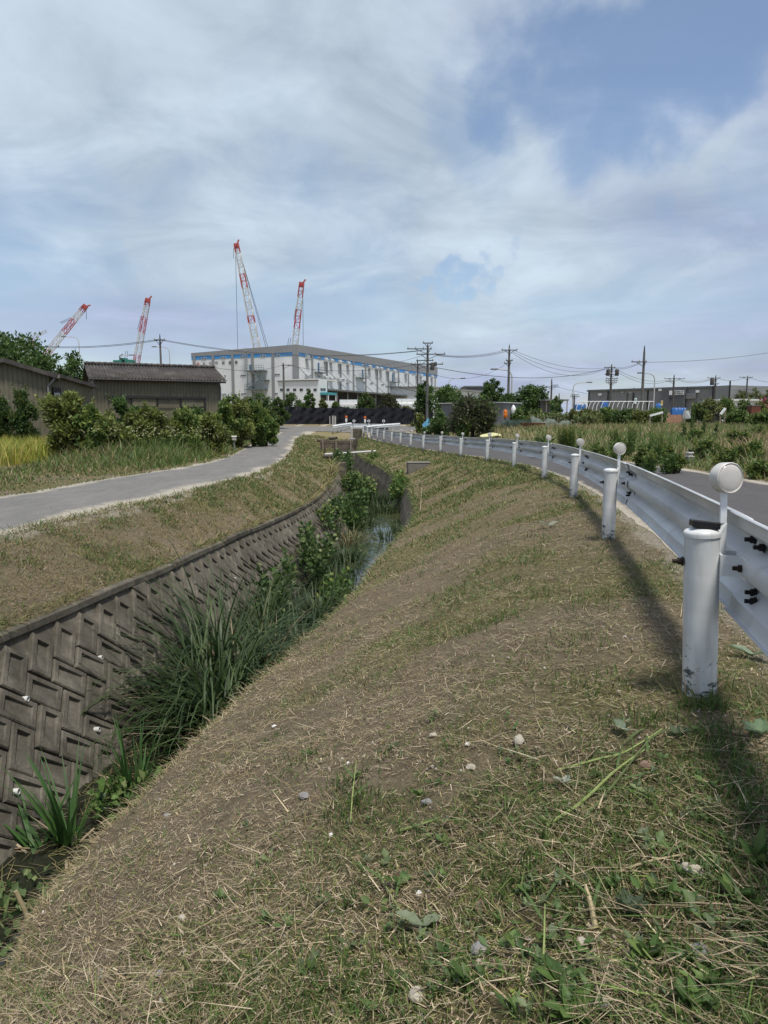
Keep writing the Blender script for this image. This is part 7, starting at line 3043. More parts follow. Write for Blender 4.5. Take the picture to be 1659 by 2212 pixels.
# foxtail seed heads nodding over the verge
rng = np.random.default_rng(77)
x = ev(LF[0], np.full(260, 20.0)) * 0
y = 19 + 10 * rng.random(260)
x = ev(LF[0], y) - 0.5 - 2.2 * rng.random(260)
z = ground(x, y)
st = blade_arrays(np.stack([x, y, z], 1), rng.random(260) * 6.28, 0.1 * rng.random(260), 0.75 + 0.35 * rng.random(260), np.full(260, 0.012), pick(GRASS, 260, rng), 4, np.full(260, 0.25), rng)
tipz = np.reshape(st[0], (260, -1, 3))[:, -1]
hd = blade_arrays(tipz, rng.random(260) * 6.28, 0.35 + 0.2 * rng.random(260), 0.11 + 0.05 * rng.random(260), np.full(260, 0.028), pick([(0.36, 0.36, 0.20), (0.42, 0.40, 0.25)], 260, rng), 4, np.full(260, 1.2), rng)
tag(veg_obj('foxtail_grass', [st, hd], 'leaf'), 'nodding foxtail grass with pale seed heads under the hedge', 'grass', None, 'stuff')


def vergeR_w(x, y):
    g = fbm(x * 0.35 + 8, y * 0.25 + 3, 3, 23)
    heap = np.exp(-(((x - 10.5) / 2.4) ** 2 + ((y - 16.5) / 3.0) ** 2)) + np.exp(-(((x - 8.5) / 1.5) ** 2 + ((y - 13.0) / 2.0) ** 2))
    tan = 0.6 * np.clip((0.52 - g) * 4, 0.08, 1.2) + 2.0 * heap + 0.6 * np.clip((y - 24) / 10, 0, 1)
    return np.stack([1.9 * np.clip((g - 0.36) * 4, 0.2, 1.3), tan, 0.22 * np.clip(1.2 - y / 40, 0.15, 1)], 1)


grass_patch('verge_grass', 'rank green and dry grass on the far verge of the dark road', 'grass', 58000, lambda y: ev(RF[0], y) + 0.06, lambda y: ev(RF[0], y) + 6 + y * 0.42, 4.5, 50, 0.16, 0.46, 0.010,
            [GRASS + GREEN_MD, [(0.30, 0.235, 0.125), (0.24, 0.19, 0.10), (0.36, 0.29, 0.17)], GREEN_YL], vergeR_w, 203, 3, 0.7, 0.4, 1.0,
            hfun=lambda x, y: np.clip((x - ev(RF[0], y)) / 1.0 + 0.35, 0.35, 1) * (0.55 + 0.9 * fbm(x * 0.7, y * 0.7, 3, 6)))
grass_patch('field_grass', 'low dry grass over the far fields', 'grass', 20000, lambda y: np.minimum(ev(RF[0], y) + 1, 3 + 0 * y), lambda y: 10 + y * 0.6, 40, 95, 0.12, 0.35, 0.012,
            [GRASS, [(0.27, 0.21, 0.115), (0.22, 0.17, 0.09)], OLIVE], (0.5, 0.6, 0.3), 204, 2, 0.6, 0.4, 1.0, keep=lambda x, y, r: ~((y > 63) & (y < 76) & (x < 14)))
grass_patch('field_grass', 'rough grass and weeds on the bank beyond the farm road bend', 'grass', 16000, lambda y: -30 + 0 * y, lambda y: np.minimum(ev(LF[0], y) - 0.3, -6.0), 40, 77, 0.15, 0.5, 0.012,
            [GRASS, [(0.30, 0.23, 0.13), (0.24, 0.18, 0.10)], OLIVE], (0.5, 0.7, 0.3), 205, 2, 0.6, 0.4, 1.0, keep=lambda x, y, r: ~((y > 64) & (x > -16)))


# upright weed plants on the right
def stem_weed(label, name, cat, u, vt, Y, wpx, nst, pal, tip, seed, leafL=0.10, leafW=0.02, per=40, group=None):
    rng = np.random.default_rng(seed)
    top = at(u, vt, Y)
    g = G(top.x, Y)
    h = top.z - g
    w = wpx * Y / FOC
    root = empty(name, (top.x, Y, g), 0, label, cat, group)
    mb = MB()
    parts = []
    for i in range(nst):
        a = rng.random() * 6.28
        r_ = w / 2 * rng.random() ** 0.6
        hh = h * (0.65 + 0.35 * rng.random()) if i else h
        b = np.array([0.5 * r_ * math.cos(a), 0.5 * r_ * math.sin(a), 0])
        t = np.array([r_ * math.cos(a), r_ * math.sin(a), hh])
        mb.tube([b, (b + t) / 2 + np.array([0, 0, 0.02]), t], [0.008, 0.006, 0.003], 5)
        k = per
        tt = rng.random(k) ** 0.8
        P = b + (t - b) * (0.08 + 0.92 * tt)[:, None]
        d = rand_dir(k, rng)
        d[:, 2] = np.abs(d[:, 2]) * 0.6 + 0.25
        d = norm(d)
        L = leafL * (1.15 - 0.7 * tt) * (0.7 + 0.6 * rng.random(k))
        C = pick(pal, k, rng)
        m = tt > 0.75
        C[m] = pick(tip, int(m.sum()), rng)
        parts.append(leaf_arrays(P + d * (L / 2)[:, None], d, norm(rand_dir(k, rng) + np.array([0, 0, 1.0])), L, L * leafW / leafL, C))
    mb.build('stem', 'stem_green', root)
    veg_obj('leaves', parts, 'leaf', root)
    return root


simple('stem_green', (0.09, 0.12, 0.04), 0.7, 0, 0.2, 10)
stem_weed('feathery bright green weed clump behind the curving rail', 'goldenrod_clump', 'plant', 1229, 916, 21, 62, 34, [(0.075, 0.13, 0.025), (0.10, 0.15, 0.03)], [(0.16, 0.19, 0.04)], 301, 0.14, 0.03, 90)
stem_weed('broad leaved green plants left of the feathery weed clump', 'taro_plant', 'plant', 1174, 926, 22, 44, 10, GREEN_MD, PALE, 302, 0.28, 0.10, 16)
for i, (u, vt, Y, w) in enumerate(((1365, 908, 19, 12), (1500, 886, 24, 14), (1523, 896, 25, 10), (1480, 902, 24, 12), (1548, 908, 24, 8), (1420, 930, 16, 34), (1368, 908, 21, 26), (1404, 940, 15.5, 12), (1445, 978, 13.5, 34), (1405, 975, 13, 40), (1330, 920, 22, 20))):
    stem_weed(('tall yellow green weed above the near reflector', 'tallest dark spire weed in the field', 'thin spire weed right of the tallest', 'thin spire weed left of the tallest', 'small spire weed far right', 'round yellow green weed in the middle of the verge', 'slim yellow weed cluster before the soil bank',
               'dark upright weed in the verge', 'leafy dark weed left of the marker', 'yellowish leafy weed at the road edge', 'thin weed stand right of the feathery clump')[i], 'verge_weed', 'plant', u, vt, Y, w, 5 if w < 20 else 12, GREEN_DK if i in (1, 2, 3, 4) else GREEN_MD, GREEN_YL if i not in (1, 8) else GREEN_MD, 310 + i, 0.12, 0.035, 34, 'upright weeds on the far verge')
stem_weed('rusty brown dock stalks behind the rail', 'dock_plant', 'plant', 1330 - 7, 925, 22, 22, 6, [(0.10, 0.045, 0.02), (0.13, 0.06, 0.03)], [(0.12, 0.05, 0.025)], 330, 0.05, 0.02, 60)
# leek rows
rng = np.random.default_rng(401)
parts = []
for r_ in range(3):
    n = 260
    u = 1083 + 62 * rng.random(n)
    Y = 44 + 1.2 * r_
    X = (u - CU) / FOC * Y
    P = np.stack([X, Y + 0.12 * rng.standard_normal(n), ground(X, np.full(n, Y))], 1)
    parts.append(blade_arrays(P, rng.random(n) * 6.28, 0.25 * rng.random(n), 0.45 + 0.2 * rng.random(n), np.full(n, 0.03), pick([(0.085, 0.13, 0.105), (0.11, 0.16, 0.13)], n, rng), 3, np.full(n, 0.4), rng, twist=rng.random(n) * 6.28))
tag(veg_obj('leek_rows', parts, 'leaf'), 'rows of bluish leeks in the vegetable patch', 'leeks', None, 'stuff')
# crop net draped over low plants
m, N, L, b = new_mat('crop_net')
b.inputs['Base Color'].default_value = (0.16, 0.20, 0.165, 1)
b.inputs['Roughness'].default_value = 0.7
b.inputs['Alpha'].default_value = 0.6
p0, p1 = at(1146, 897, 46), at(1248, 903, 48)
root = empty('crop_net', (p0.x, p0.y, G(p0.x, p0.y)), 0, 'sagging pale green crop net over the vegetable row', 'net')
nx, ny = 40, 8
vs, fs = [], []
for i in range(nx + 1):
    t = i / nx
    P = p0.lerp(p1, t)
    hz = (0.36 * (1 - t) ** 0.8 + 0.25 + 0.12 * math.sin(t * 19) + 0.06 * math.sin(t * 41))
    for j in range(ny + 1):
        a = math.pi * j / ny
        vs.append((P.x - p0.x, P.y - p0.y - 0.5 * math.cos(a) + 0.04 * math.sin(t * 60 + j), hz * math.sin(a) ** 0.7))
fs = [(i * (ny + 1) + j, (i + 1) * (ny + 1) + j, (i + 1) * (ny + 1) + j + 1, i * (ny + 1) + j + 1) for i in range(nx) for j in range(ny)]
MB().add(vs, fs).build('net_cloth', 'crop_net', root, smooth=True)
for i in range(8):
    P = p0.lerp(p1, i / 7)
    MB().bar((P.x - p0.x, P.y - p0.y, -0.1), (P.x - p0.x, P.y - p0.y, 0.5 + 0.35 * (1 - i / 7)), 0.04).build('stake', 'wood_grey', root)
# pale broad leaved vegetables behind the net
stem_weed('row of pale broad leaved vegetables behind the net', 'vegetable_row', 'plant', 1190, 890, 50, 100, 40, [(0.16, 0.20, 0.09), (0.22, 0.24, 0.12), (0.09, 0.13, 0.05)], PALE, 402, 0.32, 0.14, 22)
stem_weed('pale leafy vegetables right of the net', 'vegetable_row', 'plant', 1262, 892, 48, 50, 24, [(0.16, 0.20, 0.09), (0.22, 0.24, 0.12), (0.09, 0.13, 0.05)], PALE, 403, 0.32, 0.14, 22)

# weathered white box on a post in the left verge
p = at(506, 951, 31)
g = G(p.x, p.y)
root = empty('marker_box', (p.x, p.y, g), R(10), 'small grey box on a post in the verge grass under the hedge', 'box')
MB().bar((0, 0, -0.1), (0, 0, p.z - g), 0.05).build('post', 'hut_steel', root)
MB().box(-0.09, 0.09, -0.07, 0.07, p.z - g, p.z - g + 0.14).build('box_body', 'concrete_light', root, bevel=0.008)
MB().add([(-0.11, -0.09, 0.141), (0.11, -0.09, 0.141), (0.11, 0.09, 0.141), (-0.11, 0.09, 0.141), (-0.11, 0, 0.20), (0.11, 0, 0.20)], [(0, 1, 5, 4), (2, 3, 4, 5), (0, 4, 3), (1, 2, 5), (3, 2, 1, 0)]).build('box_roof', 'concrete_light', root).location.z = p.z - g

LW = 'low leafy weeds on the far verge'
for i, (u, v, Y, w, lab) in enumerate(((1290, 946, 17.5, 60, 'under the second reflector'), (1340, 938, 19, 56, 'left of the slim yellow weeds'), (1385, 950, 16, 54, 'above the near reflector stem'), (1430, 945, 17, 60, 'behind the marker'), (1462, 972, 13.6, 50, 'left beside the marker'),
                                       (1530, 935, 16.5, 70, 'at the foot of the weed heap'), (1575, 958, 13.5, 60, 'right of the marker'), (1625, 940, 14.5, 66, 'on the right slope of the weed heap'), (1640, 985, 11.8, 70, 'at the right edge beside the road'), (1590, 918, 18, 60, 'on top of the weed heap'), (1505, 914, 22, 56, 'before the soil bank'), (1640, 905, 22, 70, 'at the right edge before the field'))):
    bush('verge_shrub', 'low leafy weed mound ' + lab, 'weed', u, v + 14, Y, w, 1300, 0.07, (GRASS, GREEN_MD, GRASS)[i % 3], GREEN_YL, 0.35, LW, 340 + i, nclump=12, stems=3, elong=2.6)

# ------------------------------------------------------------------ mown banks: stubble, litter, green patches
def bank_r0(y):
    return ev(BR[0], y) - 0.045


def bank_r1(y):
    return ev(RN[0], y) + 0.05


def not_road(x, y, rng):
    return x < ev(RN[0], y) - 0.10 * rng.random(len(x)) + 0.02


def px(y):
    """size of a picture pixel at distance y"""
    return np.maximum(y, 1.0) / 708.0


def bank_cover(name, label, n, kind, y0, y1, power, seed, x0=bank_r0, x1=bank_r1, keep=None, sz=1.0):
    rng = np.random.default_rng(seed)
    x, y = scatter_region(n, x0, x1, y0, y1, rng, power)
    g = greenness(x, y)
    tuft = fbm(x * 6 + 1, y * 6, 3, 41)
    clumpy = fbm(x * 3.1 + 11, y * 3.1 + 5, 3, 47)
    bare = fbm(x * 2.2 + 7, y * 2.2 + 1, 3, 53)
    if kind == 'green':
        k = rng.random(len(x)) < np.clip((0.25 + g) * 1.1 * np.clip((clumpy - 0.50 + 0.16 * (g - 0.5)) * 9, 0.05, 1.3), 0.01, 1)
    elif kind == 'stubble':
        k = rng.random(len(x)) < np.clip(0.4 + 0.7 * (tuft > 0.47), 0, 1) * np.clip((bare - 0.34) * 7, 0.2, 1)
    else:
        k = rng.random(len(x)) < np.clip((bare - 0.30) * 5, 0.3, 1)
    if keep is not None:
        k &= keep(x, y, rng)
    x, y, g = x[k], y[k], g[k]
    n = len(x)
    z = ground(x, y)
    P = np.stack([x, y, z - 0.003], 1)
    far = np.clip(y / 9.0, 0, 2.2)
    if kind == 'green':
        h = (0.015 + 0.055 * rng.random(n) ** 1.7) * (1 + 0.6 * far) * sz
        w = np.maximum(0.0028 + 0.002 * rng.random(n), 0.85 * px(y)) * (0.8 + 0.4 * rng.random(n))
        C = pick(GRASS, n, rng)
        dry = rng.random(n) < 0.30
        C[dry] = pick(STUB, int(dry.sum()), rng)
        arr = blade_arrays(P, rng.random(n) * 6.283, 0.15 + 0.6 * rng.random(n), h, w, C, 2, 0.3 + 0.6 * rng.random(n), rng, twist=rng.random(n) * 6.283)
        mat = 'leaf'
    elif kind == 'stubble':
        h = (0.006 + 0.022 * rng.random(n) ** 1.3) * (1 + 0.8 * far) * sz
        w = np.maximum(0.0016 + 0.0016 * rng.random(n), 0.6 * px(y))
        C = pick(STUB, n, rng)
        gr = rng.random(n) < 0.10 + 0.45 * g
        C[gr] = pick(OLIVE, int(gr.sum()), rng) * 1.25
        arr = blade_arrays(P, rng.random(n) * 6.283, 0.2 + 0.7 * rng.random(n), h, w, C, 2, 0.2 * rng.random(n), rng, twist=rng.random(n) * 6.283)
        mat = 'straw'
    else:
        L = (0.010 + 0.035 * rng.random(n) ** 1.5 + 0.10 * rng.random(n) ** 14) * (1 + 0.5 * far) * sz
        w = np.maximum(0.0012 + 0.0016 * rng.random(n) ** 2 + 0.004 * rng.random(n) ** 20, 0.42 * px(y))
        C = pick(STRAW, n, rng, 0.3) * (0.55 + 0.5 * rng.random((n, 1)))
        gr = rng.random(n) < 0.06 + 0.10 * g
        C[gr] = pick(GREEN_YL, int(gr.sum()), rng)
        P[:, 2] += 0.006 + 0.012 * rng.random(n)
        arr = blade_arrays(P, rng.random(n) * 6.283, 0.93 + 0.16 * rng.random(n), L, w, C, 2, 0.12 * rng.standard_normal(n), rng)
        mat = 'straw'
    o = veg_obj(name, [arr], mat)
    tag(o, label, 'grass', None, 'stuff')


bank_cover('stubble', 'short dry stubble over the mown right bank', 180000, 'stubble', 0.75, 16, 1.6, 501, keep=not_road)
bank_cover('straw_litter', 'scattered dry clippings over the mown right bank', 105000, 'litter', 0.75, 15, 1.7, 502, keep=not_road)
bank_cover('turf', 'patchy green grass over the mown right bank', 190000, 'green', 0.75, 16, 1.6, 503, keep=not_road)
bank_cover('turf', 'green and dry turf on the far part of the right bank', 70000, 'green', 14, 62, 1.1, 504, keep=not_road)
bank_cover('stubble', 'dry stubble on the far part of the right bank', 55000, 'stubble', 14, 62, 1.1, 505, keep=not_road)


rng = np.random.default_rng(511)
x, y = scatter_region(15000, bank_r0, bank_r1, 0.8, 12, rng, 1.5)
k = (fbm(x * 1.7 + 2, y * 1.7 + 9, 3, 83) + 0.06 * rng.standard_normal(len(x)) > 0.55) & not_road(x, y, rng)
x, y = x[k], y[k]
n = len(x)
az0 = 6.28 * fbm(x * 1.2, y * 1.2, 2, 85)
C = pick(STRAW, n, rng, 0.3) * (0.5 + 0.5 * rng.random((n, 1)))
gm = rng.random(n) < 0.22
C[gm] = pick(GRASS, int(gm.sum()), rng)
arr = blade_arrays(np.stack([x, y, ground(x, y) + 0.008 + 0.02 * rng.random(n)], 1), az0 + rng.normal(0, 0.9, n), 0.9 + 0.15 * rng.random(n), 0.04 + 0.13 * rng.random(n) ** 1.6, np.maximum(0.0016 + 0.003 * rng.random(n) ** 4, 0.5 * px(y)), C, 3, 0.15 * rng.standard_normal(n), rng)
tag(veg_obj('straw_thatch', [arr], 'straw'), 'matted longer cut grass lying in swathes on the near bank', 'grass', None, 'stuff')


def bank_l0(y):
    return ev(LN[0], y) - 0.05


def bank_l1(y):
    return ev(WT[0], y) - 0.04


bank_cover('turf', 'patchy green grass on the bank between farm road and ditch wall', 75000, 'green', 2.6, 60, 1.2, 506, bank_l0, bank_l1, sz=1.25)
bank_cover('stubble', 'dry stubble on the bank between farm road and ditch wall', 105000, 'stubble', 2.6, 60, 1.2, 507, bank_l0, bank_l1, sz=1.35)
bank_cover('straw_litter', 'dry clippings on the bank between farm road and ditch wall', 22000, 'litter', 2.6, 20, 1.2, 508, bank_l0, bank_l1)


# longer green tufts standing here and there on the near bank
def tuft(u, v, n, h, spread, pal, rng, lean=0.3, w=0.004):
    p = hit(u, v)
    a = rng.random(n) * 6.28
    r_ = spread * rng.random(n) ** 0.7
    x, y = p.x + r_ * np.cos(a), p.y + r_ * np.sin(a)
    P = np.stack([x, y, ground(x, y) - 0.004], 1)
    return blade_arrays(P, rng.random(n) * 6.28, lean * rng.random(n), h * (0.4 + 0.6 * rng.random(n)), np.full(n, w) * (0.6 + 0.7 * rng.random(n)), pick(pal, n, rng), 3, 0.7 * rng.random(n), rng, twist=rng.random(n) * 6.28)


rng = np.random.default_rng(600)
parts = []
for (u, v, n, h, sp) in ((760, 1745, 70, 0.11, 0.11), (745, 1700, 40, 0.10, 0.09), (1135, 1655, 30, 0.06, 0.07), (1320, 1570, 60, 0.07, 0.12), (1280, 1650, 50, 0.07, 0.10), (1430, 1560, 60, 0.08, 0.10), (1540, 1535, 60, 0.09, 0.06), (1490, 1530, 30, 0.07, 0.05),
                         (1180, 1290, 60, 0.10, 0.22), (1300, 1310, 50, 0.10, 0.2), (1230, 1400, 60, 0.09, 0.2), (1560, 1600, 50, 0.09, 0.1), (1620, 1750, 60, 0.10, 0.1), (1345, 1790, 50, 0.07, 0.09), (1180, 1800, 40, 0.07, 0.08), (780, 1945, 40, 0.06, 0.07),
                         (560, 1930, 40, 0.06, 0.08), (430, 2010, 40, 0.06, 0.08), (300, 2080, 50, 0.07, 0.08), (520, 2120, 60, 0.07, 0.10), (700, 2080, 70, 0.07, 0.10), (870, 2050, 60, 0.06, 0.08), (1000, 2000, 40, 0.05, 0.06), (1230, 1990, 60, 0.06, 0.08),
                         (1450, 2020, 60, 0.07, 0.09), (1550, 1920, 60, 0.07, 0.09), (1640, 1980, 50, 0.08, 0.08), (1200, 2130, 60, 0.06, 0.08), (1400, 2160, 60, 0.06, 0.08), (1590, 2170, 60, 0.07, 0.08), (1010, 2150, 50, 0.05, 0.06), (1500, 1640, 90, 0.09, 0.14), (1600, 1690, 90, 0.09, 0.14), (1400, 1720, 70, 0.08, 0.12), (1560, 1830, 80, 0.08, 0.12), (1300, 1930, 70, 0.07, 0.1), (1640, 2080, 80, 0.07, 0.1), (1480, 2120, 80, 0.07, 0.1), (1100, 1900, 60, 0.07, 0.1), (950, 2100, 80, 0.06, 0.1), (760, 2150, 90, 0.07, 0.1), (420, 2170, 80, 0.07, 0.09), (1250, 1480, 70, 0.09, 0.2), (1130, 1200, 60, 0.1, 0.3), (1060, 1350, 60, 0.08, 0.2), (240, 2180, 50, 0.06, 0.06), (100, 2160, 40, 0.06, 0.06),
                         (450, 1860, 40, 0.06, 0.08), (600, 1590, 40, 0.05, 0.1), (700, 1500, 30, 0.06, 0.1), (660, 1640, 30, 0.06, 0.08), (980, 1440, 40, 0.06, 0.15), (840, 1620, 40, 0.05, 0.1), (820, 2180, 60, 0.06, 0.07), (640, 2200, 50, 0.06, 0.07)):
    parts.append(tuft(u, v, int(n * 1.6), h * 0.9, sp, GRASS[:2] + GRASS[3:], rng))
tag(veg_obj('grass_tufts', parts, 'leaf'), 'longer green grass tufts dotted over the near bank', 'grass', None, 'stuff')
# tufts round the post feet
parts = []
for p in post_xyz[:9]:
    n = 45
    a = rng.random(n) * 6.28
    r_ = 0.06 + 0.07 * rng.random(n)
    x, y = p.x + r_ * np.cos(a), p.y + r_ * np.sin(a)
    sc = 1 + 0.06 * p.y
    parts.append(blade_arrays(np.stack([x, y, ground(x, y) - 0.005], 1), a, 0.3 * rng.random(n), (0.03 + 0.06 * rng.random(n)) * sc, np.full(n, 0.004) * sc, pick(GRASS + STUB, n, rng), 3, 0.6 * rng.random(n), rng, twist=rng.random(n) * 6.28))
tag(veg_obj('grass_tufts', parts, 'leaf'), 'grass left standing round the guardrail post feet', 'grass', None, 'stuff')


# ------------------------------------------------------------------ stones
def stone(label, u, v, w, mat, seed, flat=0.6, group=None):
    rng = np.random.default_rng(seed)
    p = hit(u, v)
    o = empty('stone', p, rng.random() * 6.28, label, 'stone', group)
    bm = bmesh.new()
    bmesh.ops.create_icosphere(bm, subdivisions=3, radius=0.5)
    ax = Vector((1, 0.62 + 0.3 * rng.random(), flat * (0.75 + 0.3 * rng.random())))
    planes = [(Vector(rng.standard_normal(3)).normalized(), 0.30 + 0.14 * rng.random()) for _ in range(9)]
    for vtx in bm.verts:
        c = vtx.co
        for nrm, d in planes:
            k = c.dot(nrm) - d
            if k > 0:
                c -= nrm * k * 0.92
        vtx.co = Vector((c.x * ax.x, c.y * ax.y, c.z * ax.z)) * w * (1 + 0.03 * rng.standard_normal())
    me = bpy.data.meshes.new('stone_body')
    bm.to_mesh(me)
    bm.free()
    me.materials.append(MATS[mat])
    s = link_mesh('stone_body', me, None, o)
    s.location.z = w * flat * 0.30
    return o


STN = [(1122, 1607, 0.062, 'stone_pale', 'pale tan stone on the bank left of the cut green stalks'), (935, 1594, 0.035, 'stone_pale', 'small pale stone in the middle of the bank'), (592, 1572, 0.034, 'pebble_white', 'small white stone near the brow of the bank'),
       (657, 1726, 0.045, 'stone_grey', 'grey wedge stone left of the tall tuft'), (1017, 1664, 0.036, 'stone_pale', 'pale grey stone right of the tall tuft'), (922, 1738, 0.040, 'stone_grey', 'rounded grey stone beside yellow weed leaves'),
       (362, 1766, 0.038, 'stone_grey', 'grey white stone on the slope above the iris'), (1035, 2066, 0.052, 'stone_grey', 'angular grey stone right of the fallen leaves'), (903, 2172, 0.046, 'stone_pale', 'square tan stone at the bottom edge'),
       (988, 2008, 0.030, 'stone_brown', 'brown oval stone above the fallen leaves'), (693, 2121, 0.032, 'stone_brown', 'flat tan stone in the bottom grass'), (1397, 1664, 0.052, 'stone_brown', 'brown stone under the cut green stalks'),
       (1498, 1891, 0.058, 'stone_pale', 'pale cracked stone on the right near bank'), (1520, 2070, 0.050, 'stone_grey', 'grey angular stone near the bottom right'), (1306, 2177, 0.038, 'stone_grey', 'round grey stone at the bottom edge right of centre'),
       (1299, 1889, 0.034, 'stone_brown', 'small brown stone left of the pale cracked stone'), (1260, 2057, 0.030, 'stone_pale', 'small tan stone below the broken stalk'), (1600, 2064, 0.040, 'stone_brown', 'brown oval stone in the bottom right corner'),
       (395, 1992, 0.036, 'stone_pale', 'pale stone with chips at the lower left slope'), (345, 2112, 0.030, 'stone_grey', 'dark grey stone at the lower left slope'), (1036, 1972, 0.040, 'stone_brown', 'reddish brown stone right of the bare patch'), (1632, 1700, 0.03, 'stone_brown', 'small brown stone at the right edge')]
for i, (u, v, w, m_, lab) in enumerate(STN):
    stone(lab, u, v, w, m_, 700 + i)
for i, (u, v) in enumerate(((715, 1814), (905, 1934), (752, 1652), (1010, 1612))):
    stone(('white pebble left of the bare patch', 'white pebble right of the bare patch', 'white pebble just above the tall tuft', 'white pebble high on the middle bank')[i], u, v, 0.021, 'pebble_white', 730 + i, 0.7)
# gravel bits
rng = np.random.default_rng(745)
n = 2600
x, y = scatter_region(n, bank_r0, bank_r1, 0.9, 9, rng, 1.6)
z = ground(x, y)
Vv, Ff, Cc = [], [], []
tet = np.array([[1, 0.1, -0.3], [-0.5, 0.85, -0.3], [-0.45, -0.8, -0.3], [0.15, 0.1, 0.75], [0.7, -0.65, 0.15], [-0.8, 0.1, 0.25]])
tf = np.array([[0, 1, 3], [1, 5, 3], [5, 2, 3], [2, 4, 3], [4, 0, 3], [0, 4, 2], [0, 2, 1], [1, 2, 5]])
s_ = (0.0025 + 0.008 * rng.random(n) ** 3)
ang = rng.random(n) * 6.28
rot = np.stack([np.cos(ang), -np.sin(ang), np.sin(ang), np.cos(ang)], 1).reshape(n, 2, 2)
tv = np.repeat(tet[None], n, 0) * (1 + 0.25 * rng.standard_normal((n, 6, 3)))
xy = np.einsum('nij,nkj->nki', rot, tv[:, :, :2])
VV = np.concatenate([xy, tv[:, :, 2:]], 2) * s_[:, None, None] + np.stack([x, y, z + 0.002], 1)[:, None]
FF = (np.arange(n) * 6)[:, None, None] + tf[None]
CC = np.repeat(pick([(0.35, 0.31, 0.25), (0.22, 0.2, 0.18), (0.5, 0.47, 0.42), (0.24, 0.14, 0.10)], n, rng), 6, 0)
o = link_mesh('gravel', np_mesh('gravel', VV.reshape(-1, 3), FF.reshape(-1, 3), CC), 'straw')
tag(o, 'tiny gravel bits scattered over the near bank', 'gravel', None, 'stuff')


# ------------------------------------------------------------------ weeds, fallen leaves, cut stalks on the near bank
def shaped_leaf(L, W, col_, rng, lobes=0, curl=0.15, fold=0.12):
    """one leaf with midrib as a small grid, along +x"""
    n, m = 9, 5
    V, C = [], []
    for i in range(n):
        t = i / (n - 1)
        wd = math.sin(math.pi * (0.04 + 0.96 * t) ** 0.75) ** 0.8 * W / 2
        if lobes:
            wd *= 0.72 + 0.28 * abs(math.cos(lobes * math.pi * t))
        for j in range(m):
            s = (j / (m - 1) - 0.5) * 2
            V.append((L * t, s * wd, curl * L * math.sin(t * 2.4) * 0.5 + fold * W * abs(s) + 0.02 * W * math.sin(9 * t + 3 * s)))
            C.append(np.array(col_) * (0.9 + 0.2 * rng.random()) * (1.12 if j == 2 else 1.0))
    Q = np.array([[i * m + j, (i + 1) * m + j, (i + 1) * m + j + 1, i * m + j + 1] for i in range(n - 1) for j in range(m - 1)])
    return np.array(V), Q, np.zeros((0, 3), int), np.array(C)


def xf(part, M):
    V, Q, T, C = part
    V4 = np.concatenate([V, np.ones((len(V), 1))], 1) @ np.array(M).T
    return V4[:, :3], Q, T, C


def rosette(label, u, v, nl, L, W, pal, seed, up=0.5, lobes=0, group='small leafy weeds on the near bank'):
    rng = np.random.default_rng(seed)
    p = hit(u, v)
    root = empty('weed', p, 0, label, 'weed', group)
    nl = nl + 3
    for i in range(nl):
        a = 6.28 * i / nl + rng.normal() * 0.35
        M = Matrix.Translation((0, 0, 0.004)) @ Matrix.Rotation(a, 4, 'Z') @ Matrix.Rotation(-up * (0.5 + 0.8 * rng.random()), 4, 'Y') @ Matrix.Rotation(rng.normal() * 0.3, 4, 'X')
        sc = 0.6 + 0.5 * rng.random()
        veg_obj('leaf', [xf(shaped_leaf(L * sc * 0.9, W * sc * 0.8, pick(pal, 1, rng)[0], rng, lobes), M)], 'leaf', root)
    return root


GW = [(0.085, 0.15, 0.04), (0.06, 0.115, 0.032), (0.12, 0.18, 0.05)]
for i, (u, v, nl, L, W, up, lob, lab) in enumerate(((1640, 1890, 5, 0.10, 0.032, 1.0, 0, 'upright lance leaved weed at the right edge'), (1585, 1955, 5, 0.07, 0.03, 0.8, 0, 'bright lance leaved weed left of the right edge'), (1405, 2090, 4, 0.06, 0.028, 0.9, 0, 'two leaved seedling near the bottom right'),
                                                    (1215, 2140, 6, 0.07, 0.035, 0.6, 0, 'bright leafy weed at the bottom under the stalk'), (1235, 2205, 6, 0.09, 0.045, 0.5, 0, 'broad green weed on the bottom edge'), (1110, 2050, 7, 0.035, 0.03, 0.5, 3, 'small lobed clover like weed right of the fallen leaves'),
                                                    (870, 2150, 7, 0.045, 0.035, 0.5, 3, 'lobed weed on the bottom edge left of centre'), (1360, 1985, 6, 0.055, 0.045, 0.6, 2, 'dark lobed weed right of the broken stalk'), (905, 1722, 6, 0.04, 0.034, 0.6, 2, 'yellow green weed beside the rounded grey stone'),
                                                    (1500, 2190, 6, 0.06, 0.034, 0.6, 0, 'leafy weed on the bottom edge near the right'), (480, 1945, 6, 0.04, 0.03, 0.5, 2, 'small weed on the lower left slope'), (1465, 1595, 6, 0.05, 0.03, 0.5, 2, 'grey green mugwort weed left of the nearest post foot'), (1420, 1940, 5, 0.05, 0.03, 0.7, 0, 'sprouting weed behind the dark lobed weed'))):
    rosette(lab, u, v, nl, L, W, GW if i not in (7, 11) else [(0.07, 0.10, 0.055), (0.09, 0.12, 0.07)], 800 + i, up, lob)


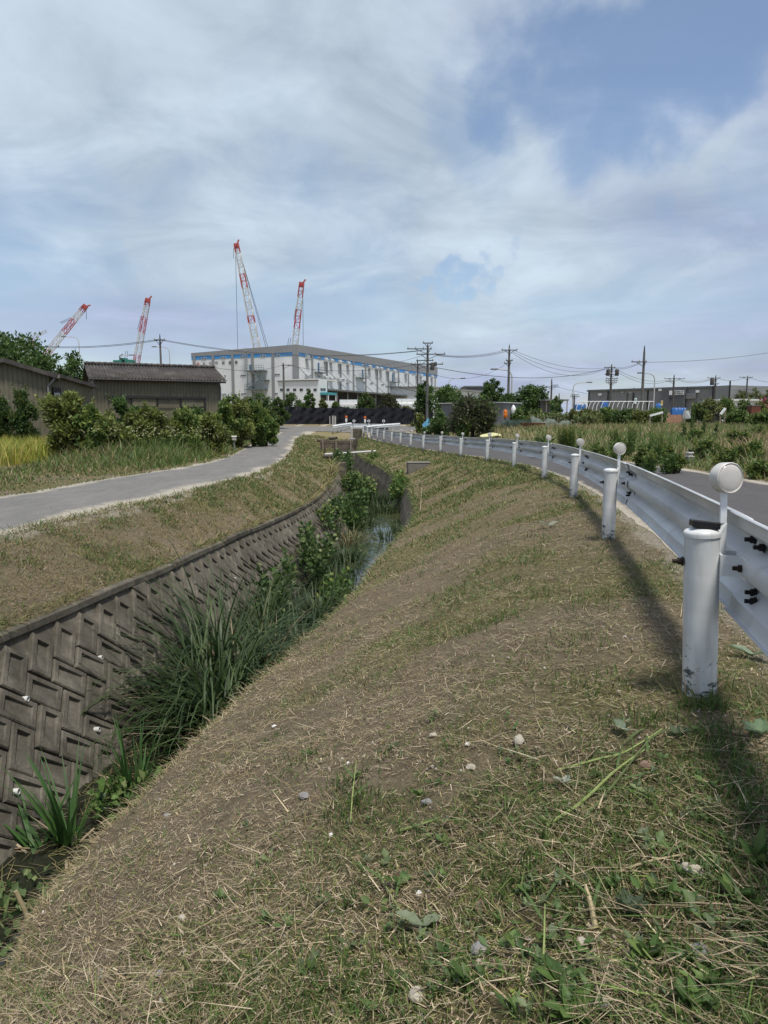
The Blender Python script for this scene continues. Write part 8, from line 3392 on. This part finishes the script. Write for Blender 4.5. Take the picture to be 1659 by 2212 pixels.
def fallen(label, u, v, L, W, n, col_, seed, rz=0.0):
    rng = np.random.default_rng(seed)
    p = hit(u, v)
    L, W, col_ = L * 0.82, W * 0.8, tuple(c * 0.85 for c in col_)
    root = empty('fallen_leaf', p + Vector((0, 0, 0.015)), rz, label, 'leaf')
    for i in range(n):
        M = Matrix.Rotation((2.5, -0.1, 1.1)[i] + rng.normal() * 0.15, 4, 'Z') @ Matrix.Rotation(-0.22, 4, 'Y')
        veg_obj('blade', [xf(shaped_leaf(L * (1 - 0.1 * i), W, np.array(col_) * (0.9 + 0.2 * rng.random()), rng, 3, 0.25, 0.16), M)], 'leaf', root)
    MB().tube([(0, 0, 0), (0.05, -0.05, 0.004), (0.12, -0.11, -0.006)], [0.003, 0.0028, 0.0025], 6).build('stalk', 'stem_green', root)
    return root


fallen('pale wilted pair of lobed leaves lying near the bottom edge', 908, 2016, 0.085, 0.050, 2, (0.24, 0.29, 0.18), 850, 0.2)
fallen('crumpled grey green leaf lying on the upper bank left of the posts', 1187, 1141, 0.17, 0.12, 2, (0.28, 0.31, 0.23), 851, 0.5)
fallen('wilted pale leaf lying right of the cut stalks', 1345, 1588, 0.07, 0.05, 2, (0.22, 0.28, 0.19), 852, 2.0)
fallen('folded pale leaf lying right of the nearest post', 1625, 1428, 0.12, 0.08, 2, (0.25, 0.32, 0.22), 853, 2.6)
fallen('three pointed green leaf near the right edge', 1640, 1600, 0.09, 0.06, 3, (0.16, 0.24, 0.13), 854, 1.2)
fallen('small silvery leaf flat on the ground left of the stalks', 1218, 1708, 0.045, 0.03, 2, (0.36, 0.42, 0.36), 855, 0.7)


def stalk(label, pts, r, mat, group='cut stalks on the near bank'):
    W3 = [hit(u, v) + Vector((0, 0, h)) for u, v, h in pts]
    o = empty('cut_stalk', W3[0], 0, label, 'stalk', group)
    P = [p - W3[0] for p in W3]
    MB().tube(cat_rom(P, 6), [r * (1 - 0.5 * i / (len(cat_rom(P, 6)) - 1)) for i in range(len(cat_rom(P, 6)))], 6).build('stem', mat, o, smooth=True)
    rng = np.random.default_rng(int(pts[0][0]))
    mid = P[len(P) // 2]
    d = (P[-1] - P[0]).normalized()
    for k in range(2):
        M = Matrix.Translation(P[0].lerp(P[-1], 0.35 + 0.3 * k) + Vector((0, 0, 0.01))) @ Matrix.Rotation(math.atan2(d.y, d.x) + 0.5 * (1 if k else -1), 4, 'Z')
        veg_obj('blade', [xf(shaped_leaf(0.13, 0.008, (0.10, 0.16, 0.05), rng, 0, 0.1), M)], 'leaf', o)


simple('stalk_green', (0.22, 0.27, 0.09), 0.6, 0, 0.15, 12)
simple('stalk_straw', (0.34, 0.28, 0.16), 0.7, 0, 0.15, 12)
stalk('longest cut green stalk running up to the right', [(1180, 1797, 0.012), (1255, 1750, 0.02), (1330, 1690, 0.03), (1402, 1632, 0.025)], 0.005, 'stalk_green')
stalk('cut green stalk lying above the longest one', [(1204, 1672, 0.012), (1290, 1662, 0.02), (1350, 1640, 0.02), (1430, 1590, 0.02)], 0.0042, 'stalk_green')
stalk('dark cut stalk lying across the green ones', [(1262, 1780, 0.015), (1315, 1730, 0.03), (1405, 1620, 0.035), (1460, 1590, 0.02)], 0.0036, 'stem_green')
stalk('thin green stalk leaning into the tall tuft', [(757, 1788, 0.01), (762, 1750, 0.05), (770, 1705, 0.1)], 0.003, 'stalk_green')
stalk('upright thin cut stalk near the bottom', [(1172, 2120, 0.0), (1174, 2070, 0.03), (1176, 1990, 0.03)], 0.003, 'stalk_green')
stalk('broken yellow reed stub sticking up', [(1287, 2012, 0.0), (1275, 1990, 0.03), (1262, 1965, 0.05)], 0.007, 'stalk_straw')
stalk('short pale reed piece in the lower right', [(1212, 1890, 0.01), (1219, 1915, 0.012), (1226, 1935, 0.012)], 0.005, 'stalk_straw')
stalk('short green reed piece beside the bare patch', [(865, 1805, 0.01), (900, 1795, 0.014), (935, 1786, 0.014)], 0.0055, 'stalk_green')
stalk('pale straw reed on the upper bank', [(908, 1110, 0.0), (909, 1090, 0.08), (911, 1066, 0.16)], 0.012, 'stalk_straw')
stalk('dry bent reed at the right bank', [(1330, 1900, 0.01), (1400, 1880, 0.02), (1480, 1872, 0.02)], 0.0035, 'stalk_straw')
stalk('thin yellow stalk left of the fallen leaves', [(880, 2005, 0.01), (850, 1960, 0.02), (812, 1900, 0.02)], 0.0028, 'stalk_green')


rng = np.random.default_rng(880)
parts = []
for k in range(260):
    u, v = 260 + 1400 * rng.random() ** 0.6, 1520 + 690 * rng.random() ** 0.7
    if rng.random() > 0.35 + 0.65 * (u - 260) / 1400:
        continue
    p = hit(u, v)
    if p.x < float(ev(BR[0], np.array([p.y]))[0]) + 0.1:
        continue
    m_ = int(rng.integers(5, 13))
    a = rng.random(m_) * 6.28
    r_ = 0.035 * rng.random(m_)
    L_ = (0.012 + 0.022 * rng.random(m_)) * (0.8 + 0.5 * rng.random())
    D = norm(np.stack([np.cos(a), np.sin(a), 0.25 + 0.7 * rng.random(m_)], 1))
    C0 = np.array(p) + np.stack([r_ * np.cos(a), r_ * np.sin(a), 0.006 + 0.02 * rng.random(m_)], 1)
    parts.append(leaf_arrays(C0, D, norm(rand_dir(m_, rng) * 0.5 + np.array([0, 0, 1.0])), L_, L_ / (1.4 + 1.4 * rng.random()), pick(GW if rng.random() < 0.7 else [(0.15, 0.2, 0.08), (0.1, 0.13, 0.07)], m_, rng)))
tag(veg_obj('seedlings', parts, 'leaf'), 'tiny leafy seedlings dotted over the near bank', 'weeds', None, 'stuff')

# ------------------------------------------------------------------ plants in the ditch
def clump(label, name, cat, x, y, n, hmin, hmax, w, pal, seed, lean=0.35, droop=0.9, spread=0.25, bias=None, segs=6, z=None, group=None, leaf_name='leaves', bend=None):
    bend = (1.75 if name == 'sedge_clump' else 1.0) if bend is None else bend
    rng = np.random.default_rng(seed)
    zz = (wz(y) - 0.03) if z is None else z
    root = empty(name, (x, y, zz), 0, label, cat, group)
    a = rng.random(n) * 6.283
    r_ = spread * rng.random(n) ** 0.6
    P = np.stack([r_ * np.cos(a), r_ * np.sin(a) * 1.3, np.zeros(n)], 1)
    az = a + rng.normal(0, 0.5, n)
    if bias is not None:
        m = rng.random(n) < bias[1]
        az[m] = bias[0] + rng.normal(0, 0.45, int(m.sum()))
    C = pick(pal, n, rng)
    arr = blade_arrays(P, az, lean * (0.2 + 0.8 * rng.random(n)), hmin + (hmax - hmin) * rng.random(n), w * (0.7 + 0.6 * rng.random(n)), C, segs, droop * bend * (0.15 + 1.15 * rng.random(n) ** 0.8), rng, bexp=2.0 if bend > 1 else 1.3)
    veg_obj(leaf_name, [arr], 'leaf', root)
    dn = max(6, n // 5)
    b2 = blade_arrays(P[:dn] * 1.1, az[:dn] + 0.4, 0.5 + 0.4 * rng.random(dn), 0.6 * hmin + 0.4 * rng.random(dn) * hmax, np.full(dn, w * 0.8), pick(STRAW, dn, rng) * 0.7, segs, 0.8 * rng.random(dn), rng)
    veg_obj('dead_leaves', [b2], 'straw', root)
    return root


SEDGE = [(0.039, 0.068, 0.021), (0.05, 0.085, 0.026), (0.03, 0.053, 0.018), (0.077, 0.112, 0.039)]
SG = 'sedge clumps in the ditch'
clump('largest arching sedge clump before the block wall', 'sedge_clump', 'sedge', -1.58, 6.25, 280, 0.9, 1.75, 0.022, SEDGE, 901, 0.62, 1.15, 0.25, None, 7, None, SG)
clump('sedge clump drooping over the water beside the near brow', 'sedge_clump', 'sedge', -1.36, 5.75, 220, 0.8, 1.35, 0.021, SEDGE, 902, 0.7, 1.1, 0.22, (3.3, 0.45), 7, None, SG)
clump('sedge clump leaning left against the block wall', 'sedge_clump', 'sedge', -1.72, 7.1, 190, 1.1, 1.9, 0.021, SEDGE, 903, 0.55, 0.9, 0.22, (2.9, 0.4), 7, None, SG)
clump('sedge clump in the middle of the ditch behind the largest', 'sedge_clump', 'sedge', -1.25, 7.2, 220, 0.8, 1.3, 0.021, SEDGE, 904, 0.65, 1.15, 0.28, None, 6, None, SG)
clump('sedge clump with straight tall blades near the wall', 'sedge_clump', 'sedge', -1.45, 8.3, 110, 0.7, 1.25, 0.014, SEDGE, 905, 0.25, 0.5, 0.2, None, 6, None, SG)
clump('low sedge clump spreading to the brow of the bank', 'sedge_clump', 'sedge', -1.0, 7.9, 170, 0.6, 1.05, 0.02, SEDGE, 906, 0.65, 1.1, 0.3, None, 6, None, SG)
clump('further sedge clump before the open water', 'sedge_clump', 'sedge', -0.92, 9.6, 150, 0.5, 0.85, 0.015, SEDGE, 907, 0.4, 0.8, 0.3, None, 6, None, SG)
clump('sparse upright reeds by the open water', 'sedge_clump', 'sedge', -0.60, 11.2, 46, 0.5, 0.9, 0.014, SEDGE, 908, 0.25, 0.5, 0.3, None, 5, None, SG)
clump('thin dark reeds standing in the open water', 'sedge_clump', 'sedge', 0.02, 17.0, 46, 0.35, 0.75, 0.016, SEDGE, 909, 0.3, 0.6, 0.3, None, 5, None, SG)
clump('green reeds behind the open water', 'sedge_clump', 'sedge', -0.6, 19.5, 110, 0.35, 0.7, 0.018, SEDGE, 910, 0.4, 0.7, 0.5, None, 5, None, SG)
clump('green reeds under the right ditch wall', 'sedge_clump', 'sedge', 0.0, 22.5, 150, 0.4, 0.75, 0.02, SEDGE, 911, 0.4, 0.7, 0.55, None, 5, None, SG)
clump('grass fringe hanging from the right ditch wall', 'sedge_clump', 'sedge', 0.50, 18.6, 60, 0.2, 0.4, 0.018, SEDGE, 912, 0.5, 0.8, 0.4, None, 5, None, SG)
clump('dense reeds filling the ditch bend', 'sedge_clump', 'sedge', -0.3, 25.0, 220, 0.4, 0.8, 0.024, SEDGE, 913, 0.35, 0.6, 0.7, None, 5, None, SG)
clump('reeds under the white pipe', 'sedge_clump', 'sedge', -1.2, 30.0, 240, 0.6, 1.2, 0.028, SEDGE + STUB, 914, 0.35, 0.6, 0.8, None, 5, None, SG)
clump('reeds before the plank weir', 'sedge_clump', 'sedge', -2.2, 38.0, 160, 0.4, 0.9, 0.03, SEDGE + STUB, 915, 0.35, 0.6, 0.8, None, 5, None, SG)
clump('low arching sedge along the wall before the open water', 'sedge_clump', 'sedge', -0.85, 11.6, 150, 0.5, 0.95, 0.019, SEDGE, 916, 0.6, 1.0, 0.3, None, 6, None, SG)
clump('ragged sedge on the left of the open water', 'sedge_clump', 'sedge', -0.75, 14.2, 150, 0.4, 0.8, 0.02, SEDGE, 917, 0.6, 1.0, 0.32, None, 6, None, SG)
clump('yellowing sedge behind the pale creeper', 'sedge_clump', 'sedge', -0.85, 16.4, 130, 0.4, 0.8, 0.02, SEDGE + STUB, 918, 0.6, 0.9, 0.35, None, 6, None, SG)
clump('tangled sedge between the two largest clumps', 'sedge_clump', 'sedge', -1.5, 6.7, 130, 0.7, 1.5, 0.02, SEDGE + STUB[:1], 919, 0.8, 1.0, 0.4, None, 7, None, SG)
# sword leaved iris in the near left corner
IRIS = [(0.055, 0.125, 0.030), (0.070, 0.150, 0.036), (0.045, 0.105, 0.028)]
clump('sword leaved iris clump in the near corner of the ditch', 'iris_clump', 'iris', -2.02, 4.22, 34, 0.35, 0.72, 0.024, IRIS, 920, 0.42, 0.28, 0.06, None, 6)
clump('second sword leaved iris clump behind the near one', 'iris_clump', 'iris', -1.78, 4.75, 40, 0.35, 0.68, 0.022, IRIS, 921, 0.3, 0.25, 0.14, None, 6)
clump('low iris leaves fanning left over the wall foot', 'iris_clump', 'iris', -2.18, 4.12, 12, 0.35, 0.6, 0.024, IRIS, 922, 0.8, 0.35, 0.05, (2.9, 0.8), 6)
# dry bent grass hanging off the brow
for i, (u, v) in enumerate(((372, 1641), (345, 1668), (306, 1697), (250, 1760))):
    p = hit(u + 4, v + 4)
    clump(('upper', 'second', 'third', 'lowest')[i] + ' dry grass tuft bending off the brow over the ditch', 'dry_grass', 'grass', p.x, p.y, 26, 0.18, 0.42, 0.004, [(0.40, 0.35, 0.20), (0.34, 0.32, 0.15), (0.22, 0.24, 0.09)], 930 + i, 0.5, 0.9, 0.05, (2.8, 0.8), 6, p.z, 'dry tufts on the brow')


# leafy creepers and water weeds
def leafy(label, x, y, z, rx, ry, rz, n, L, pal, seed, tip=None, name='creeper', cat='creeper', elong=1.25, group=None):
    rng = np.random.default_rng(seed)
    root = empty(name, (x, y, z), 0, label, cat, group)
    cl = [((0, 0, rz * 0.5), (rx, ry, rz * 0.6))]
    for i in range(7):
        a = rng.random() * 6.28
        cl.append(((rx * 0.7 * math.cos(a), ry * 0.7 * math.sin(a), rz * rng.random()), (rx * 0.5, ry * 0.5, rz * 0.35)))
    veg_obj('leaves', [foliage(cl, n, L, pal, rng, tip, 0.3, elong)], 'leaf', root)
    mb = MB()
    for i in range(9):
        c = cl[1 + i % 7][0]
        mb.tube([(rng.normal() * rx * 0.3, rng.normal() * ry * 0.3, -0.05), (c[0] * 0.6, c[1] * 0.6, c[2] * 0.6 + 0.05), c], [0.008, 0.006, 0.003], 5)
    mb.build('stem', 'stem_green', root)
    return root


CR = 'leafy creepers in the ditch'
leafy('broad leaved creeper climbing the block wall behind the sedge', -1.52, 9.6, wz(9.6), 0.28, 0.55, 0.75, 420, 0.10, GREEN_DK, 940, PALE, group=CR)
leafy('pale leafy creeper on the block wall before the open water', -1.15, 12.2, wz(12.2), 0.30, 0.8, 0.85, 900, 0.085, GREEN_DK, 941, PALE, group=CR)
leafy('creeper trailing down the block wall beyond the open water', -1.30, 16.5, wz(16.5) + 0.1, 0.35, 1.1, 0.75, 1100, 0.085, GREEN_DK, 942, GREEN_YL, group=CR)
leafy('dense dark creeper mound on the left of the ditch', -1.05, 20.5, wz(20.5), 0.55, 1.5, 0.75, 2200, 0.10, GREEN_DK, 943, GREEN_MD, group=CR)
leafy('pale tipped leafy mound in the ditch bend', -0.95, 25.5, wz(25.5), 0.6, 1.3, 0.95, 2200, 0.11, GREEN_DK, 944, PALE + GREEN_YL, group=CR)
leafy('dark leafy mound under the white pipe', -1.9, 33.0, wz(33) + 0.2, 0.5, 1.2, 1.2, 1400, 0.12, GREEN_DK, 945, GREEN_MD, group=CR)
leafy('shrubby creeper hanging over the right ditch wall', 0.55, 24.0, EYE - 2.6, 0.35, 1.0, 0.7, 1100, 0.11, GREEN_MD, 946, GREEN_YL, group=CR)
leafy('thin creeper at the right end of the white pipe', -0.45, 36.0, EYE - 2.5, 0.4, 0.8, 0.8, 800, 0.12, GREEN_MD, 947, GREEN_YL, group=CR)
leafy('round leaved herb between the irises', -1.72, 4.55, wz(4.5), 0.22, 0.35, 0.28, 240, 0.06, GREEN_MD, 948, PALE, 'water_herb', 'herb')
leafy('yellow green herb by the water under the sedge', -0.72, 10.6, wz(10.6), 0.25, 0.5, 0.45, 500, 0.08, GREEN_MD, 949, GREEN_YL, 'water_herb', 'herb')
leafy('floating watercress in the near left corner', -2.0, 3.45, wz(3.4) - 0.02, 0.42, 0.42, 0.12, 420, 0.05, [(0.12, 0.18, 0.07), (0.09, 0.15, 0.05)], 950, PALE, 'water_herb', 'herb', 1.15)
# floating mats on the open water
rng = np.random.default_rng(960)
n = 5200
y = 9 + 15 * rng.random(n)
xa, xb = ev(WBX, y), ev(BR[0], y)
x = xa + (xb - xa) * rng.random(n)
k = (fbm(x * 1.6, y * 0.7, 3, 61) > 0.50) & ((x - xa) / (xb - xa) < 0.55 + 0.5 * (y > 18) + 0.3 * (y < 11))
x, y = x[k], y[k]
n = len(x)
zz = EYE - ev(WBD, y) + 0.035
arr = blade_arrays(np.stack([x, y, zz], 1), rng.random(n) * 6.28, np.full(n, 0.97), 0.18 + 0.25 * rng.random(n), np.full(n, 0.02), pick(SEDGE + OLIVE, n, rng), 3, np.full(n, 0.03), rng)
tag(veg_obj('floating_grass', [arr], 'leaf'), 'mats of floating grass on the ditch water', 'grass', None, 'stuff')
n = 900
y = 2.4 + 3.2 * rng.random(n)
xa, xb = ev(WBX, y), ev(BR[0], y)
x = xa + (xb - xa) * rng.random(n)
k = fbm(x * 3, y * 3, 3, 67) > 0.45
x, y = x[k], y[k]
n = len(x)
arr = blade_arrays(np.stack([x, y, EYE - ev(WBD, y) + 0.035], 1), rng.random(n) * 6.28, np.full(n, 0.93), 0.08 + 0.2 * rng.random(n), np.full(n, 0.005), pick(STUB + OLIVE, n, rng) * 0.8, 3, np.full(n, 0.05), rng)
tag(veg_obj('floating_litter', [arr], 'straw'), 'dead stems and litter floating in the near ditch', 'litter', None, 'stuff')
# a brown reed stub leaning out of the near water
p = Vector((-1.88, 3.42, wz(3.4)))
o = empty('reed_stub', p, 0, 'thick brown reed stub leaning in the near ditch corner', 'reed')
MB().tube([(0.04, 0.0, -0.1), (0.0, 0.0, 0.08), (-0.05, 0.0, 0.22)], [0.012, 0.012, 0.011], 8).build('stem', 'stalk_straw', o, smooth=True)
MB().tube([(0.05, 0.02, -0.05), (0.03, 0.03, 0.1), (0.06, 0.03, 0.16)], [0.008, 0.007, 0.005], 7).build('side_shoot', 'stalk_straw', o, smooth=True)


# dry and green blades hanging over the brow, and grass leaning over the wall coping
rng = np.random.default_rng(970)
n = 9000
y = 1.0 * (44 / 1.0) ** rng.random(n)
x = ev(BR[0], y) - 0.03 + 0.12 * rng.random(n)
sc = 1 + y / 14
C = pick(STUB + STRAW, n, rng) * 0.85
gm = rng.random(n) < np.clip(y / 22, 0.12, 0.7)
C[gm] = pick(GRASS, int(gm.sum()), rng)
arr = blade_arrays(np.stack([x, y, ground(x, y) - 0.004], 1), np.pi + rng.normal(0, 0.7, n), 0.35 + 0.5 * rng.random(n), (0.02 + 0.09 * rng.random(n) ** 2) * sc, np.maximum(0.0022, 0.7 * px(y)), C, 3, 0.5 + 0.7 * rng.random(n), rng, twist=rng.random(n) * 6.28)
tag(veg_obj('brow_grass', [arr], 'straw'), 'dry grass fringe hanging over the brow of the right bank', 'grass', None, 'stuff')
n = 7000
y = 2.5 * (45 / 2.5) ** rng.random(n)
x = ev(WT[0], y) - 0.13 + 0.11 * rng.random(n)
k = fbm(y * 1.5, y * 0 + 4, 3, 91) + 0.3 * rng.random(n) > 0.55
x, y = x[k], y[k]
n = len(x)
sc = 1 + y / 14
C = pick(STUB, n, rng)
gm = rng.random(n) < 0.35
C[gm] = pick(GRASS, int(gm.sum()), rng)
arr = blade_arrays(np.stack([x, y, ground(x, y) + 0.0], 1), rng.normal(0, 0.8, n), 0.3 + 0.5 * rng.random(n), (0.03 + 0.08 * rng.random(n) ** 2) * sc * np.clip((y - 6) / 8, 1, 2.2), np.maximum(0.003, 0.7 * px(y)), C, 3, 0.4 + 0.6 * rng.random(n), rng, twist=rng.random(n) * 6.28)
tag(veg_obj('coping_grass', [arr], 'straw'), 'dry grass leaning over the coping of the block wall', 'grass', None, 'stuff')
# ragged grass creeping over both edges of the farm road
n = 12000
y = 5 * (58 / 5) ** rng.random(n)
s_ = rng.random(n) < 0.6
x = np.where(s_, ev(LN[0], y) - 0.14 + 0.2 * rng.random(n), ev(LF[0], y) - 0.10 + 0.22 * rng.random(n))
k = fbm(y * 2.2 + 3 * s_, y * 0 + 1, 3, 95) + 0.35 * rng.random(n) > 0.62
x, y = x[k], y[k]
n = len(x)
arr = blade_arrays(np.stack([x, y, ground(x, y)], 1), rng.random(n) * 6.28, 0.3 + 0.5 * rng.random(n), (0.02 + 0.06 * rng.random(n) ** 2) * (1 + y / 14), np.maximum(0.003, 0.8 * px(y)), pick(GRASS + STUB, n, rng), 2, 0.5 * rng.random(n), rng, twist=rng.random(n) * 6.28)
tag(veg_obj('road_edge_grass', [arr], 'leaf'), 'ragged grass creeping over the farm road edges', 'grass', None, 'stuff')
